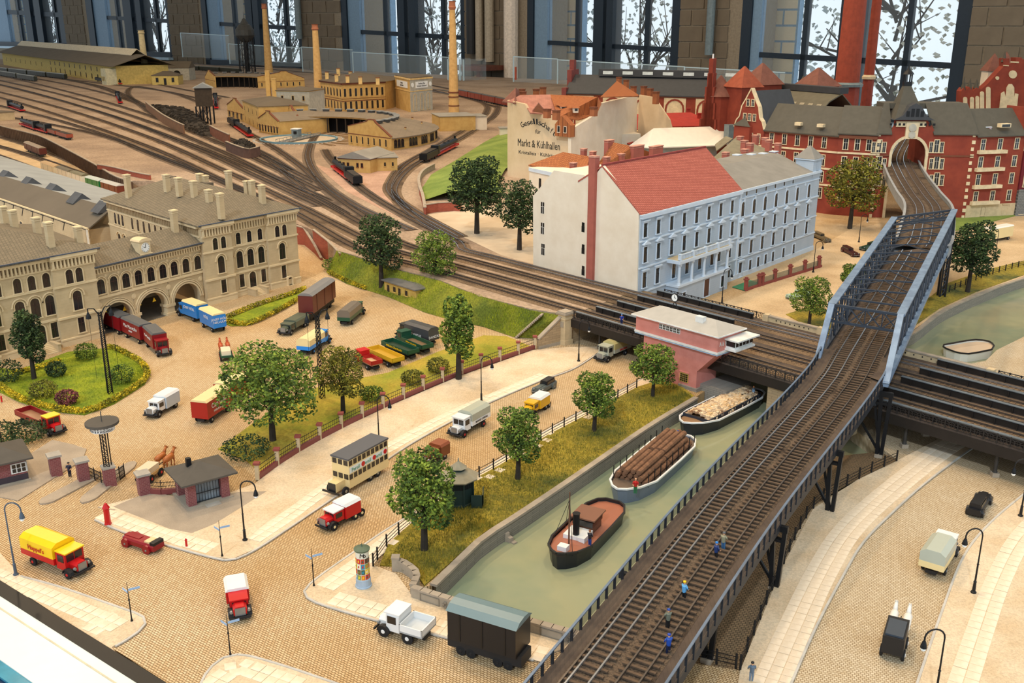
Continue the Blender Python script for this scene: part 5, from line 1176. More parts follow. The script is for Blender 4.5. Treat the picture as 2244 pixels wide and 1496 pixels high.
simple_house('chimney_base_house', 'low flat house at the foot of the tallest buff chimney', 'house', 965, 288, .28, 16, 18, 6.5, BUF, FELTG, .4)
simple_house('white_shed', 'small whitewashed shed right of the tallest chimney', 'house', 1000, 286, .25, 14, 14, 6, WHW, FELTG, .4, [('f', 8, 2.5, 1, 1.4, 'r')])
simple_house('pump_house', 'low buff brick house with gabled felt roof in front of the engine shed', 'house', 742, 376, -.35, 11.5, 16, 4.6, BUF, FELTG, 2.0, [('f', x, 1.8, .6, 1.2, 'r') for x in (2, 3.6, 7, 8.6)]+[('l', y, 1.2, .8, 2.2, 'a') for y in (3, 6, 9, 12)], hip=False, trim=BRB)
simple_house('pump_annex', 'flat roofed buff annex beside the gabled pump house', 'house', 810, 376, .22, 9, 12, 4.2, BUF, FELTG, .3, [('f', x, 1.6, .6, 1.2, 'r') for x in (2, 5, 7.5)])
simple_house('white_hut', 'tiny white hut on the green slope beside the canal office house wall', 'hut', 1096, 300, .1, 6, 6, 3.4, WHW, FELTG, .3)
# round chimneys
def stack(lab, px, yb, yt, r0, r1, m, capm, base=ZY, sq=None, rings=()):
    P = G(px, yb, base) if not sq else sq; h = zat(P, yt)-P.z; r = root('factory_chimney', lab, 'chimney', P)
    B(m).lathe([(r0, 0), (r0*.97, h*.1), (r0*.9, h*.14), (r1, h*.93)], 16).ob('shaft', r); b = B(capm)
    b.lathe([(r1*1.05, h*.925), (r1*1.3, h*.945), (r1*1.15, h*.955), (r1*1.05, h*.99), (r1*1.3, h)], 16); b.ob('crown', r)
    b = B(BRB)
    for z in rings: b.lathe([(r0*1.02, h*z), (r0*1.02, h*z+.6)], 16)
    if rings: b.ob('band', r)
BUC = mt('chimney_buff', (212, 172, 112), .85, band=(2, .8, .94), rgb2=(196, 156, 98)); CCR = mt('chimney_crown', (176, 110, 80), .8)
stack('buff round chimney between the engine sheds', 700, 229, 53, 2.9, 1.6, BUC, CCR); stack('tallest buff round chimney with patterned foot beside the guard panel', 995, 252, 2, 2.8, 1.5, BUC, CCR, rings=(.2, .16, .08))
stack('buff round chimney at the rear, beside the ball shaped water tower', 590, 167, 8, 3.8, 2.0, BUC, CCR); stack('pale round chimney at the end of the long yellow shed', 321, 178, 66, 3.2, 2.2, mt('chimney_pale', (214, 196, 152), .85), mt('chimney_crown_pale', (208, 190, 148), .8))
# ball-shaped water tower
P = G(544, 166, ZY); r = root('ball_water_tower', 'dark ball shaped water tower on lattice legs by the window', 'water tower', P); DKM = mt('tank_steel', (74, 74, 72), .6, metal=.2); zb = zat(P, 72)-ZY; R_ = 8.6
B(DKM).ball((0, 0, zb), R_, 16).ob('tank', r); B(DKM).lathe([(R_+.9, zb-2.2), (R_+.9, zb-1.8)], 16).ob('gallery', r); b = B(DKM).lathe([(R_*.5, zb+R_*.82), (2, zb+R_+2), (1.6, zb+R_+3), (.3, zb+R_+4), (.1, zb+R_+9)], 10); b.ob('roof', r)
B(BLK).tube((0, 0, 0), (0, 0, zb-R_*.8), 2.2, n=10).ob('riser', r)
for i in range(8): a = i*pi/4; b = B(BLK).tube((R_*.85*cos(a), R_*.85*sin(a), 0), (R_*.8*cos(a), R_*.8*sin(a), zb-3), .35, n=5); b.ob('leg', r)
b = B(BLK)
for i in range(8):
    for k in range(4): a, c = i*pi/4, (i+1)*pi/4; z0, z1 = (zb-4)*k/4, (zb-4)*(k+1)/4; rr = R_*.83; b.tube((rr*cos(a), rr*sin(a), z0), (rr*cos(c), rr*sin(c), z1), .18, n=4); b.tube((rr*cos(c), rr*sin(c), z0), (rr*cos(a), rr*sin(a), z1), .18, n=4)
b.ob('lattice', r)
# long yellow freight shed at the upper left
A, q = G(8, 142, ZY), G(258, 186, ZY); q2 = G(296, 183, ZY); u = ang(A, q); r = root('long_freight_shed', 'very long yellow freight shed with grey roof at the upper left', 'shed', A); L = (q-A).length; Fq = Fac(r, A, q)
H = 14; YEL = mt('yellow_render', (206, 182, 108), .85)
Fq.put(B(YEL).box(0, 0, ZY-.2, L, 40, ZY+H), 'wall'); Fq.put(B(mt('pale_render', (206, 200, 168), .85)).box(L-14, -8, ZY-.2, L, 0, ZY+H-2), 'end_block')
b = B(STR2); b.slab([(-4, -4, ZY+H), (L+6, -4, ZY+H), (L+4, 22, ZY+H+8), (-4, 22, ZY+H+8)], .5); b.slab([(-4, 22, ZY+H+8), (L+4, 22, ZY+H+8), (L+6, 44, ZY+H), (-4, 44, ZY+H)], .5); Fq.put(b, 'roof')
b = B(mt('roof_lantern', (214, 200, 172), .7)); b.slab([(-4, 18, ZY+H+7.5), (L-20, 18, ZY+H+7.5), (L-20, 23, ZY+H+12), (-4, 23, ZY+H+12)], .5); b.slab([(-4, 23, ZY+H+12), (L-20, 23, ZY+H+12), (L-20, 30, ZY+H+7), (-4, 30, ZY+H+7)], .5); Fq.put(b, 'roof_lantern')
for i in range(11): Fq.win(L*(.52+i*.04), ZY+1.6, 3.2, 4.2, 's', .2, .1, YEL, None); Fq.win(L*(.52+i*.04), ZY+8, 3.2, 3.6, 's', .2, .1, YEL, None)
for i in range(8): Fq.win(L*(.05+i*.055), ZY+5, 2.2, 4, 'r', .2, .1, YEL, None)
for i in range(3): Fq.win(L-12+i*4, ZY+3, 1.6, 3, 'r', .2, .1, YEL, None, n=8)
simple_house('yard_hut', 'small yellow hut with hipped grey roof near the pale chimney', 'hut', 334, 186, .05, 20, 14, 7, YEL, STR2, 3, [('f', 4, 2, 2, 3.4, 'r'), ('f', 10, 0, 2, 5, 'r'), ('f', 16, 2, 2, 3.4, 'r')])
simple_house('yard_hall', 'small grey gabled hall with round window behind the yellow hut', 'hut', 352, 176, .05, 24, 20, 10, GREYB, STR2, 5, [('f', 14, 2, 6, 6, 'a')], hip=False)
simple_house('coal_hut', 'grey brown hut at the left edge beside the engines', 'hut', -30, 262, -.6, 12, 8, 4, STW, STR2, .4)
# coal stage: wooden sand tower, coal heap walls
P = G(452, 272, ZY); r = root('sand_tower', 'dark wooden coal tower on stilts above the coal heap', 'tower', P); zt = zat(P, 232)-ZY; WDD = mt('dark_board', (74, 62, 50), .85, band=(0, .6, .8))
B(WDD).cb(0, 0, zt-.0, 7.5, 7, 8.5, .25).ob('cabin', r); b = B(STR3); b.add([(-4.6, -4.3, zt+8.3), (4.6, -4.3, zt+8.3), (4.6, 4.3, zt+8.3), (-4.6, 4.3, zt+8.3), (0, -4.3, zt+10.6), (0, 4.3, zt+10.6)], [(0, 4, 5, 3), (1, 2, 5, 4), (0, 1, 4), (3, 5, 2)]); b.ob('roof', r, None, .25)
for x in (-3.2, 0, 3.2):
    for y in (-3, 3): B(BLK).tube((x, y, 0), (x, y, zt), .4, n=5).ob('leg', r)
b = B(BLK)
for x in (-3.2, 0): b.bar((x, -3, 1), (x+3.2, -3, zt-1), .25, .25); b.bar((x+3.2, -3, 1), (x, -3, zt-1), .25, .25)
b.ob('brace', r)
COAL = mt('coal', (66, 58, 50), .9, var=.2, kind='island', rgb2=(40, 36, 32))
def heap(name, lab, px, h, n, s, m=COAL, base=ZY):
    pts = [G(x, y, base) for x, y in px]; c = sum(pts, V((0, 0, 0)))/len(pts); o = B(m); k = 0
    bm_ = [(p.x, p.y, base) for p in pts]+[(c.x+(p.x-c.x)*.55, c.y+(p.y-c.y)*.55, base+h) for p in pts]; q = len(pts)
    o.add(bm_, [(i, (i+1) % q, q+(i+1) % q, q+i) for i in range(q)]+[tuple(range(q, 2*q))])
    for i in range(n):
        a, b2 = pts[rnd.randrange(q)], pts[rnd.randrange(q)]; t = rnd.random(); p = c.lerp(a.lerp(b2, rnd.random()), math.sqrt(t)); e = base+h*min(1, (1-math.sqrt(t))*2.0+.02)
        o.cb(p.x, p.y, e-.1, s*rnd.uniform(.5, 1.3), s*rnd.uniform(.5, 1.3), s*rnd.uniform(.3, .9), rnd.uniform(0, 3))
    t = o.ob(name); tag(t, lab, 'coal', kind='stuff'); return t
heap('coal_heap', 'long dark coal heap behind the curved brown wall', [(330, 232), (400, 240), (440, 258), (480, 300), (445, 300), (400, 282), (355, 256)], 3.2, 700, 1.3)
heap('coal_heap', 'small grey coal heap inside the low brick bunker', [(505, 322), (530, 308), (562, 326), (545, 336)], 2.0, 200, .9)
def low_wall(lab, px, h, m, name='bunker_wall', base=ZY, t=.5):
    L = resamp([G(x, y, base) for x, y in px], 4); r = root(name, lab, 'wall', L[0]); b = B(m)
    for p, q in zip(L, L[1:]): b.bar(p+V((0, 0, h/2)), q+V((0, 0, h/2)), t, h)
    wob(b, 'wall', r); b = B(CAP)
    for p, q in zip(L, L[1:]): b.bar(p+V((0, 0, h+.1)), q+V((0, 0, h+.1)), t+.3, .2)
    wob(b, 'coping', r); return r
TANW = mt('tan_board', (140, 102, 74), .85, var=.12)
low_wall('curved brown board wall holding the coal heap', [(321, 240), (335, 252), (358, 270), (385, 286), (405, 296)], 4.2, TANW)
low_wall('low purple brown brick bunker beside the yard tracks', [(497, 330), (520, 340), (547, 348), (570, 342)], 3.4, mt('purple_brick', (112, 84, 74), .85))
low_wall('reddish plank bin in the coal stage', [(462, 296), (480, 306), (505, 318)], 4.0, mt('red_board', (140, 86, 62), .85))
low_wall('small red brick wall beside the big dark trees', [(933, 468), (955, 464), (990, 462), (1010, 463)], 2.2, REDBR, 'brick_wall', ZY)
low_wall('curved pale stone wall edging the green slope', [(921, 425), (918, 402), (928, 384), (952, 370)], 1.6, CAP, 'stone_wall', ZY)
low_wall('short red wall at the bend of the curved track', [(921, 426), (927, 445), (932, 474)], 2.0, REDBR, 'brick_wall', ZY)
low_wall('red curved wall behind the station chimneys', [(215, 370), (250, 376), (290, 386), (330, 394)], 1.4, REDBR, 'brick_wall', ZY)
# green slope towards the white office wall
b = B(GREENG); A = [G(x, y, ZY+.1) for x, y in ((925, 440), (925, 412), (945, 382), (1000, 350), (1060, 312), (1108, 286))]; C = [G(x, y, ZY+2.5) for x, y in ((990, 418), (985, 392), (1010, 365), (1050, 342), (1092, 318), (1125, 296))]
strip(b, A, C); strip(b, C, [p+V((14, 6, -1.5)) for p in C]); struct(b, 'embankment')
struct(B(mt('pale_yard', (206, 188, 162), .95, rgb2=(184, 164, 138), scale=.1)).prism([xy(G(x, y, ZY)) for x, y in ((936, 470), (1080, 452), (1170, 470), (1172, 580), (1100, 560), (1000, 512))], ZY-.2, ZY+.05), 'ground')
struct(B(mt('pink_gravel', (196, 160, 138), .95, rgb2=(176, 140, 118), scale=.15, fine=2, fs=.25)).prism([xy(G(x, y, ZY)) for x, y in ((690, 360), (760, 380), (860, 372), (930, 350), (880, 378), (848, 420), (900, 470), (960, 510), (880, 480), (760, 420))], ZY-.2, ZY+.05), 'ground')
# ================================================================ market company house with lettering
gA, gB_ = flat(G(1112, 300, 20)), flat(G(1251, 300, 12.5))
PL1 = mt('lettered_plaster', (222, 198, 164), .85, rgb2=(210, 184, 148), scale=.15)
c = V((13.9*1.28, 290, 0)); gB_ = V((17.6, 290, 0)); gA = V((-1.5, 308, 0)); ga = ang(gA, gB_); gU = V((cos(ga), sin(ga), 0)); gN = V((sin(ga), -cos(ga), 0))
r = root('market_house', 'tall cream house with black painted lettering on its bare wall', 'house', gB_); Fq = Fac(r, gA, gB_)
s_ = lambda x, y: Fq.sz(x, y)
prof = [(s_(1112, 300)[0], 0), (s_(1251, 300)[0], 0)]+[s_(*p) for p in ((1251, 285), (1225, 282), (1224, 257), (1160, 246), (1150, 228), (1112, 219))]
Fq.put(B(PL1).yprism(prof, 0, 1.0), 'lettered_wall')
def wtxt(body, px, py, hpx, wpx, rot=0):
    s, z = s_(px, py); k = (s_(px+50, py)[0]-s_(px-50, py)[0])/100; kz = abs(s_(px, py+20)[1]-s_(px, py-20)[1])/40
    o = text(body, hpx*kz*1.38, BLK, r, Fq.P(s, z, .05), (pi/2, 0, Fq.a)); bpy.context.view_layer.update()
    w = o.dimensions.x or 1; o.scale = (wpx*k/w, 1, 1)
    if rot: o.rotation_euler = (MX.Rotation(Fq.a, 4, 'Z') @ MX.Rotation(pi/2, 4, 'X') @ MX.Rotation(rot, 4, 'Z')).to_euler()
wtxt('Markt & Kühlhallen', 1180, 317, 17, 92); wtxt('für', 1179, 289, 9, 11); wtxt('Kristalleis · Kühlräume', 1182, 338, 8, 92)
for i, ch in enumerate('Gesellschaft'):
    t = i/11; px = 1145+t*70; py = 282-22*math.sin(pi*(.12+t*.80))+t*16; wtxt(ch, px, py, 13, 6.2 if ch not in 'lf' else 3, .75-1.45*t)
sw = Fac(r, gB_, gB_+V((cos(ga+1.72), sin(ga+1.72), 0))*60); e = lambda x, y: sw.sz(x, y)
prof = [(0, 0), (e(1397, 300)[0], 0)]+[e(*p) for p in ((1397, 208), (1318, 226), (1310, 248), (1251, 284))]
sw.put(B(WHW).yprism(prof, 0, 1.0), 'side_wall')
bw_ = Fac(r, sw.B*1 if 0 else V((sw.P(prof[1][0], 0)+r.location).to_tuple()), V((sw.P(prof[1][0], 0)+r.location).to_tuple())+gU*16)
bw_.put(B(PL1).yprism([(0, 0), (14, 0), (14, 16), bw_.sz(1460, 246) if 0 else (12, prof[2][1]-7), (6, prof[2][1]-.5), (0, prof[2][1])], 0, .6), 'end_wall')
ORR = mt('orange_tile', (176, 108, 62), .85, kind='cobble', rgb2=(160, 94, 54), mortar=(120, 68, 40), bw=.4, rh=.5, ms=.05, rot=(0, 0, .3)); PKR = mt('pink_tile', (184, 128, 112), .85, band=(0, .6, .9))
def pslab(m, pts, name, rr=None, t=.3): o = B(m).slab([G(x, y, z) for x, y, z in pts], t); return wob(o, name, rr or r)
pslab(ORR, [(1206, 207, 29), (1310, 212, 29), (1318, 226, 29), (1306, 250, 24), (1268, 262, 23), (1224, 257, 24), (1220, 250, 24)], 'roof')
pslab(PKR, [(1112, 222, 27.5), (1140, 208, 29), (1206, 207, 29), (1220, 250, 24), (1162, 247, 25), (1150, 228, 26.5)], 'roof')
pslab(PKR, [(1166, 242, 25.5), (1180, 224, 28.5), (1200, 248, 25)], 'roof_gablet')
pslab(ORR, [(1316, 212, 29.5), (1352, 177, 33), (1400, 208, 29), (1397, 210, 29)], 'roof')
for x, yb, yt in ((1146, 222, 202), (1144, 210, 196), (1175, 215, 196), (1190, 208, 192), (1199, 252, 240), (1219, 256, 243), (1301, 248, 236), (1356, 190, 170), (1372, 192, 176), (1388, 204, 190), (1410, 212, 190), (1424, 216, 195), (1437, 222, 202)): P = G(x, yb, 27); chimney(r, P, 1.5, 1.5, zat(P, yt)-27, mt('orange_brick', (160, 96, 60), .85), BRB, ga)
s0, z0 = s_(1224, 268); s1, z1 = s_(1252, 284)
b = B(ORR).box(s0, -1.6, z1-2.0, s1+1.0, .5, z0-.4); b.yprism([(s0, z0-.4), (s1+1, z0-.4), ((s0+s1)/2, z0+2.2)], -1.6, .5); Fq.put(b, 'corner_bay')
for i in range(2): Fq.win(s0+(s1-s0)*(.3+.5*i), z1-.8, .9, 1.7, 'r', .1, .08, WHW, DSH, n=1.6)
for x, y in ((1233, 240), (1261, 243)): P = G(x, y, 25.5); b = B(WHW).cb(0, 0, -.5, 1.4, 1.2, 1.4); b.m(ORR).add([(-1, -1, .9), (1, -1, .9), (1.6, 3, 1.6), (-1.6, 3, 1.6)], [(0, 1, 2, 3)]); b.m(GLASS).cb(0, -.62, 0, .9, .05, .7); b.ob('dormer', r, P-r.location, .3)
# ================================================================ houses in the block behind the pale blue house
RDR = mt('red_roof', (170, 52, 40), .7, rgb2=(156, 44, 34), band=(0, .7, .93)); PALER = mt('pale_roof', (232, 222, 206), .8, var=.02)
r = root('red_roof_house', 'cream house with wide bright red hipped roof behind the white roof', 'house', G(1320, 300, 10))
pslab(RDR, [(1317, 284, 17), (1371, 251, 20), (1443, 248, 20), (1455, 277, 17), (1337, 291, 17)], 'roof'); pslab(RDR, [(1443, 248, 20), (1514, 246, 20), (1580, 275, 17), (1455, 277, 17)], 'roof'); pslab(RDR, [(1357, 306, 14), (1400, 296, 15.5), (1415, 290, 16), (1380, 316, 14)], 'roof')
Fq = Fac(r, G(1318, 286, 17), G(1337, 293, 17)); Fq.put(B(WHW).box(0, 0, 0, Fq.L, 10, 16.8), 'wall')
for i in range(3): Fq.win(Fq.L*(.25+i*.28), 13, .9, 2.4, 'r', .1, .08, WHW, DSH); Fq.win(Fq.L*(.25+i*.28), 8.5, .9, 2.4, 'r', .1, .08, WHW, DSH)
F2 = Fac(r, G(1337, 293, 17), G(1455, 279, 17)); F2.put(B(mt('cream_wall', (236, 214, 160), .85)).box(0, 0, 0, F2.L, 6, 16.8), 'wall')
for x, y0, y1 in ((1431, 240, 250), (1508, 238, 250), (1532, 249, 260), (1561, 259, 268), (1556, 266, 276)): P = G(x, y1, 18.5); chimney(r, P, 1.3, 1.3, zat(P, y0)-18.5, RDR, RDR)
r = root('white_roof_house', 'house with large plain cream white roof in the middle of the block', 'house', G(1500, 320, 10))
pslab(PALER, [(1380, 318, 14.5), (1432, 281, 19), (1588, 276, 19), (1646, 306, 15), (1570, 318, 14), (1420, 323, 14)], 'roof'); Fq = Fac(r, G(1382, 322, 14), G(1640, 310, 14)); Fq.put(B(mt('blue_grey_wall', (176, 190, 194), .85)).box(0, .4, 0, Fq.L, 6, 13.8), 'wall')
r = root('grey_roof_house', 'house with grey brown gabled felt roof right of the red tiled roof', 'house', G(1600, 340, 10))
pslab(mt('brown_felt', (132, 124, 102), .9), [(1560, 348, 17), (1613, 300, 21), (1690, 330, 18.5), (1576, 349, 17.5)], 'roof'); pslab(mt('brown_felt', (132, 124, 102), .9), [(1567, 316, 18), (1590, 298, 20), (1606, 303, 20), (1570, 330, 18)], 'roof')
for x, yb, yt in ((1590, 344, 335), (1621, 314, 300), (1630, 326, 309), (1643, 333, 315), (1632, 336, 328), (1655, 314, 297), (1676, 318, 303), (1684, 324, 308), (1704, 330, 315)): P = G(x, yb, 19.5); chimney(r, P, 1.4, 1.3, zat(P, yt)-19.5, RBR, mt('chimney_edge', (208, 152, 132), .8), hu)
r = root('orange_roof_house', 'low house with orange brown tiled roof left of the white gable', 'house', G(1170, 400, 4.5))
pslab(ORR, [(1158, 361, 16), (1234, 333, 19), (1294, 343, 18), (1310, 360, 15), (1280, 380, 15), (1216, 374, 15)], 'roof'); Fq = Fac(r, G(1160, 364, 16), G(1216, 376, 16)); Fq.put(B(WHW).box(0, 0, 0, Fq.L, 12, 15.7), 'wall'); Fq.put(B(BLT).box(0, -.2, 14.8, Fq.L, 0, 15.7), 'cornice')
for x in (1184, 1201): Fq.win(Fq.sz(x, 380)[0], 11, 1.1, 2.6, 'r', .1, .08, WHW, DSH)
pslab(ORR, [(1300, 372, 17), (1345, 312, 22), (1386, 320, 21), (1440, 338, 18), (1330, 366, 17)], 'roof'); pslab(PKR, [(1245, 373, 16.8), (1294, 360, 18), (1300, 384, 17), (1260, 376, 16.8)], 'roof')
for x, yb, yt, w in ((1279, 340, 327, 1.3), (1299, 345, 333, 1.3), (1256, 378, 358, 1.2), (1267, 380, 371, 1.2), (1334, 342, 308, 2.6), (1329, 358, 345, 1.4), (1361, 352, 338, 1.4), (1395, 346, 320, 4.6), (1437, 342, 321, 4.6)): P = G(x, yb, 18); chimney(r, P, w, 1.2, zat(P, yt)-18, RBR, mt('chimney_edge', (208, 152, 132), .8), hu)
# ================================================================ long black roofed hall and red works at the right back
RED = mt('works_brick', (142, 62, 44), .85, rgb2=(126, 52, 38), scale=.3, band=(2, .4, .95)); REDD = mt('roof_brown', (128, 82, 70), .8, band=(0, .7, .92)); CREAM = mt('cream_trim', (226, 206, 168), .8); BLR = mt('black_roof', (62, 64, 68), .6, var=.06); GRN = mt('grey_green_roof', (104, 100, 86), .8, var=.06); GRND = mt('slate_dark', (84, 80, 70), .85, var=.06)
A, q = G(1237, 300, 0), G(1545, 330, 0); A = V((20, 430, 0)); q = V((100, 398, 0)); r = root('market_hall', 'long market hall with black roof and white round arched panels, before the window', 'hall', A); Fq = Fac(r, A, q)
ez = lambda x, y: Fq.sz(x, y); L = ez(1545, 235)[0]; x0 = ez(1237, 210)[0]; h0 = ez(1240, 203)[1]
Fq.put(B(RED).box(x0, 0, 0, L, 24, h0), 'wall'); b = B(BLR); b.slab([(x0, -.8, h0), (L, -.8, h0), (L, 11, h0+7), (x0, 11, h0+7)], .4); b.slab([(x0, 11, h0+7), (L, 11, h0+7), (L, 25, h0), (x0, 25, h0)], .4); Fq.put(b, 'roof')
b = B(BLR).box(x0+12, 9, h0+6.6, L, 13, h0+9.4); Fq.put(b, 'ridge_vent')
me = B(mt('skylight_glass', (216, 226, 228), .3)).box(0, -.1, 0, 4.4, .1, 1.3).mesh('ridge_light')
for i in range(8): ob('ridge_light', me, r, Fq.P(x0+14+i*8.6, h0+7.4, -8.9), Fq.a)
for i in range(6): d = x0+4+i*13; Fq.put(B(CREAM).box(d, -.3, 2, d+9, 0, h0-1), 'panel'); Fq.win(d+4.5, 3, 6.6, h0-5, 'a', .7, .5, RED, DSH, GLASS)
b = B(mt('purple_brick_b', (132, 66, 62), .8)).yprism([(x0-1, 0), (x0+1, 0), (x0+1, h0+2), (x0-1, h0+2)], -1, 25); b.box(x0-1, 6, h0, x0+1, 16, h0+9); b.box(x0-1, 9, h0+9, x0+1, 12, h0+13); Fq.put(b, 'stepped_gable')
Fq.put(B(BRB).box(x0, -.5, h0-.9, L, 0, h0), 'cornice')
# small pointed roofs at the far left of the block
r = root('corner_roof', 'small red brown pointed roof left of the lettered house', 'house', G(1130, 240, 10)); pslab(REDD, [(1100, 222, 27), (1130, 192, 31), (1156, 214, 27), (1130, 226, 27)], 'roof'); b = B(RED).tube((0, 0, 14), (0, 0, 20), .5, n=6); b.ob('flue', r)
P = V((80, 345, 0))
# turreted red works: tower, round turret, hall with roof lights
def upr(name, lab, cat, A, Q, h=0): r = root(name, lab, cat, A); return r, Fac(r, A, Q)
wA, wB = V((72, 338, 0)), V((112, 262, 0)); r, Fq = upr('brewery_works', 'red brick works with stepped tower, turrets and long roof lights', 'works', wA, wB)
wA2 = flat(G(1600, 330, 9)); wB2 = flat(G(1778, 415, 4))
def zf(x, y): return Fq.sz(x, y)
sA_, sB_ = zf(1600, 300)[0], zf(1778, 300)[0]; eh = zf(1778, 268)[1]
Fq.put(B(RED).box(sA_, 0, 0, sB_, 20, eh-.6), 'wall'); b = B(GRN); b.slab([(sA_, -.6, eh-.6), (sB_, -.6, eh-.6), (sB_, 6, eh+6), (sA_, 6, eh+6)], .4); b.slab([(sA_, 6, eh+6), (sB_, 6, eh+6), (sB_, 11, eh+8.2), (sA_, 11, eh+8.2)], .4); b.slab([(sA_, 11, eh+8.2), (sB_, 11, eh+8.2), (sB_, 21, eh), (sA_, 21, eh)], .4); Fq.put(b, 'roof')
Fq.put(B(BLR).box(sA_+2, 10, eh+8, sB_, 13.5, eh+9.8), 'ridge_vent')
me = B(mt('roof_light', (146, 138, 116), .4)).slab([(0, 0, 0), (1.9, 0, 0), (1.9, 4.2, 4.2), (0, 4.2, 4.2)], .15).mesh('roof_light'); n_ = int((sB_-sA_)/3.6)
for i in range(n_): ob('roof_light', me, r, Fq.P(sA_+1.2+i*3.6, eh+.85, -.7), Fq.a)
for i in range(7): d = sA_+(sB_-sA_)*(i+.5)/7; Fq.win(d, eh-6.5, 1.7, 4.2, 'r', .3, .2, CREAM, None, WHW); Fq.win(d, 6.0, 1.7, 2.8, 'r', .4, .2, CREAM, DSH, GLASS, 'f'); Fq.win(d, 1.0, 1.7, 2.8, 'r', .4, .2, CREAM, DSH)
for z in (eh-5.2, 5.0, 11): Fq.band(CREAM, z, z+.4, .2, 'string_course', sA_, sB_)
Fq.band(BRB, eh-1.2, eh-.5, .5, 'cornice', sA_, sB_)
def tower(px, yb, w, h, cap, m, capm, lab=None, nseg=4, z=0.0, name='turret'):
    P = G(px, yb, 0) if not isinstance(px, V) else px; b = B(m).lathe([(w, 0), (w, h)], nseg); b.m(capm).lathe([(w*1.14, h), (w*.05, h+cap)], nseg); return b.ob(name, r, V((P.x, P.y, z))-V(r.location), .5)
tp = lambda x, Y: V(((x-1122)/F*(CT*Y+ST*35), Y, 0))
def tow(px, Y, w, ytop, ycap, m, capm, n=4): P = tp(px, Y); h = zat(P, ycap); tower(P, 0, w, h, zat(P, ytop)-h, m, capm, nseg=n)
tow(1572, 320, 4.6, 165, 210, RED, REDD, 10); tow(1621, 316, 5.6, 145, 190, RED, mt('tower_tile', (160, 82, 58), .8)); tow(1660, 330, 6.5, 138, 184, RED, REDD); tow(1781, 330, 6.8, 148, 188, RED, REDD); tow(1750, 340, 1.2, 165, 184, RED, GRND, 6)
P = tp(1552, 318); b = B(RED); zt = zat(P, 190)
for k, (w, y) in enumerate(((5.4, 260), (4.2, 225), (3.0, 190), (1.9, 160), (1.3, 128))): b.cb(0, 0, 0, w, 3.2, zat(P, y), -.5)
b.m(WHITEP).lathe([(.3, zat(P, 128)), (.25, zat(P, 118))], 8); b.ob('stepped_tower', r, P-r.location)
pslab(mt('tower_tile', (160, 82, 58), .8), [(1600, 216, 27), (1622, 190, 30), (1650, 196, 29), (1640, 222, 26)], 'tower_roof')
P = tp(1601, 312); b = B(GPIPE).cb(0, 0, 15, 3.4, 3, 5, .3); b.ob('oriel', r, P-r.location)
# two great red chimneys
def bigstack(lab, px, Y, wpx, yb, top, n): 
    P = tp(px, Y); k = (CT*Y)/F*wpx/2; r_ = root('factory_chimney', lab, 'chimney', P); z0 = zat(P, yb); RC_ = mt('stack_red', (156, 68, 46), .75, band=(2, .8, .95))
    B(RC_).lathe([(k*1.12, z0), (k*.9, z0+60)], 20).ob('shaft', r_); B(mt('stack_base', (150, 66, 52), .8)).lathe([(k*1.25, 0), (k*1.18, z0-1.2)], 8).ob('base', r_); B(CREAM if n else GPIPE).lathe([(k*1.45, z0-1.4), (k*1.5, z0-.6), (k*1.2, z0)], 16).ob('collar', r_)
bigstack('thick red round chimney rising beyond the top edge', 1846, 345, 47, 180, 0, 0); bigstack('slim red round chimney with cream collar, right of the thick one', 1892, 352, 20, 164, 0, 1)
# ---- arched corner house that swallows the viaduct
nA, nB_ = V((96.5, 264, 0)), V((121.5, 262, 0)); r, Fq = upr('arch_house', 'red brick house with great arch swallowing the viaduct and pyramid roof', 'house', nA, nB_)
zf = Fq.sz; L = Fq.L; ac = zf(1992, 330)[0]; ar = (zf(2026, 340)[0]-zf(1952, 340)[0])/2; asz = zf(1990, 338)[1]; eh = zf(1905, 292)[1]; n = 12
arc = [(ac+ar*cos(pi*i/n), asz+ar*sin(pi*i/n)) for i in range(n+1)]; gl, gr = zf(1950, 292)[0], zf(2050, 292)[0]; gt = zf(1995, 263)[1]; gl2, gr2 = zf(1962, 262)[0], zf(2032, 262)[0]
front = [(0, 0), (0, eh), (gl, eh), (gl+1, eh+2), (gl2, gt), (gr2, gt), (gr-1, eh+2), (gr, eh), (L, eh), (L, 0), (ac+ar, 0)]+arc+[(ac-ar, 0)]
Fq.put(B(RED).yprism(front, 0, 1.0), 'front_wall'); Fq.put(B(RED).box(0, .9, 0, ac-ar-.3, 16, eh).box(ac+ar+.3, .9, 0, L, 16, eh), 'wall')
b = B(CREAM)
for i in range(n): (xa, za), (xb, zb) = arc[i], arc[i+1]; b.bar((ac+(xa-ac)*1.07, -.05, asz+(za-asz)*1.07), (ac+(xb-ac)*1.07, -.05, asz+(zb-asz)*1.07), .5, .7)
for s in (-1, 1): b.box(ac+s*ar*1.07-.35, -.3, 0, ac+s*ar*1.07+.35, .2, asz)
Fq.put(b, 'arch_moulding')
b = B(CREAM).box(ac-1.6, -.6, asz+ar-.3, ac+1.6, 0, gt-.6); b.box(gl2+.3, -.35, gt-1.7, gr2-.3, 0, gt-.3); Fq.put(b, 'crest'); b = B(GREYB).lathe([(1, 0), (.7, .25)], 12, (ac, -.85, asz+ar+2.6), 'y').lathe([(1.0, 0), (.7, .25)], 6, (ac, -.85, asz+ar+.8), 'y'); Fq.put(b, 'shield')
b = B(BLK)
for i in range(4):
    for s in (-1, 1): b.box(ac+s*(2.2+i*1.1)-.3, -.4, gt-1.4, ac+s*(2.2+i*1.1)+.3, -.3, gt-.8)
Fq.put(b, 'corbel_shade')  # raised black blocks painted as the shade of small recesses
b = B(CREAM)
for k in range(13):
    for x in (0, L-.9): b.box(x, -.2, k*1.8, x+(.9 if k % 2 else .7), .1, k*1.8+.9)
Fq.put(b, 'quoin', kind='stuff')
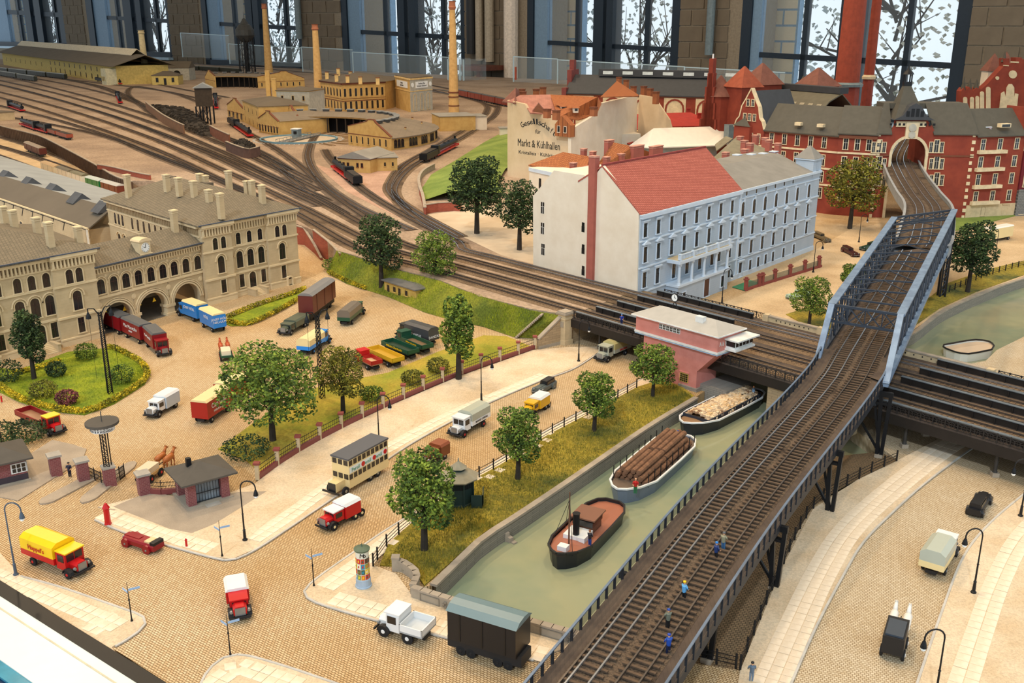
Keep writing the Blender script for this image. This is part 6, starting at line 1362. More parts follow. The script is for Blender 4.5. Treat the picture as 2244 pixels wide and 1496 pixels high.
rw = Fac(r, nA, nB_)
def trio(d, z): 
    for i, w in ((-1, .8), (0, 1.1), (1, .8)): Fq.win(d+i*1.35, z, w, 2.6 if i else 3.2, 'r', .18, .12, CREAM, mt('white_sash', (226, 222, 212), .5))
for x, ys in ((1926, (322, 358, 395)), (2052, (322, 358, 394))):
    for y in ys: s, z = zf(x, y); trio(s, z-1.4)
Fq.band(BRB, eh-5.9, eh-5.5, .2, 'string_course', 0, ac-ar); Fq.band(BRB, eh-5.9, eh-5.5, .2, 'string_course', ac+ar, L)
b = B(GRND); b.slab([(-.5, -.5, eh), (gl+.5, -.5, eh), (gl2-.6, 5, eh+7.5), (2, 5, eh+7.5)], .3); b.slab([(gr-.5, -.5, eh), (L+.5, -.5, eh), (L-1.5, 5, eh+7.5), (gr2+.6, 5, eh+7.5)], .3); b.box(2, 5, eh+6, L-1.5, 12, eh+7.4); Fq.put(b, 'roof')
apx, apz = zf(1999, 190); b = B(GRND); q = [(gl2-.5, -1, gt), (gr2+.5, -1, gt), (gr2+.5, 10, gt), (gl2-.5, 10, gt)]; w_ = .9; k = [(apx-w_, 3.6, apz), (apx+w_, 3.6, apz), (apx+w_, 5.4, apz), (apx-w_, 5.4, apz)]
md = [(a[0]*.45+c[0]*.55, a[1]*.45+c[1]*.55, a[2]*.55+c[2]*.45) for a, c in zip(q, k)]
b.add(q+md+k, [(0, 1, 5, 4), (1, 2, 6, 5), (2, 3, 7, 6), (3, 0, 4, 7), (4, 5, 9, 8), (5, 6, 10, 9), (6, 7, 11, 10), (7, 4, 8, 11), (8, 9, 10, 11)]); Fq.put(b, 'tower_roof')
b = B(BLK).cb(apx, 4.5, apz, 2.0, 2.0, 1.0); [b.cb(apx+x, 4.5+y, apz+1, .3, .3, 1.9) for x in (-.8, .8) for y in (-.8, .8)]; b.lathe([(1.5, apz+2.9), (1.1, apz+3.5), (.5, apz+4.0), (.25, apz+4.6), (.08, apz+5.6)], 8, (apx, 4.5, 0)); Fq.put(b, 'lantern')
b = B(BLR).yprism([(ac-5.2, gt+.1), (ac+5.2, gt+.1), (ac+3, gt+1.2), (ac+1.5, gt+3.6), (ac, gt+4.4), (ac-1.5, gt+3.6), (ac-3, gt+1.2)], -1.4, 2); b.m(BLK); [b.box(ac-2.2+i*1.2, -1.5, gt+1.0, ac-1.4+i*1.2, -1.35, gt+2.4+(i in (1, 2))*.6) for i in range(4)]; Fq.put(b, 'tower_dormer')
# right wing with balconies
F3 = Fac(r, nB_, V((nB_.x+15, nB_.y+4.0, 0))); F3.put(B(RED).box(0, 0, 3.5, F3.L, 14, eh-.5), 'wall'); F3.put(B(SANDST).box(0, -.15, 0, F3.L, 14, 3.6), 'plinth'); b = B(GRND); b.slab([(0, -.8, eh-.5), (F3.L+.4, -.8, eh-.5), (F3.L, 6, eh+6), (0, 6, eh+6)], .3); F3.put(b, 'roof'); F3.put(B(RED).yprism([(F3.L-.4, eh-1), (F3.L+.3, eh-1), (F3.L+.3, eh+6.5), (F3.L-.4, eh+6.5)], 0, 8), 'fire_wall')
WS = mt('white_sash', (226, 222, 212), .5)
for i, t in enumerate((.16, .5, .84)):
    for z in (18.2, 13.6, 9.0, 4.4): F3.win(F3.L*t, z, 1.2, 2.7, 'r', .2, .12, CREAM, WS)
for z in (17.2, 12.6, 8.0, 3.7): F3.put(B(CREAM).box(F3.L*.06, -1.1, z, F3.L*.62, 0, z+.9), 'balcony')
F3.win(F3.L*.8, .2, 1.4, 2.8, 'r', .3, .2, SANDST, None, DOORM, 'f', name='door'); F3.win(F3.L*.35, .6, 1.1, 2.4, 'a', .2, .15, SANDST, WS)
F3.put(B(CREAM).box(F3.L*.42, -.9, eh+1.6, F3.L*.62, .6, eh+2.6).m(GLASS).box(F3.L*.44, -.95, eh+1.75, F3.L*.6, -.88, eh+2.4), 'dormer')
# left range with gable
l1 = nA; l0 = flat(G(1872, 470, 0)); l0 = nA+V((-9, 4, 0)); F4 = Fac(r, l0, l1); F4.put(B(RED).box(0, 0, 0, F4.L, 12, eh-.3), 'wall'); b = B(GRND).slab([(-.3, -.7, eh-.3), (F4.L+.3, -.7, eh-.3), (F4.L, 6, eh+6.5), (0, 6, eh+6.5)], .3); F4.put(b, 'roof')
m0 = l0+V((-16, 15, 0)); F5 = Fac(r, m0, l0); F5.put(B(RED).box(0, 0, 0, F5.L, 12, eh-1), 'wall'); b = B(GRND).slab([(-.3, -.7, eh-1), (F5.L+.3, -.7, eh-1), (F5.L, 6, eh+6), (0, 6, eh+6)], .3); F5.put(b, 'roof')
for Fx, ts in ((F4, (.2, .5, .8)), (F5, (.1, .28, .46, .64, .82))):
    for t in ts:
        for z in (17.8, 13, 8.6, 4.2): Fx.win(Fx.L*t, z, 1.1, 2.8, 'r', .2, .12, CREAM, WS)
    for z in (16.6, 12.0, 7.6): Fx.band(CREAM, z, z+.5, .25)
    Fx.band(BRB, eh-1.6, eh-.8, .5, 'cornice')
F5.put(B(CREAM).box(F5.L*.42, -.9, eh+.9, F5.L*.5, .6, eh+1.7).box(F5.L*.72, -.9, eh+.9, F5.L*.8, .6, eh+1.7), 'dormer')
o0 = m0+V((-6.5, 9, 0)); F6 = Fac(r, o0, m0); w = F6.L; pk = zat(o0, 192)
gab = [(0, 0), (w, 0), (w, eh-1), (w*.93, eh+1), (w*.84, eh+2), (w*.78, eh+5), (w*.66, eh+7), (w*.58, pk-1.5), (w*.5, pk), (w*.42, pk-1.5), (w*.34, eh+7), (w*.22, eh+5), (w*.16, eh+2), (w*.07, eh+1), (0, eh-1)]
F6.put(B(RED).yprism(gab, -.6, .5), 'gable'); b = B(CREAM)
for (xa, za), (xb, zb) in zip(gab[2:-1], gab[3:]): b.bar((xa, -.1, za+.1), (xb, -.1, zb+.1), 1.3, .35)
F6.put(b, 'coping'); b = B(BLR).slab([(w*.5, .5, pk-.6), (w*.95, .5, eh), (w*.95, 16, eh), (w*.5, 16, pk-.6)], .3); b.slab([(w*.5, .5, pk-.6), (w*.05, .5, eh), (w*.05, 16, eh), (w*.5, 16, pk-.6)], .3); F6.put(b, 'gable_roof')
for z, xs in ((17.5, (.15, .3, .45, .6, .85)), (12.8, (.15, .3, .5, .7, .85)), (8.4, (.15, .3, .5, .7, .85)), (4, (.15, .3, .5, .7, .85)), (eh+1.2, (.34, .5, .66)), (eh+5.2, (.42, .58))):
    for t in xs: F6.win(w*t, z, .9, 2.5 if z < eh else 1.8, 'r', .18, .12, CREAM, WS, n=.6)
for z in (16.6, 12.0, 7.6): F6.band(CREAM, z, z+.5, .85)
F6.put(B(RED).box(w*.1, -1.8, 15, w*.62, -.6, eh-.4).m(GRND).add([(w*.06, -2.1, eh-.4), (w*.66, -2.1, eh-.4), (w*.36, -.6, eh+2)], [(0, 1, 2)]), 'oriel')
# ---- maroon house at the right edge
hA2 = V((nB_.x+15.2, nB_.y+3.6, 0)); hB2 = hA2+V((40, 9, 0)); r, Fq = upr('maroon_house', 'maroon and grey tenement with cream window frames at the right edge', 'house', hA2, hB2); MAR = mt('maroon_plaster', (112, 30, 40), .8); GRB = mt('grey_block', (128, 128, 124), .85, kind='cobble', rgb2=(118, 118, 114), mortar=(84, 84, 82), bw=.9, rh=.45, ms=.04, rot=(pi/2, 0, 0))
Lm = 26; Fq.put(B(MAR).box(0, 0, 7, Lm, 14, 17.5), 'wall'); Fq.put(B(GRB).box(0, -.15, 0, Lm, 14, 7), 'plinth'); Fq.put(B(CREAM).box(0, -.1, 17.5, Lm, 14, 19.6), 'attic'); Fq.band(BLT, 19.4, 20, .7, 'cornice', 0, Lm); Fq.band(GRB, 6.8, 7.3, .3, 'string_course', 0, Lm)
b = B(mt('mauve_roof', (176, 136, 148), .7)); b.slab([(0, -.8, 20), (Lm, -.8, 20), (Lm, 8, 24.5), (0, 8, 24.5)], .3); Fq.put(b, 'roof')
WY = mt('yellow_sash', (220, 184, 90), .5)
for i in range(9):
    d = 1.8+i*2.75
    for z in (8, 12.6): Fq.win(d, z, 1.3, 3.0, 'r', .25, .15, CREAM, WY)
    Fq.win(d, 16.0 if 0 else 3.2, 1.2, 2.6, 'r', .15, .1, GRB, WY); Fq.win(d, .5, 1.1, .8, 'r', .2, .1, CREAM, WY); Fq.win(d, 18.0, .6, .7, 's', .1, .08, CREAM, None)
for x, yb, yt in ((2163, 290, 279), (2184, 286, 275), (2195, 284, 274), (2208, 280, 270), (2222, 277, 268), (2236, 280, 268)): P = G(x, yb, 22.5); chimney(r, P, 1.4, 1.2, zat(P, yt)-22.5, RBR, BLT)
F7 = Fac(r, hA2+(hB2-hA2).normalized()*Lm, hB2); F7.put(B(mt('grey_green_house', (120, 130, 116), .85)).box(0, .3, 0, F7.L, 14, 19), 'wall'); F7.win(1.8, .2, 1.6, 4, 'r', .5, .3, WHITEP, None, DOORM, name='door'); b = B(mt('mauve_roof', (176, 136, 148), .7)).slab([(0, -.5, 19), (F7.L, -.5, 19), (F7.L, 8, 25), (0, 8, 25)], .3); F7.put(b, 'roof')
for i in range(3):
    for z in (6, 10.5, 15): F7.win(1.8+i*3, z, 1.2, 2.7, 'r', .2, .12, CREAM, WY)
# ---- brick church front
cA = V((158, 330, 0)); cB = cA+V((60, 4, 0)); r, Fq = upr('brick_church', 'red brick church front with cream niches and stepped gable at the right edge', 'church', cA, cB); zf = Fq.sz
out = [zf(2100, 260), zf(2244+60, 260)]; sc_ = [zf(*p) for p in ((2304, 130), (2285, 130), (2285, 118), (2262, 118), (2262, 130), (2240, 130), (2240, 126), (2226, 126), (2226, 140), (2212, 140), (2212, 128), (2200, 128), (2200, 145), (2186, 160), (2166, 182), (2150, 196), (2140, 192), (2132, 200), (2124, 190), (2116, 200), (2112, 192), (2106, 200), (2103, 260))]
Fq.put(B(RED).yprism([(out[0][0], 0), (out[1][0], 0)]+sc_, 0, 3), 'wall')
def niche(pts, nm='niche'): Fq.put(B(CREAM).yprism([zf(*p) for p in pts], -.25, 0), nm)
def arc_n(x0, x1, yb, yt, k=6): w = (x1-x0)/2; c = (x0+x1)/2; return [(x0, yb), (x1, yb)]+[(c+w*cos(pi*i/k), yt+w-w*sin(pi*i/k)) for i in range(k+1)]
for x0, x1, yb, yt in ((2110, 2119, 240, 212), (2125, 2134, 240, 212), (2137, 2145, 255, 210), (2147, 2156, 262, 200), (2160, 2170, 275, 190)): niche(arc_n(x0, x1, yb, yt))
niche([(2188, 248), (2226, 251), (2231, 206), (2224, 204), (2222, 213), (2222, 192), (2217, 184), (2210, 184), (2205, 192), (2203, 212), (2200, 200), (2193, 204)]); niche([(2219+9*cos(i*pi/6), 163+9*sin(i*pi/6)) for i in range(12)], 'roundel'); niche([(2185+4*cos(i*pi/6), 171+4*sin(i*pi/6)) for i in range(12)], 'roundel'); niche([(2198, 142), (2210, 143), (2210, 145), (2198, 144)]); niche([(2214, 134), (2232, 135), (2232, 138), (2214, 137)])
for x, yt, yb in ((2113, 168, 200), (2127, 172, 196), (2142, 172, 194), (2203, 112, 136)): s, z = zf(x, yb); Fq.put(B(GRND).lathe([(.9, 0), (.05, zf(x, yt)[1]-z)], 6), 'spire', s, z, -1)
for x, yt, ye, yb, Y in ((2156, 116, 155, 200, 345), (2182, 113, 152, 190, 352)): P = tp(x, Y); h = zat(P, ye); b = B(WHW).cb(0, 0, 0, 5, 5, h); b.m(REDD).add([(-3, -3, h), (3, -3, h), (3, 3, h), (-3, 3, h), (0, 0, zat(P, yt))], [(0, 1, 4), (1, 2, 4), (2, 3, 4), (3, 0, 4)]); b.ob('tower', r, P-r.location)
# ================================================================ pink signal house on the bridge
PNK = mt('pink_plaster', (212, 138, 126), .85, rgb2=(202, 126, 114), scale=.6, bump=.1)
A = V((18.7, 139.8, 0)); q = V((28.6, 128.9, 0)); u = ang(A, q); L = (q-A).length; r = root('signal_house', 'pink signal house with grey hipped roof, cantilevered over the canal', 'signal box', A, u)
low_x = L-3.6; D = 4.9
B(PNK).box(1.2, .0, -.3, low_x, D-.3, 6.6).ob('lower_wall', r); B(PNK).box(0, -.5, 6.5, L, D, 9.2).ob('upper_wall', r); B(PNK).add([(low_x, 0, 6.5), (low_x, 0, 3.0), (L-.3, 0, 6.5), (low_x, D-.3, 6.5), (low_x, D-.3, 3.0), (L-.3, D-.3, 6.5)], [(0, 1, 2), (3, 5, 4), (1, 4, 5, 2), (0, 3, 4, 1), (0, 2, 5, 3)]).ob('bracket', r)
GB_ = mt('block_base', (148, 142, 132), .85, kind='cobble', rgb2=(140, 134, 124), mortar=(108, 104, 96), bw=1, rh=.3, ms=.02, rot=(pi/2, 0, 0)); b = B(GB_).box(low_x-3.0, -.25, -2.3, low_x+.3, D+.5, .5); b.ob('stone_base', r); B(GB_).box(low_x, 1.0, -2.3, low_x+4.5, D+2, 1.0).ob('quay_block', r)
PW = mt('white_trim', (232, 232, 228), .5); B(PW).box(-.15, -.65, 6.55, L+.15, D+.15, 6.85).ob('string_course', r); B(mt('blue_line', (170, 196, 222), .5)).box(-.1, -.6, 6.35, L+.1, D+.1, 6.5).ob('string_course', r)
b = B(mt('signal_roof', (176, 172, 164), .85, var=.04)); c = [(-.5, -1.1, 9.25), (L+.5, -1.1, 9.25), (L+.5, D+.6, 9.25), (-.5, D+.6, 9.25)]; b.add(c+[(2.6, D/2-.2, 10.5), (L-2.6, D/2-.2, 10.5)], [(0, 1, 5, 4), (1, 2, 5), (2, 3, 4, 5), (3, 0, 4), (3, 2, 1, 0)]); b.ob('roof', r); B(PW).box(-.5, -1.1, 9.1, L+.5, D+.6, 9.28).ob('eave_board', r); b = B(PW).box(L*.66, .8, 9.6, L*.66+1.3, 1.6, 10.8); b.ob('roof_hatch', r)
me = B(PW).box(0, -.08, 0, .62, .02, .8).m(GLASS).box(.08, -.1, .08, .28, -.07, .35).box(.34, -.1, .08, .54, -.07, .35).box(.08, -.1, .42, .28, -.07, .72).box(.34, -.1, .42, .54, -.07, .72).mesh('window')
for i in range(6): ob('window', me, r, (4.4+i*.64, -.5, 8.0))
b = B(PW).box(L-.05, 1.4, 7.2, L+1.5, D+.6, 8.4); b.m(GLASS).box(L+.1, 1.35, 7.5, L+1.55, D+.65, 8.2); b.m(PW); [b.box(L+1.5, 1.4+i*.8, 7.4, L+1.6, 1.5+i*.8, 8.3) for i in range(5)]; b.box(L, 1.0, 8.4, L+2.3, D+1.2, 8.6); b.box(L, 1.2, 6.9, L+1.8, D+.9, 7.2); b.ob('bay_window', r)
text('A b f', .9, PW, r, (L+.06, .55, 7.9), (pi/2, 0, pi/2), sx=.8)
b = B(WY).box(low_x-2.9, -.08, .9, low_x-1.4, .02, 2.3); b.m(GLASS); [b.box(low_x-2.8+i*.34, -.1, 1.0+k*.3, low_x-2.52+i*.34, -.07, 1.24+k*.3) for i in range(4) for k in range(4)]; b.ob('window', r); B(PNK).box(low_x-3.0, -.15, 2.3, low_x-1.3, 0, 2.45).ob('lintel', r)
o = root('platform_clock', 'round clock on short legs above the pink signal house roof', 'clock', (r.matrix_basis @ V((4.2, D*.6, 10.3))), u); B(BLK).lathe([(.62, 0), (.62, .3)], 16, (0, 0, 1.6), 'y').ob('case', o); B(WHITEP).lathe([(.52, 0), (.52, .04)], 16, (0, -.04, 1.6), 'y').ob('dial', o); b = B(BLK); [b.bar((s*.5, .15, 0), (0, .15, 1.2), .08, .08) for s in (-1, 1)]; b.ob('leg', o); b = B(BLK).box(-.03, -.08, 1.6, .03, -.05, 2.0).box(0, -.08, 1.57, .3, -.05, 1.63); b.ob('clock_hand', o)
# ================================================================ gate lodges, shed, kiosk, advertising column
PUR = mt('purple_brick_wall', (136, 74, 74), .85, kind='cobble', rgb2=(120, 62, 64), mortar=(150, 110, 104), bw=.4, rh=.16, ms=.02, rot=(pi/2, 0, 0)); DFELT = mt('lodge_roof', (88, 82, 74), .9, var=.05); GST = mt('gate_stone', (176, 168, 156), .85)
def lodge(lab, P, a, L, D, h, rise, ov): 
    r = root('gate_lodge', lab, 'gatehouse', P, a); B(GREYST).box(-.3, -.3, 0, L+.3, D+.3, .25).ob('plinth', r)
    b = B(DFELT); c = [(-ov, -ov, h), (L+ov, -ov, h), (L+ov, D+ov, h), (-ov, D+ov, h)]; b.add(c+[(L/2, D/2, h+rise)]+[(x, y, h-.2) for x, y, z in c], [(0, 1, 4), (1, 2, 4), (2, 3, 4), (3, 0, 4), (0, 5, 6, 1), (1, 6, 7, 2), (2, 7, 8, 3), (3, 8, 5, 0), (8, 7, 6, 5)]); b.ob('roof', r); return r
P = G(62, 1052, 0); a = .62; r = lodge('purple brick gate lodge with corner window left of the gate', P, a, 5.2, 5.0, 3.0, 1.3, .8); r.location = off(P, a, -5.2, .0, 0); 
B(PUR).box(0, 0, .2, 5.2, 5.0, 3.0).ob('wall', r); B(mt('dark_brick_base', (66, 56, 62), .8)).box(-.08, -.08, .2, 5.28, 5.08, .95).ob('base_course', r)
b = B(PW).box(3.6, -.1, 1.2, 5.3, 0, 2.4).box(5.2, -.1, 1.2, 5.32, 1.6, 2.4); b.m(GLASS)
for i in range(3):
    for k in range(2): b.box(3.75+i*.5, -.13, 1.32+k*.52, 4.12+i*.5, -.09, 1.76+k*.52); b.box(5.3, .08+i*.5, 1.32+k*.52, 5.36, .45+i*.5, 1.76+k*.52)
b.ob('corner_window', r)
P = G(505, 1090, 0); a = .64; L, D = 4.6, 4.2; P = off(P, a, -L, 0, 0); r = lodge('purple brick gate pavilion with grille doors beside the curved fence', P, a, L, D, 3.2, 1.1, .8)
b = B(PUR)
for x, y in ((0, 0), (L-.9, 0), (L-.9, D-.9), (0, D-.9)): b.box(x, y, .2, x+.9, y+.9, 3.2)
b.box(0, D-.4, .2, L, D, 3.2); b.ob('corner_pier', r); b = B(mt('grille', (40, 46, 52), .5))
for i in range(9): b.box(1.0+i*.32, .4, .25, 1.05+i*.32, .45, 2.5); b.box(L-.45, 1.0+i*.27, .25, L-.4, 1.05+i*.27, 2.5)
for z in (.3, 1.3, 2.4): b.box(.9, .38, z, L-.9, .46, z+.08); b.box(L-.47, .9, z, L-.39, D-.9, z+.08)
b.ob('grille_door', r); b = B(PW).box(.9, .3, 2.55, L-.9, .5, 2.95).box(L-.5, .9, 2.55, L-.3, D-.9, 2.95); b.m(mt('pale_inside', (150, 160, 168), .6)).box(.9, .7, .25, L-.9, .75, 2.5).box(L-.8, .9, .25, L-.75, D-.9, 2.5); b.ob('door_frame', r)
text('BAHNHOF', .34, mt('sign_blue', (60, 90, 150), .5), r, (L-.27, D/2, 2.75), (pi/2, 0, pi/2)); text('Güterbahnhof', .3, mt('sign_blue', (60, 90, 150), .5), r, (L/2, .28, 2.75), (pi/2, 0, 0)); B(BLK).cb(1.2, D*.6, 3.6, .5, .5, 1.2).ob('chimney', r); B(GST).box(1.6, -1.1, 0, 3.2, -.3, .2).ob('door_step', r)
# yellow brick tool shed
P = G(843, 645, 0); q = G(912, 668, 0); simple_house('tool_shed', 'small yellow brick shed with flat tarred roof under the trees', 'shed', 0, 0, ang(P, q), (q-P).length, 4.6, 3.0, mt('yellow_brick', (206, 178, 96), .85, rgb2=(186, 152, 76), band=(2, .3, .92)), mt('tar_roof', (112, 110, 106), .9), .35, [('f', 1.4, .1, .9, 2.1, 'r'), ('f', 3.4, 1.2, .9, 1.0, 'r'), ('f', 5.0, .1, .9, 2.1, 'r'), ('f', 7.2, 1.2, .9, 1.0, 'r'), ('r', 2.2, 1.2, 1.4, 1.0, 'r')], 0, P=P, ov=.45)
# octagonal iron urinal
P = G(1006, 1098, .16); r = root('urinal_kiosk', 'dark green octagonal iron kiosk with grey roof on the grass bank', 'kiosk', P); GI = mt('green_iron', (46, 66, 62), .5, metal=.2, var=.12); GRK = mt('kiosk_roof', (150, 142, 120), .8, var=.1)
B(GI).lathe([(1.75, 0), (1.7, .2), (1.62, .25), (1.62, 2.9), (1.75, 3.0)], 8).ob('wall', r); B(GRK).lathe([(2.2, 2.95), (2.25, 3.1), (.75, 3.75)], 8).ob('roof', r); b = B(GI).lathe([(.62, 3.6), (.62, 4.1)], 8); b.ob('lantern', r); B(GRK).lathe([(.95, 4.1), (.1, 4.8), (.06, 5.2)], 8).ob('lantern_roof', r)
me = B(mt('kiosk_open', (16, 22, 22), .8)).yprism(outline(.36, .75, 'a'), -.04, 0).mesh('opening')
for i in range(8):
    am = i*pi/4+pi/4
    for t in (-.4, 0, .4): ob('opening', me, r, (1.52*cos(am)-t*sin(am), 1.52*sin(am)+t*cos(am), 2.05), am+pi/2)
    ob('rib', B(GI).box(-.08, -.08, 0, .08, .08, 3).mesh('rib'), r, (1.68*cos(am+pi/8), 1.68*sin(am+pi/8), 0), am)
B(GI).box(1.4, -1.6, 0, 2.7, -1.5, 1.5).box(2.6, -1.6, 0, 2.7, .6, 1.5).ob('screen', r)
# advertising column
P = G(797, 1282, .12); r = root('advertising_column', 'round advertising column with posters and green cap by the bank corner', 'column', P)
B(mt('column_foot', (168, 186, 204), .7)).lathe([(.78, 0), (.78, .12), (.7, .16), (.7, .8), (.66, .84)], 20).ob('base', r); B(mt('poster_ground', (232, 226, 206), .7)).lathe([(.62, .8), (.62, 3.75)], 20).ob('shaft', r); B(mt('column_cap', (88, 104, 84), .6)).lathe([(.72, 3.75), (.76, 3.9), (.5, 4.0), (.08, 4.1), (.03, 4.4)], 20).ob('cap', r)
PC = [(36, 140, 170), (236, 190, 30), (190, 60, 30), (140, 150, 60), (230, 210, 60), (90, 60, 40), (220, 120, 40), (240, 230, 200), (60, 90, 70), (200, 40, 40)]
k = 0
for ring_ in range(4):
    for j in range(7):
        a0 = -2.9+j*.62; c = mt(f'poster_{(k*3+ring_) % 10}', PC[(k*3+ring_) % 10], .6, var=.02); z0 = .9+ring_*.56; b = B(c); k += 1
        for i in range(3): x, y = a0+i*.18, a0+(i+1)*.18; b.add([(.635*cos(x), .635*sin(x), z0), (.635*cos(y), .635*sin(y), z0), (.635*cos(y), .635*sin(y), z0+.5), (.635*cos(x), .635*sin(x), z0+.5)], [(0, 1, 2, 3)])
        b.m(mt(f'poster_{(k*7) % 10}', PC[(k*7) % 10], .6, var=.02)); x, y = a0+.14, a0+.36; b.add([(.64*cos(x), .64*sin(x), z0+.1), (.64*cos(y), .64*sin(y), z0+.15), (.64*cos(y), .64*sin(y), z0+.4), (.64*cos(x), .64*sin(x), z0+.3)], [(0, 1, 2, 3)]); b.ob('poster', r)
for ch, a in (('M', -1.45), ('o', -1.1)): text(ch, .6, BLK, r, (.64*cos(a), .64*sin(a), 3.4), (pi/2, .1, a+pi/2))
# clock-less sign tower on lattice mast at the gate
P = G(262, 1062, 0)
# ================================================================ vehicles
TYR = mt('tyre', (28, 28, 30), .8); CHAS = mt('chassis', (34, 34, 36), .6); CHR = mt('chrome', (150, 154, 158), .3, metal=.6)
def paint(c): return mt('paint_%d_%d_%d' % c, c, .35, var=.02)
def wheel(r, x, y, R_, hub):
    s = 1 if y > 0 else -1; b = B(TYR).lathe([(R_*.7, -.13), (R_, -.1), (R_, .1), (R_*.7, .13)], 14, (0, 0, 0), 'y'); b.m(hub).lathe([(R_*.55, 0), (R_*.3, s*.17)], 10, (0, 0, 0), 'y'); b.ob('wheel', r, (x, y, R_))
def place(name, lab, cat, f, k, z=0, grp=None):
    """root at the rear axle, heading to the front axle; returns the wheelbase too"""
    Fp, K = G(f[0], f[1], z), G(k[0], k[1], z); return root(name, lab, cat, K, ang(K, Fp), grp), (Fp-K).length
def vehicle(name, lab, f, k, cab, body, top, kind='tarp', hub=CHR, W=2.3, H=2.9, roof=None, fend=CHAS, bonnet=True, txt=(), R_=.45, rear=1.5, low=1.0, axles=1, z=0, trailer=False):
    r, wb = place(name, lab, 'trailer' if trailer else ('bus' if kind == 'bus' else 'truck'), f, k, z); cab, body, top = paint(cab), paint(body), paint(top); roof = paint(roof) if roof else cab; h = W/2
    for x in [0]+([-.95] if axles == 2 else [])+[wb]:
        for y in (-h+.15, h-.15): wheel(r, x, y, R_, hub)
    fx = wb+.75; B(CHAS).box(-rear*.9, -.5, .4, fx if not trailer else wb+.5, .5, .75).ob('chassis', r)
    if trailer: B(CHAS).bar((wb, 0, .6), (wb+1.9, 0, .6), .14, .14).ob('tow_bar', r)
    else:
        c0 = wb-1.55 if bonnet else wb-.7; c1 = wb-.25 if bonnet else fx; hc = min(H*.82, 2.45)
        b = B(cab).xprism([(-h+.2, .7), (h-.2, .7), (h-.2, hc-.15), (h-.4, hc), (-h+.4, hc), (-h+.2, hc-.15)], c0, c1); b.ob('cab', r); B(roof).box(c0-.05, -h+.18, hc-.02, c1+.2, h-.18, hc+.1).ob('cab_roof', r)
        b = B(GLASS).box(c1, -h+.4, hc*.62, c1+.03, -.05, hc-.22).box(c1, .05, hc*.62, c1+.03, h-.4, hc-.22); [b.box(c0+.3, s*(h-.18)-.02, hc*.62, c1-.15, s*(h-.18)+.02, hc-.22) for s in (-1, 1)]; b.ob('window', r)
        if bonnet: B(cab).xprism([(-.55, .7), (.55, .7), (.6, 1.25), (.35, 1.5), (-.35, 1.5), (-.6, 1.25)], c1, fx).ob('bonnet', r); B(CHR).box(fx, -.45, .65, fx+.06, .45, 1.4).ob('grille', r)
        for s in (-1, 1):
            b = B(fend)
            for i in range(6): a0, a1 = pi*i/6, pi*(i+1)/6; b.bar((wb+.6*cos(a0), s*(h-.2), R_+.55*sin(a0)), (wb+.6*cos(a1), s*(h-.2), R_+.55*sin(a1)), .42, .08)
            b.ob('fender', r); B(CHR).lathe([(.16, 0), (.13, .18)], 8, (fx-.15, s*.75, 1.05), 'x').ob('headlamp', r)
        B(fend).box(fx+.15, -h+.1, .45, fx+.28, h-.1, .62).ob('bumper', r)
    b0, b1 = -rear, (wb+.9 if trailer else (wb-1.65 if bonnet else wb-.8)); 
    if kind == 'tarp':
        B(body).box(b0, -h, low, b1, h, low+.62).ob('side_board', r); B(top).xprism([(-h, low+.6), (h, low+.6), (h, H-.35), (h*.55, H), (-h*.55, H), (-h, H-.35)], b0+.03, b1-.03).ob('tarpaulin', r)
    elif kind == 'box': B(body).box(b0, -h, low-.15, b1, h, H-.25).ob('box_body', r); B(top).xprism([(-h-.04, H-.27), (h+.04, H-.27), (h*.8, H), (-h*.8, H)], b0-.05, b1+.05).ob('roof', r)
    elif kind == 'flat':
        B(top).box(b0, -h, low, b1, h, low+.15).ob('bed', r); b = B(body).box(b0, -h, low, b1, -h+.1, low+.75).box(b0, h-.1, low, b1, h, low+.75).box(b0, -h, low, b0+.1, h, low+.75).box(b1-.1, -h, low, b1, h, low+.75); b.ob('side_board', r)
    for t, sz_, side, zz, col in txt:
        m = paint(col); x = (b0+b1)/2
        if side == 'back': text(t, sz_, m, r, (b0-.07, 0, zz), (pi/2, 0, -pi/2))
        else: s = -1 if side == 'right' else 1; text(t, sz_, m, r, (x, s*(h+.06), zz), (pi/2, 0, 0 if s < 0 else pi))
    return r
VD = dict(Y=(246, 200, 20), R=(196, 26, 28), DR=(140, 24, 30), W=(232, 232, 230), K=(34, 34, 36), G=(30, 78, 56), T=(176, 178, 160), C=(238, 216, 160), B=(40, 130, 210), O=(90, 96, 80), GR=(96, 98, 100))
Y_, R_R, DR, WH, KK, GG, TT, CC, BB, OO, GX = VD.values()
RH = paint(R_R); WHB = paint(WH)
vehicle('delivery_truck', 'red truck with bright yellow tarpaulin at the lower left', (172, 1256), (97, 1227), R_R, R_R, Y_, hub=RH, H=3.1, W=2.5, roof=Y_, txt=(("Happel's", .7, 'right', 2.1, R_R),))
vehicle('delivery_van', 'red van with white grey roof facing the lower edge', (527, 1352), (520, 1310), R_R, R_R, WH, 'box', W=2.0, H=2.0, low=.7, rear=.8)
vehicle('delivery_van', 'red six wheeled van with white roof below the bus', (720, 1157), (766, 1133), R_R, R_R, WH, 'box', hub=paint(CC), W=2.0, H=2.3, low=.8, rear=.8, axles=2, roof=WH)
vehicle('delivery_truck', 'white truck with grey tarpaulin and red wheels on the middle road', (1003, 955), (1045, 931), WH, WH, TT, hub=RH, txt=(('BRAND CARIOLL', .36, 'left', 1.35, KK),))
vehicle('delivery_van', 'brown van half hidden by the tree near the green kiosk', (936, 1018), (962, 1003), (120, 64, 36), (120, 64, 36), (140, 74, 42), 'box', W=1.9, H=2.1, low=.7, rear=1.0)
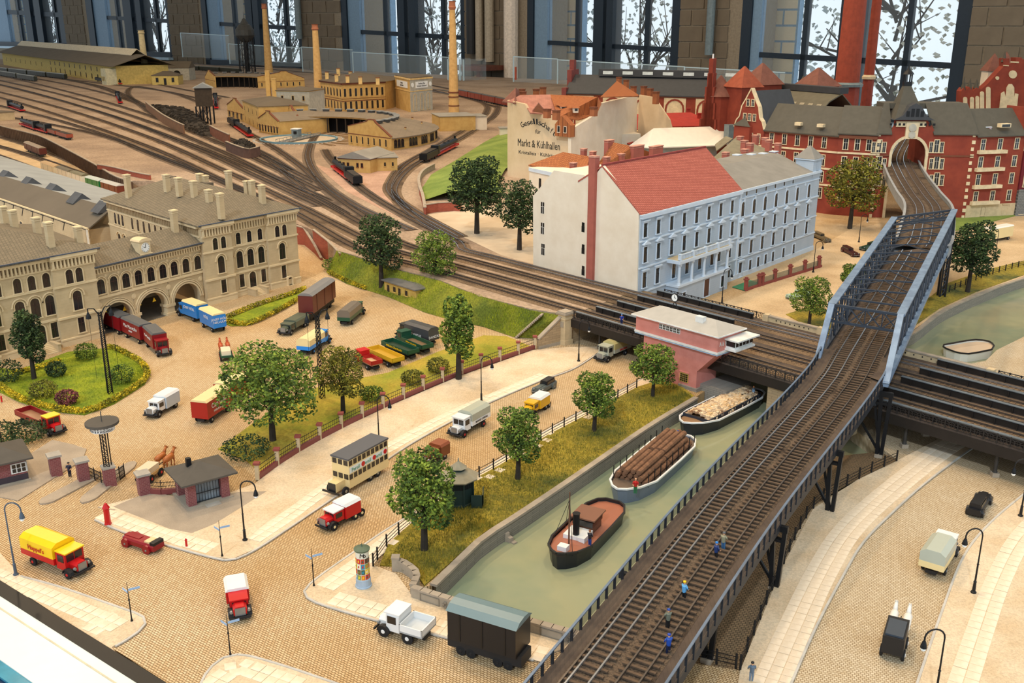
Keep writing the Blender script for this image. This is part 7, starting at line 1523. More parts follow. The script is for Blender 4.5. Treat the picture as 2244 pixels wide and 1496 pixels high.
vehicle('delivery_van', 'yellow van with white roof beside the bank railing', (1158, 912), (1184, 895), (224, 172, 30), (224, 172, 30), WH, 'box', W=1.9, H=2.2, low=.8, rear=1.0, axles=2)
vehicle('delivery_truck', 'grey truck with olive tarpaulin under the rail bridge', (1320, 791), (1358, 775), TT, TT, (190, 176, 120), txt=(('SPEDITION', .4, 'left', 1.3, R_R),))
vehicle('delivery_van', 'white delivery van with rack roof in the station yard', (337, 913), (373, 892), WH, (190, 204, 214), WH, 'box', W=2.0, H=2.5, low=.8, rear=1.0)
vehicle('furniture_trailer', 'red furniture trailer with cream roof and white lettering, nearest the big tree', (484, 900), (449, 924), R_R, (170, 34, 28), CC, 'box', H=3.4, W=2.4, trailer=True, rear=1.0, txt=(('Carl Balke', .95, 'right', 2.3, WH), ('Möbeltransporte', .45, 'right', 1.5, WH)))
vehicle('furniture_truck', 'red furniture truck with cream roof mostly hidden by the big tree', (544, 858), (502, 882), R_R, (170, 34, 28), CC, 'box', H=3.4, W=2.4)
vehicle('furniture_truck', 'dark red furniture truck with grey roof leading two trailers', (360, 779), (337, 758), DR, DR, GX, 'box', H=3.4, rear=1.2, txt=(('Max Marotzke', .6, 'right', 2.2, WH),))
vehicle('furniture_trailer', 'dark red furniture trailer, directly behind its truck', (318, 750), (291, 737), DR, DR, GX, 'box', H=3.4, trailer=True, rear=1.2, hub=paint(CC), txt=(('Max Marotzke', .85, 'right', 2.3, WH), ('BERLIN', .4, 'right', 1.6, WH)))
vehicle('furniture_trailer', 'dark red furniture trailer, last one, inside the left station arch', (273, 730), (249, 719), DR, DR, GX, 'box', H=3.4, trailer=True, rear=1.2, hub=paint(CC))
vehicle('furniture_truck', 'blue furniture truck with cream roof entering the right station arch', (404, 690), (436, 702), BB, BB, CC, 'box', H=3.4, txt=(('JOSEF HÖLL', .7, 'left', 2.3, WH),))
vehicle('furniture_trailer', 'blue furniture trailer with cream roof behind the blue truck', (458, 715), (478, 725), BB, BB, CC, 'box', H=3.4, trailer=True, rear=1.0, txt=(('JOSEF HÖLL\nNEU-ULM', .55, 'back', 2.1, WH), ('HÖLL', .7, 'left', 2.3, WH)))
vehicle('tractor_truck', 'olive heavy tractor truck in front of the brown wagon', (626, 733), (656, 716), OO, OO, OO, 'box', H=2.1, W=2.4, axles=2)
vehicle('army_truck', 'green truck with grey brown tarpaulin, seen from behind in the yard', (786, 688), (760, 710), GG, GG, (116, 106, 94))
vehicle('delivery_truck', 'bright blue truck with cream tarpaulin beside the double lamp mast', (710, 751), (675, 774), BB, (40, 140, 230), CC, hub=paint(BB))
vehicle('delivery_truck', 'dark grey truck with black tarpaulin, last of the parked row', (884, 737), (938, 754), (60, 58, 54), (60, 60, 62), (70, 70, 72), H=3.2, txt=(('DANZAS', .6, 'back', 1.6, WH), ('DANZAS', .6, 'left', 1.5, WH)))
r = vehicle('flatbed_truck', 'dark green flatbed truck loaded with bricks in the parked row', (880, 752), (926, 772), GG, GG, (120, 96, 70), 'flat', txt=(('Wilhelm Chemberlin', .35, 'left', 1.4, Y_),))
vehicle('flatbed_trailer', 'empty dark green flatbed trailer with yellow lettering', (856, 768), (895, 784), GG, GG, (40, 60, 46), 'flat', trailer=True, txt=(('Wilhelm Chemberlin', .5, 'left', 1.4, Y_),))
vehicle('flatbed_trailer', 'empty mustard yellow flatbed trailer in the parked row', (824, 784), (862, 801), (216, 170, 40), (216, 170, 40), (190, 150, 50), 'flat', trailer=True)
vehicle('flatbed_truck', 'small red flatbed truck carrying sand, nearest the fence trees', (790, 795), (816, 808), R_R, (176, 34, 34), (214, 184, 140), 'flat', W=2.0)
vehicle('flatbed_truck', 'red flatbed truck with yellow cab roof behind the left gate lodge', (124, 951), (66, 925), R_R, DR, (150, 110, 80), 'flat', roof=Y_, W=2.2)
vehicle('tractor_truck', 'white pickup tractor truck towing the black wagon', (856, 1380), (908, 1396), WH, WH, (200, 206, 210), 'flat', hub=WHB, W=2.4, R_=.55, H=2.9)
vehicle('delivery_truck', 'cream truck with grey green tarpaulin on the right road, seen from behind', (2072, 1212), (2046, 1252), WH, CC, (182, 188, 174))
vehicle('delivery_truck', 'cream box truck on the far right road behind the dark tree', (2146, 534), (2200, 524), CC, CC, (236, 232, 220), 'box', H=3.6)
# double-deck bus
r, wb = place('double_decker_bus', 'cream double decker bus with grey roof and soap advertising strip', 'bus', (741, 1080), (803, 1044)); CR = paint((234, 208, 150)); x0, x1 = -2.6, wb-.6
for x in (-.65, .65, wb):
    for y in (-1.1, 1.1): wheel(r, x, y, .52, paint((150, 140, 120)))
B(CR).box(x0, -1.25, .6, x1, 1.25, 4.0).ob('body', r); B(paint((84, 86, 92))).box(x0-.1, -1.3, 4.0, x1+.1, 1.3, 4.2).ob('roof', r); B(CR).box(x1, -.6, .6, wb+.9, .6, 1.6).ob('bonnet', r); B(KK_ := paint(KK)).box(wb+.9, -.5, .6, wb+1, .5, 1.55).ob('radiator', r); B(KK_).box(wb+1.1, -1.2, .5, wb+1.25, 1.2, .7).ob('bumper', r)
nw = 9; wm = B(GLASS).box(0, -.02, 0, (x1-x0)/nw*.72, .02, .6).mesh('window')
for zz in (1.65, 3.3):
    for i in range(nw):
        for s in (-1, 1): ob('window', wm, r, (x0+.2+i*(x1-x0)/nw, s*1.26, zz))
    for y in (-1.1, -.3, .5): B(GLASS).box(x1, y, zz, x1+.03, y+.6, zz+.6).ob('window', r)
for s in (-1, 1):
    B(paint((226, 230, 226))).box(x0+.2, s*1.27-.02, 2.4, x1-.1, s*1.27+.02, 3.1).ob('advert_strip', r)
    for i in range(3): text('Persil', .62, paint((60, 140, 110)), r, (x0+1.9+i*(x1-x0-1)/3, s*1.3, 2.72), (pi/2, 0, 0 if s < 0 else pi)); B(RH).lathe([(.3, -.02), (.3, .02)], 12, (x0+.6+i*(x1-x0-1)/3, s*1.3, 2.75), 'y').ob('red_oval', r)
def car(lab, f, k, c, c2=None, open_=False):
    r, wb = place('car', lab, 'car', f, k); c = paint(c); c2 = paint(c2) if c2 else c
    for x in (0, wb):
        for y in (-.75, .75): wheel(r, x, y, .36, CHR); B(c).lathe([(.5, -.14), (.5, .14)], 10, (x, y, .42), 'y').ob('fender', r)
    B(c).xprism([(-.7, .35), (.7, .35), (.72, .8), (.6, .98), (-.6, .98), (-.72, .8)], -.9, wb+.4).ob('body', r); B(c).xprism([(-.4, .5), (.4, .5), (.3, 1.05), (-.3, 1.05)], wb*.5, wb+.55).ob('bonnet', r)
    if open_: B(paint((226, 200, 150))).box(-.2, -.5, .95, .5, .5, 1.15).ob('seat', r); B(BLK).box(-.95, -.65, .95, -.4, .65, 1.25).ob('folded_hood', r)
    else: B(c2).xprism([(-.62, .95), (.62, .95), (.5, 1.55), (-.5, 1.55)], -.55, wb*.55).ob('cabin', r); b = B(GLASS).box(wb*.55, -.45, 1.05, wb*.55+.03, .45, 1.45); [b.box(-.4, s*.58-.02, 1.08, wb*.5, s*.58+.02, 1.4) for s in (-1, 1)]; b.ob('window', r)
    B(CHR).box(wb+.6, -.7, .4, wb+.7, .7, .52).ob('bumper', r)
    for s in (-1, 1): B(CHR).ball((wb+.5, s*.45, .85), .15, 8).ob('headlamp', r)
for a in (('dark red open touring car with passengers, lower left', (289, 1190), (335, 1205), (140, 20, 30), None, True), ('dark grey convertible car on the middle road', (1180, 863), (1204, 849), (86, 94, 92), KK), ('black car half hidden by the tree at the pink house', (1393, 812), (1418, 803), KK), ('black vintage car on the right road, seen from behind', (2154, 1100), (2136, 1128), KK), ('maroon saloon car on the square left of the truss', (1874, 563), (1852, 552), (70, 30, 28)), ('dark green car beside the truss', (1892, 549), (1918, 542), (30, 60, 44)), ('olive beetle shaped car behind the blue house corner', (1812, 531), (1788, 520), (110, 96, 70)), ('pale green car behind the small tree', (1732, 656), (1760, 650), (180, 204, 176))): car(*a)
# ================================================================ rail vehicles
def wagon(name, lab, f, k, z, body, roof, H=3.4, cat='wagon', W=2.7, open_=False, base=1.0):
    r, L = place(name, lab, cat, f, k, z); b = B(paint(body)); b.box(0, -W/2, base, L, W/2, H if not open_ else base+1.4); b.ob('body', r)
    if open_: B(COAL).box(.2, -W/2+.2, base+1.3, L-.2, W/2-.2, base+1.5).ob('load', r)
    else: B(paint(roof)).xprism([(-W/2-.1, H), (W/2+.1, H), (W*.3, H+.4), (0, H+.5), (-W*.3, H+.4)], -.1, L+.1).ob('roof', r); [B(paint(tuple(int(c*.8) for c in body))).box(L*(i+.42)/3, s*W/2-.05, base+.1, L*(i+.48)/3, s*W/2+.05, H-.1).ob('door_rib', r) for i in range(3) for s in (-1, 1)]
    B(CHAS).box(-.3, -.9, .6, L+.3, .9, base).ob('underframe', r)
    for x in (L*.15, L*.3, L*.7, L*.85):
        for y in (-.8, .8): wheel(r, x, y, .45, CHAS)
    return r
wagon('goods_wagon', 'black covered goods wagon on road bogies behind the white tractor', (1000, 1416), (1146, 1462), 0, (30, 30, 32), (110, 132, 136), H=4.3, base=1.6)
wagon('goods_wagon', 'red brown covered wagon with silver roof on a road trailer', (672, 706), (722, 668), 0, (104, 46, 40), (128, 126, 124), H=4.8, base=1.6)
wagon('goods_wagon', 'lone brown goods wagon below the ribbed wall', (62, 330), (96, 344), .2, (100, 48, 40), (160, 140, 116))
for i, (f, k, c, rf, l) in enumerate((((100, 376), (130, 387), (232, 220, 190), (196, 164, 120), 'cream refrigerator van, first of the row'), ((134, 388), (160, 398), (236, 228, 206), (110, 100, 78), 'white refrigerator van, second of the row'), ((164, 399), (190, 408), (236, 228, 206), (120, 112, 84), 'white refrigerator van, third of the row'), ((198, 411), (228, 420), (30, 120, 66), (190, 196, 186), 'green goods van in the row by the shed'), ((232, 421), (268, 432), (110, 50, 34), (190, 186, 178), 'brown goods van at the end of the row'))): wagon('goods_van', l, f, k, .2, c, rf)
wagon('open_wagon', 'red open wagon behind the two black engines', (108, 293), (128, 299), ZY, (150, 72, 52), DR, open_=True); wagon('open_wagon', 'red open wagon, last behind the two black engines', (131, 300), (154, 307), ZY, (160, 78, 56), DR, open_=True)
def coach(l, f, k, c=(44, 48, 40), rf=(120, 118, 104)): wagon('passenger_coach', l, f, k, ZY, c, rf, H=4.2, cat='coach')
for i, x in enumerate(range(-20, 120, 42)): coach(('leftmost', 'second', 'third', 'rightmost')[i]+' dark green coach of the upper left rake', (x, 158+x*.11), (x+39, 158+(x+39)*.11))
coach('dark coach of the lower rake at the left edge', (0, 166), (38, 172)); coach('dark coach, right end of the lower rake', (41, 173), (79, 179))
for i in range(4): coach(('leftmost', 'second', 'third', 'rightmost')[i]+' coach of the brick red train behind the yard', (1000+i*30, 210+i*6.5), (1028+i*30, 216+i*6.5), (140, 56, 40), (90, 84, 80))
for i in range(3): coach(('leftmost', 'middle', 'rightmost')[i]+' dark coach of the train by the windows', (395+i*45, 152+i*3), (437+i*45, 155+i*3))
def loco(l, f, k, tender=True):
    r, L = place('steam_locomotive', l, 'locomotive', f, k, ZY); bl = BLK; t = L*.33 if tender else 0
    B(bl).tube((t+1.5, 0, 2.6), (L, 0, 2.6), .95, n=12).ob('boiler', r); B(bl).box(t, -1.4, 1.2, t+2.4, 1.4, 4.2).ob('cab', r); B(bl).lathe([(.35, 3.3), (.45, 4.4)], 8, (L-.8, 0, 0)).ob('funnel', r)
    for x in (.45, .65): B(bl).ball((t+(L-t)*x, 0, 3.5), .5, 8).ob('dome', r)
    B(RH).box(t-.2, -1.2, .7, L+.4, 1.2, 1.25).ob('frame', r); B(RH).box(L+.4, -1.4, .8, L+.6, 1.4, 1.4).ob('buffer_beam', r)
    if tender: B(bl).box(0, -1.4, 1.1, t-.4, 1.4, 3.1).ob('tender', r); B(COAL).box(.3, -1.0, 3.1, t-.6, 1.0, 3.4).ob('coal_load', r)
    for i in range(6):
        for y in (-.9, .9): wheel(r, L*(.1+i*.16), y, .7, RH)
for l, f, k, t in (('black steam locomotive alone before the engine house', (735, 372), (785, 410), True), ('large black steam locomotive beside the curved engine shed wall', (998, 322), (928, 358), True), ('small black tank locomotive on the yard ladder', (264, 228), (258, 214), False), ('black steam locomotive at the left edge of the yard', (50, 246), (22, 236), False), ('black engine at the head of two open wagons', (50, 276), (82, 287), False), ('second black engine before the open wagons', (84, 287), (108, 294), False), ('black red locomotive in front of the long yellow shed', (264, 186), (212, 178), True), ('black locomotive on the coal stage track', (548, 302), (505, 272), True), ('dark locomotive facing out of the rear engine shed', (474, 240), (472, 218), False)): loco(l, f, k, t)
# ================================================================ boats
def hull(name, lab, bow, stern, hw, col, rim, deck, h=1.5, cat='boat'):
    S, K = G(bow[0], bow[1], -1.8), G(stern[0], stern[1], -1.8); r = root(name, lab, cat, K, ang(K, S)); L = (S-K).length
    prof = [(0, .35), (.04, .7), (.15, .98), (.4, 1), (.75, .98), (.9, .7), (.97, .35), (1, .02)]; pts = [(x*L, -w*hw) for x, w in prof]+[(x*L, w*hw) for x, w in prof[::-1]]
    up = [(x, y, h+.5*max(0, x/L-.7)*3) for x, y in pts]; n = len(pts); b = B(paint(col)); lo_ = [(L*.02+x*.96, y*.9, -.1) for x, y in pts]
    b.add(lo_+up, [(i, (i+1) % n, n+(i+1) % n, n+i) for i in range(n)]); b.ob('hull', r); B(paint(deck)).add([(x, y*.94, z-.3) for x, y, z in up], [tuple(range(n))]).ob('deck', r); b = B(paint(rim)); [b.bar(up[i], up[(i+1) % n], .22, .2) for i in range(n)]; b.ob('gunwale', r); return r, L
r, L = hull('tug_boat', 'black steam tug with brown deck and mast on the canal', (1219, 1250), (1342, 1122), 2.3, (30, 32, 36), KK, (166, 104, 80)); WD = paint((110, 76, 58))
B(WD).box(L*.4, -1.1, 1.2, L*.56, 1.1, 2.9).ob('wheelhouse', r); B(GLASS).box(L*.39, -1.15, 2.1, L*.57, 1.15, 2.7).ob('window', r); B(paint((134, 92, 72))).box(L*.37, -1.4, 2.9, L*.58, 1.4, 3.05).ob('roof', r); B(WHB).box(L*.57, -1.2, 1.2, L*.72, 1.2, 1.9).ob('engine_casing', r); B(BLK).lathe([(.35, 1.2), (.35, 4.2), (.42, 4.3)], 10, (L*.68, 0, 0)).ob('funnel', r); B(WD).tube((L*.8, 0, 1.2), (L*.8, 0, 7.4), .1, .06).ob('mast', r); B(WHB).box(L*.86, -.5, 1.3, L*.92, .5, 2.1).ob('hatch', r); b = B(BLK); [b.tube((L*.8, 0, 6.6), (L*x, y, 1.5), .03, n=4) for x, y in ((.93, 1.3), (.9, -1.5), (.6, -1.8))]; b.ob('stay', r)
r, L = hull('log_barge', 'barge loaded with brown logs in the middle of the canal', (1352, 1105), (1497, 975), 2.7, (110, 120, 134), WH, (112, 96, 82)); lm = B(mt('log_bark', (136, 98, 72), .9, var=.2, scale=2)).tube((0, 0, 0), (L*.34, 0, 0), .36, .32, 10).mesh('log'); LE = mt('log_end', (220, 166, 96), .8)
for seg in (.14, .5):
    for lay in range(3):
        for i in range(6-lay): o = tag(ob('log', lm, None, r.matrix_basis @ V((L*seg+rnd.uniform(-.4, .4), -1.75+lay*.35+i*.7, 1.6+lay*.62)), r.rotation_euler.z), ('front ' if seg > .3 else 'rear ')+('bottom', 'middle', 'top')[lay]+' layer log on the barge, '+('first', 'second', 'third', 'fourth', 'fifth', 'sixth')[i]+' from its right side', 'log', 'logs on the barge')
for i in range(9):
    for s in (-1, 1): B(BLK).tube((L*(.1+i*.09), s*2.2, 1.2), (L*(.1+i*.09), s*2.2, 2.9), .06, n=5).ob('stake', r)
r, L = hull('firewood_barge', 'black and white barge heaped with cut firewood near the pink house', (1496, 955), (1655, 872), 2.6, (40, 42, 46), WH, (150, 116, 84)); b = B(paint((50, 56, 66))); [b.box(L*.12, s*2.0-.06, 1.1, L*.84, s*2.0+.06, 1.9) for s in (-1, 1)]; [b.box(x*L, -2, 1.1, x*L+.12, 2, 1.9) for x in (.12, .84)]; b.ob('coaming', r)
b = B(mt('cut_wood', (226, 190, 140), .85, kind='island', rgb2=(150, 110, 76), rgb3=(240, 216, 180)))
for i in range(900): x, y = rnd.uniform(.13, .83), rnd.uniform(-1.9, 1.9); b.cb(x*L, y, 1.3+.9*(1-(y/2)**2)+rnd.uniform(-.1, .15), .5, .28, .28, rnd.uniform(0, 3))
tag(b.ob('firewood', None, r.location, r.rotation_euler.z), 'heap of pale cut firewood filling the black and white barge', 'firewood', kind='stuff')
hull('moored_boat', 'white moored barge with plank deck on the right basin', (2163, 772), (2080, 786), 2.6, (230, 226, 214), KK, (216, 190, 160))
# ================================================================ lamps, masts, fences
def lamp(px, lab, dirn, h=6.6, m=BLK, z=.12):
    P = G(px[0], px[1], z); r = root('street_lamp', lab, 'lamp', P, dirn); B(m).lathe([(.26, 0), (.26, .12), (.16, .2), (.13, 1.1), (.16, 1.15), (.09, 1.25), (.08, 2.9), (.13, 2.95), (.07, 3.0), (.06, h-.75)], 8).ob('post', r); b = B(m); a = [(.75-.75*cos(pi*i/8), 0, h-.75+.75*sin(pi*i/8)) for i in range(9)]+[(1.5, 0, h-1.1)]; b.path(a, .07); b.ob('arm', r); B(m).lathe([(.1, h-1.0), (.22, h-1.35), (.26, h-1.6)], 8, (1.5, 0, 0)).ob('hood', r); B(mt('lamp_globe', (244, 246, 244), .2)).ball((1.5, 0, h-1.7), .22, 8).ob('globe', r)
for px, lab, d in (((537, 1183), 'black street lamp in front of the gate pavilion', 0), ((831, 975), 'black street lamp behind the bus', 0), ((1055, 880), 'black street lamp on the middle pavement', 0), ((1268, 791), 'black street lamp by the left bridge pillar', 0), ((2133, 1298), 'black street lamp beside the cream truck, right road', pi), ((2048, 1540), 'black street lamp cut by the lower edge, right road', pi), ((2236, 1130), 'black street lamp at the right frame edge', pi), ((1582, 664), 'black street lamp before the pale blue house', 0), ((1782, 596), 'black street lamp at the red garden fence end', 0), ((2180, 566), 'black street lamp beside the cream box truck', pi), ((1882, 530), 'slim street lamp on the square left of the truss', 0)): lamp(px, lab, d)
lamp((35, 1259), 'grey street lamp at the left edge', 0, 7.6, paint((70, 84, 100)))
def mast(px, lab, h): 
    P = G(px[0], px[1], .1); r = root('lamp_mast', lab, 'lamp', P, .6); b = B(BLK); [b.bar((x, y, 0), (x*.6, y*.6, h), .1, .1) for x in (-.3, .3) for y in (-.3, .3)]; [b.bar((-.3, s*.3, k*.6), (.3, s*.3, k*.6+.6), .07, .07) for k in range(int(h/.6)) for s in (-1, 1)]; b.ob('mast', r)
    for s in (-1, 1): b = B(BLK); b.path([(0, 0, h-.6), (s*.7, 0, h+.6), (s*1.5, 0, h+.7), (s*1.5, 0, h+.2)], .08); b.lathe([(.1, h+.2), (.3, h-.3), (.36, h-.7)], 8, (s*1.5, 0, 0)); b.ob('lamp_head', r); B(BLK).tube((s*1.5, 0, h-.7), (s*1.5, 0, 2.5), .025, n=4).ob('cable', r)
mast((242, 862), 'tall lattice double lamp mast on the round lawn', 12); mast((706, 872), 'tall lattice double lamp mast beside the parked trailers', 12)
for px, l in (((487, 1218), 'signpost with two blue arms by the middle pavement'), ((289, 1360), 'signpost with two blue arms on the lower left corner'), ((505, 1435), 'signpost with two blue arms at the lower pavement tip'), ((688, 1283), 'signpost with two blue arms left of the advertising column')):
    P = G(px[0], px[1], .12); r = root('signpost', l, 'sign', P); B(BLK).lathe([(.12, 0), (.06, .3), (.05, 2.0), (.09, 2.1), (.04, 2.3), (.02, 3.9)], 6).ob('post', r); [B(paint((150, 180, 214))).box(.05, -.02, 3.0-.25*i, 1.0, .02, 3.2-.25*i).ob('sign_arm', r, None, a) for i, a in enumerate((.5, 2.4))]
for px, l, h in (((237, 1148), 'red fire alarm pillar near the gate', 2.4), ((409, 1197), 'small red hydrant on the pavement', .9), ((4, 880), 'small red hydrant at the left edge', .9)): P = G(px[0], px[1], .12); r = root('fire_post', l, 'hydrant', P); B(RH).lathe([(h*.16, 0), (h*.13, h*.1), (h*.12, h*.75), (h*.17, h*.78), (h*.05, h)], 6).ob('post', r)
P = G(242, 1062, 0); r = root('sign_tower', 'lattice sign tower with round disc and white lettered ring at the gate', 'sign', P); b = B(BLK); [b.bar((x, y, 2.3), (x, y, 7), .1, .1) for x in (-.3, .3) for y in (-.3, .3)]; [b.bar((-.3*s, -.3, 2.3+k*.5), (.3*s, -.3, 2.8+k*.5), .06, .06) for k in range(9) for s in (-1, 1)]; b.ob('mast', r); B(WHB).lathe([(1.3, 6.8), (1.3, 7.5)], 20).ob('ring', r); B(DFELT).lathe([(1.8, 7.5), (1.8, 7.8)], 24).tube((0, 0, 7.8), (0, 0, 9), .06).ob('disc', r); B(PUR).cb(0, 0, 0, 1.2, 1.2, 2.2, .6).m(GST).cb(0, 0, 2.2, 1.4, 1.4, .2, .6).ob('pillar', r)
for i, ch in enumerate('ANHALTER'): a = -2.6+i*.26; text(ch, .36, BLK, r, (1.32*cos(a), 1.32*sin(a), 7.3), (pi/2, 0, a+pi/2))
for i, ch in enumerate('GÜTERBAHNHOF'): a = -3.0+i*.24; text(ch, .36, BLK, r, (1.32*cos(a), 1.32*sin(a), 6.98), (pi/2, 0, a+pi/2))
for px, l in (((124, 1040), 'purple brick gate pillar beside the left lodge'), ((184, 1052), 'purple brick gate pillar left of the sign tower'), ((317, 1082), 'purple brick gate pillar by the curved fence')): P = G(px[0], px[1], 0); r = root('gate_pillar', l, 'pillar', P, .6); B(PUR).cb(0, 0, 0, 1.2, 1.2, 2.4).ob('shaft', r); B(GST).cb(0, 0, 2.4, 1.5, 1.5, .25).ob('cap', r)
def fence(lab, px, h=1.2, step=2.6, z=.12, post=BLK, infill=False, cap=False, base=False, rails=3, pw=.16):
    L = resamp([G(x, y, z) for x, y in px], step); r = root('fence', lab, 'fence', L[0]); pm = B(post).cb(0, 0, 0, pw, pw, h+.2); cap and pm.m(RP).cb(0, 0, h+.2, pw*1.6, pw*1.6, .25); pm = pm.mesh('post')
    for p in L: ob('post', pm, r, p-L[0])
    b = B(BLK)
    for p, q in zip(L, L[1:]):
        [b.bar(p+V((0, 0, h*(k+1)/rails*.92)), q+V((0, 0, h*(k+1)/rails*.92)), .05, .05) for k in range(rails)]
        if infill: n_ = 10; [b.bar(p.lerp(q, i/n_), p.lerp(q, i/n_)+V((0, 0, h)), .03, .03) for i in range(n_)]
    wob(b, 'rail', r)
    if base: b = B(paint((128, 66, 64))); [b.bar(p+V((0, 0, .3)), q+V((0, 0, .3)), .4, .6) for p, q in zip(L, L[1:])]; wob(b, 'base_wall', r)
fence('iron fence with buff pillars on a red base along the middle road', [(565, 1050), (620, 1010), (690, 968), (770, 926), (850, 888), (1000, 824), (1172, 763)], 1.7, 4.2, .12, SANDST, True, True, True, pw=.45)
fence('black bollard railing along the grass bank', RAIL4[1:]); fence('black bollard railing along the right road quay', RR); fence('black cross railing under the viaduct end', [(1500, 1440), (1560, 1452), (1612, 1464)]); fence('black railing on the far right quay', [(2080, 640), (2160, 606), (2244, 582)]); fence('curved iron fence between gate pillar and pavilion', [(325, 1080), (370, 1082), (420, 1072), (448, 1058)], 1.5, 1.6, .1, BLK, True, False, True, pw=.08); fence('black iron gate leaves below the sign tower', [(194, 1046), (238, 1064), (274, 1044)], 1.5, 1.4, 0, BLK, True, pw=.08)
# ================================================================ people and horses
SK = paint((226, 170, 130))
def person(P, lab, a, top, leg, hat, sit=False):
    r = root('person', lab, 'person', P, a); b = B(paint(leg)); [b.tube((.05, s*.1, 0), (0, s*.1, .85), .075, .11) for s in (-1, 1)]; b.m(paint(top)); b.lathe([(.16, .82), (.2, 1.1), (.23, 1.4), (.1, 1.5)], 8); b.smooth = True
    for s in (-1, 1): b.tube((0, s*.24, 1.42), (.12, s*.3, 1.1), .07, .055); b.m(SK).tube((.12, s*.3, 1.1), (.34, s*.2, .98), .05, .04); b.m(paint(top))
    b.m(SK).tube((0, 0, 1.46), (0, 0, 1.58), .06); b.ball((.01, 0, 1.66), .12, 8, 1.1); b.box(.11, -.02, 1.62, .16, .02, 1.67); b.m(paint(hat)).lathe([(.14, 1.7), (.13, 1.8), (.04, 1.84)], 8); b.ob('body', r)
for px, z, l, t, g, h in (((1584, 1206), 6.5, 'track worker in grey shirt and blue jeans, farthest of the gang', (150, 146, 120), (70, 110, 150), GX), ((1568, 1228), 6.4, 'track worker in dark blue jacket with raised arms', (40, 60, 110), KK, BB), ((1498, 1316), 6.0, 'track worker in light blue shirt with shovel', (100, 170, 220), KK, Y_), ((1463, 1378), 5.8, 'track worker in grey vest and blue cap', (110, 114, 100), KK, (40, 70, 150)), ((1464, 1434), 5.5, 'track supervisor in blue coat, nearest the lower edge', (40, 80, 170), (30, 40, 70), (40, 70, 170)), ((1646, 1492), .1, 'man in blue grey coat with a bag on the right pavement', (90, 110, 130), (110, 130, 150), KK), ((154, 1044), .1, 'gatekeeper in dark blue uniform at the gate', (30, 40, 66), (30, 34, 50), KK), ((1362, 712), 4.8, 'man in blue on the rail bridge near the pink house', (40, 60, 150), (40, 50, 90), BB), ((1292, 1196), -.6, 'sailor in dark jacket on the tug deck', (40, 40, 50), (40, 70, 140), (140, 90, 60)), ((1392, 1080), -.0, 'man in red shirt on the log barge', R_R, (40, 110, 70), (226, 170, 130)), ((1484, 972), -.4, 'man with blue cap steering the log barge', (230, 190, 130), (200, 200, 196), (40, 70, 150)), ((1650, 872), -.5, 'man in light blue at the stern of the firewood barge', (140, 170, 200), (90, 110, 140), (226, 150, 100))): person(G(px[0], px[1], z), l, rnd.uniform(-2, 2), t, g, h)
def horse(P, a, c, lab):
    r = root('horse', lab, 'horse', P, a); b = B(paint(c)); b.smooth = True; b.lathe([(.1, -.95), (.34, -.8), (.38, -.3), (.34, .3), (.38, .65), (.15, .9)], 10, (0, 0, 1.25), 'x'); b.tube((.75, 0, 1.4), (1.25, 0, 2.0), .24, .14); b.tube((1.2, 0, 2.05), (1.65, 0, 1.75), .15, .09); b.tube((-.9, 0, 1.45), (-1.1, 0, .8), .08, .03)
    for x in (-.7, .65):
        for s in (-1, 1): b.tube((x, s*.2, 1.1), (x+(.08 if x > 0 else -.1), s*.2, .55), .14, .08); b.tube((x+(.08 if x > 0 else -.1), s*.2, .55), (x, s*.2, 0), .07, .07)
    [b.tube((1.2, s*.07, 2.1), (1.2, s*.09, 2.28), .05, .01) for s in (-1, 1)]; b.ob('body', r)
def cart(name, lab, f, k, top, load, hs, hc, black=False):
    r, L = place(name, lab, 'cart', f, k); [wheel(r, x, y, .5, RH if not black else WHB) for x in (0, 1.9) for y in (-.85, .85)]; B(paint(top)).box(-.7, -.85, .7, 2.6, .85, 1.0 if not black else 2.3).ob('body', r); B(paint(load)).box(-.5, -.7, 1.0 if not black else 2.3, 2.0, .7, 1.7 if not black else 2.45).ob('load' if not black else 'roof', r); B(BLK).bar((2.6, 0, .8), (5.2, 0, .9), .08, .08).ob('shaft', r)
    for s in (-1, 1): horse(r.matrix_basis @ V((4.2, s*.55, 0)), r.rotation_euler.z, hc, hs+(' on the left' if s > 0 else ' on the right'))
cart('horse_carriage', 'black closed carriage with white wheels on the right road', (1964, 1402), (1954, 1440), KK, (66, 74, 84), 'white horse with red plume before the black carriage', (236, 232, 224), True); cart('horse_wagon', 'low wooden wagon with parcels leaving the gate', (345, 1036), (318, 1056), (190, 150, 96), (220, 200, 170), 'brown horse before the parcel wagon', (170, 96, 44)); cart('horse_wagon', 'green covered cart in the station yard', (492, 770), (497, 790), GG, (226, 214, 184), 'chestnut horse before the covered cart', (180, 80, 40))
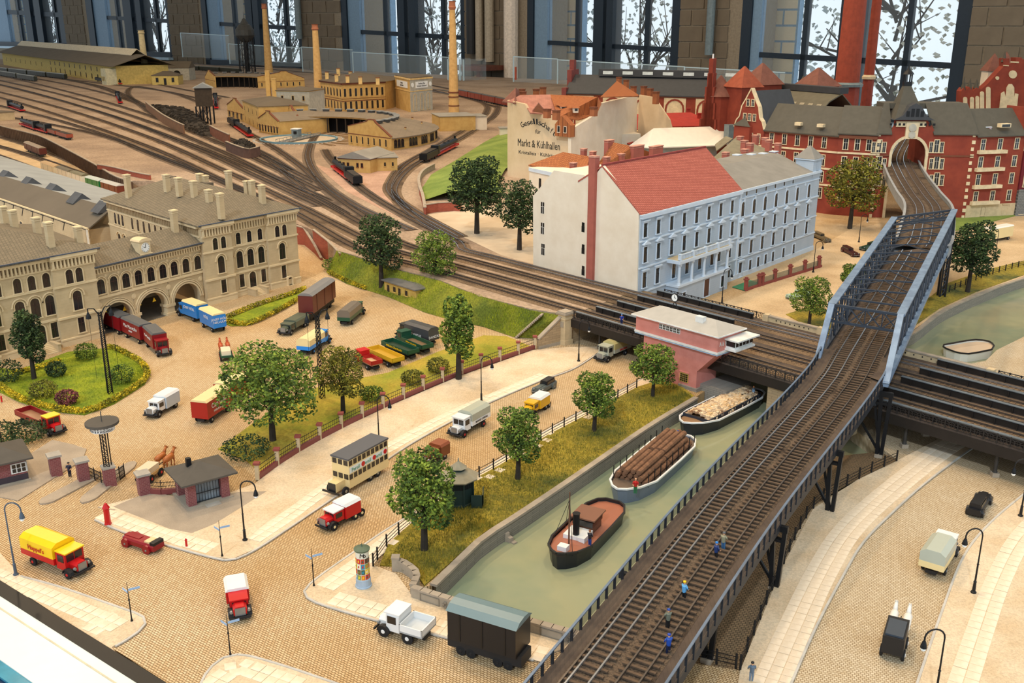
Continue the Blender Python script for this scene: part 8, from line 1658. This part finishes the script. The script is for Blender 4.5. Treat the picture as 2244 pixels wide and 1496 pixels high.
# ================================================================ trees, bushes, hedges, grass
def leafm(n, a, b2, c): return mt(n, a, .85, kind='island', rgb2=b2, rgb3=c, ps=.5)
LG = leafm('leaf_green', (150, 166, 60), (34, 52, 22), (92, 116, 42)); LD = leafm('leaf_dark', (84, 104, 54), (18, 32, 18), (48, 68, 34)); LO_ = leafm('leaf_olive', (160, 150, 50), (50, 52, 20), (104, 104, 36)); LY = leafm('hedge_yellow', (226, 196, 40), (66, 72, 20), (160, 150, 34)); LR = leafm('leaf_red', (170, 90, 90), (60, 30, 36), (110, 56, 60))
def leaves(b, c, rx, rz, n, s):
    for i in range(n):
        d = V((rnd.gauss(0, 1), rnd.gauss(0, 1), rnd.gauss(0, 1))).normalized()*(rnd.uniform(.45, 1)**.5); p = V((c[0]+d.x*rx, c[1]+d.y*rx, c[2]+d.z*rz)); u = V((rnd.uniform(-1, 1), rnd.uniform(-1, 1), rnd.uniform(-.6, .6))).normalized()*s*rnd.uniform(.6, 1.3); w = u.cross(V((rnd.uniform(-1, 1), rnd.uniform(-1, 1), rnd.uniform(-1, 1)))).normalized()*s*.6; b.add([p-u, p+w, p+u, p-w], [(0, 1, 2, 3)])
def tree(px, top, wpx, lab, m=LG, z=.1, n=3600, blobs=11, s=.2, trunk=.25):
    P = G(px[0], px[1], z); h = zat(P, top)-z; W_ = wpx/F*(CT*P.y+ST*45)/2; r = root('tree', lab, 'tree', P); b = B(BARK); f = B(m); b.tube((0, 0, 0), (.1, 0, h*.5), .32*h/9, .18*h/9, 8)
    for i in range(blobs):
        t = (i+.5)/blobs; zz = h*(trunk+(1-trunk)*(.12+.72*t)); k = W_*.62*(1-abs(t-.4)*.75); a = i*2.4; c = (k*cos(a), k*sin(a), zz); b.tube((0, 0, min(zz, h*.5)*.8), c, .09, .04, 5); leaves(f, c, W_*.48, h*.14, n//blobs, s*max(1, h/10))
    b.ob('trunk', r); f.ob('foliage', r, kind='stuff')
for a in (((598, 965), 752, 230, 'large bright green tree by the fence, in front of the red trailers', LG, .1, 6500, 16), ((752, 905), 752, 108, 'small olive tree beside the lattice mast and fence', LO_, .1), ((930, 1205), 980, 150, 'green tree on the bank beside the green kiosk', LG, .1, 4500, 13), ((1135, 1050), 884, 108, 'green tree on the bank near the log barge', LG), ((1302, 945), 808, 96, 'green tree on the bank in the middle', LG), ((1430, 870), 748, 104, 'green tree on the bank before the pink signal house', LG), ((1005, 830), 640, 76, 'slender tree between the fence and the parked trucks', LG), ((836, 630), 462, 108, 'tall dense tree at the embankment, left of the shed', LD, 1), ((955, 640), 500, 100, 'tall tree at the embankment, right of the shed', LG, 1), ((1045, 512), 338, 128, 'big dark tree beside the red brick wall', LD, ZY, 5500, 14), ((1138, 548), 388, 96, 'dark tree next to the white gable wall', LD, ZY), ((1862, 500), 340, 128, 'large olive tree in front of the red arched house', LO_, .1, 5000, 14), ((2120, 640), 480, 100, 'dense dark tree right of the truss bridge', LD, .1, 5000, 14), ((1772, 718), 600, 92, 'small light green tree at the pierced parapet', LG), ((1868, 640), 575, 60, 'small tree half hidden behind the truss', LG), ((75, 830), 672, 70, 'thin young tree in front of the left station wing', LD)): tree(*a)
def bush(px, w, h, lab, m): P = G(px[0], px[1], .1); r = root('bush', lab, 'bush', P); f = B(m); leaves(f, (0, 0, h*.5), w, h*.55, 900, .17); f.ob('foliage', r, kind='stuff'); B(BARK).tube((0, 0, 0), (0, 0, h*.6), .08).ob('stem', r)
for a in (((268, 838), 1.8, 2.6, 'round green bush on the lawn beside the mast', LG), ((148, 885), 1.6, 2.0, 'reddish bush at the lower hedge of the lawn', LR), ((95, 870), 2.0, 2.4, 'sparse olive bush at the lower left of the lawn', LO_), ((125, 824), 1.5, 2.2, 'dark bush in the middle of the lawn', LD), ((20, 835), 2.2, 3.2, 'large dark bush at the left edge of the lawn', LD), ((190, 785), 1.8, 2.4, 'bright bush near the station stair', LG), ((60, 965), 2.6, 2.6, 'blue green bush behind the left lodge', LD), ((5, 975), 2.4, 3.0, 'blue green bush at the left frame edge', LD), ((905, 840), 1.8, 2.0, 'dry olive bush at the fence, left one', LO_), ((960, 815), 1.8, 2.2, 'dry olive bush at the fence, right one', LO_), ((815, 875), 1.8, 1.8, 'yellow green bush at the fence', LG), ((730, 592), 2.4, 2.6, 'green bush beside the red ramp wall', LG), ((870, 615), 3.0, 3.0, 'green bush under the tall embankment tree', LD), ((540, 1000), 3.0, 2.4, 'dark undergrowth bush below the large bright tree', LD)): bush(*a)
def hedge(lab, px, w=.5, h=.8): 
    L = resamp([G(x, y, .12) for x, y in px], .5); f = B(LY); [leaves(f, (p.x, p.y, .12+h*.5), w, h*.6, 44, .17) for p in L]; tag(f.ob('hedge'), lab, 'hedge', kind='stuff')
hedge('yellow flowering hedge round the oval lawn', [(-10, 842), (40, 874), (100, 894), (185, 904), (248, 880), (314, 838), (322, 815), (300, 790), (252, 766), (240, 764)]); hedge('yellow hedge along the path by the left wing', [(30, 822), (90, 808), (130, 795)]); hedge('outer yellow hedge by the right station wing', [(492, 704), (540, 712), (600, 688), (650, 660)]); hedge('inner yellow hedge by the right station wing', [(492, 700), (560, 672), (640, 646), (668, 634)]); hedge('yellow hedge at the embankment foot', [(722, 600), (760, 618), (800, 634)])
def blades(lab, px, m, n, s=.22, z=.14, Ps=None):
    pts = Ps or [G(x, y, z) for x, y in px]; f = B(m); q = len(pts)
    for i in range(n): k = rnd.randrange(0, q-2, 2); a, b2, c, d = pts[k], pts[k+1], pts[k+2], pts[k+3]; t, w = rnd.random(), rnd.random(); p = a.lerp(b2, t).lerp(c.lerp(d, t), w); e = V((rnd.uniform(-1, 1), rnd.uniform(-1, 1), 0))*s*.5; f.add([p-e*.3, p+e*.3, p+V((e.y, e.x, s*rnd.uniform(.8, 2)))], [(0, 1, 2)])
    tag(f.ob('grass'), lab, 'grass', kind='stuff')
GB2 = leafm('blade_bank', (190, 160, 50), (70, 80, 30), (130, 128, 44)); GL = leafm('blade_lawn', (180, 186, 30), (90, 110, 24), (140, 156, 30))
bk = [q for a, c in zip([(840, 1236), (900, 1160), (990, 1090), (1100, 1024), (1200, 962), (1290, 914), (1395, 858), (1478, 842)], [(940, 1276), (1060, 1168), (1086, 1152), (1200, 1078), (1300, 1008), (1400, 940), (1480, 892), (1515, 870)]) for q in (a, c)]
blades('olive and ochre grass on the canal bank', bk, GB2, 26000); blades('bright grass of the oval lawn', [(30, 826), (40, 872), (150, 778), (160, 898), (250, 770), (250, 876), (312, 806), (316, 830)], GL, 9000, .16); blades('grass on the railway embankment', None, GL, 12000, .25, 0, [q for a, c in zip(LO, HI) for q in (a, c)])
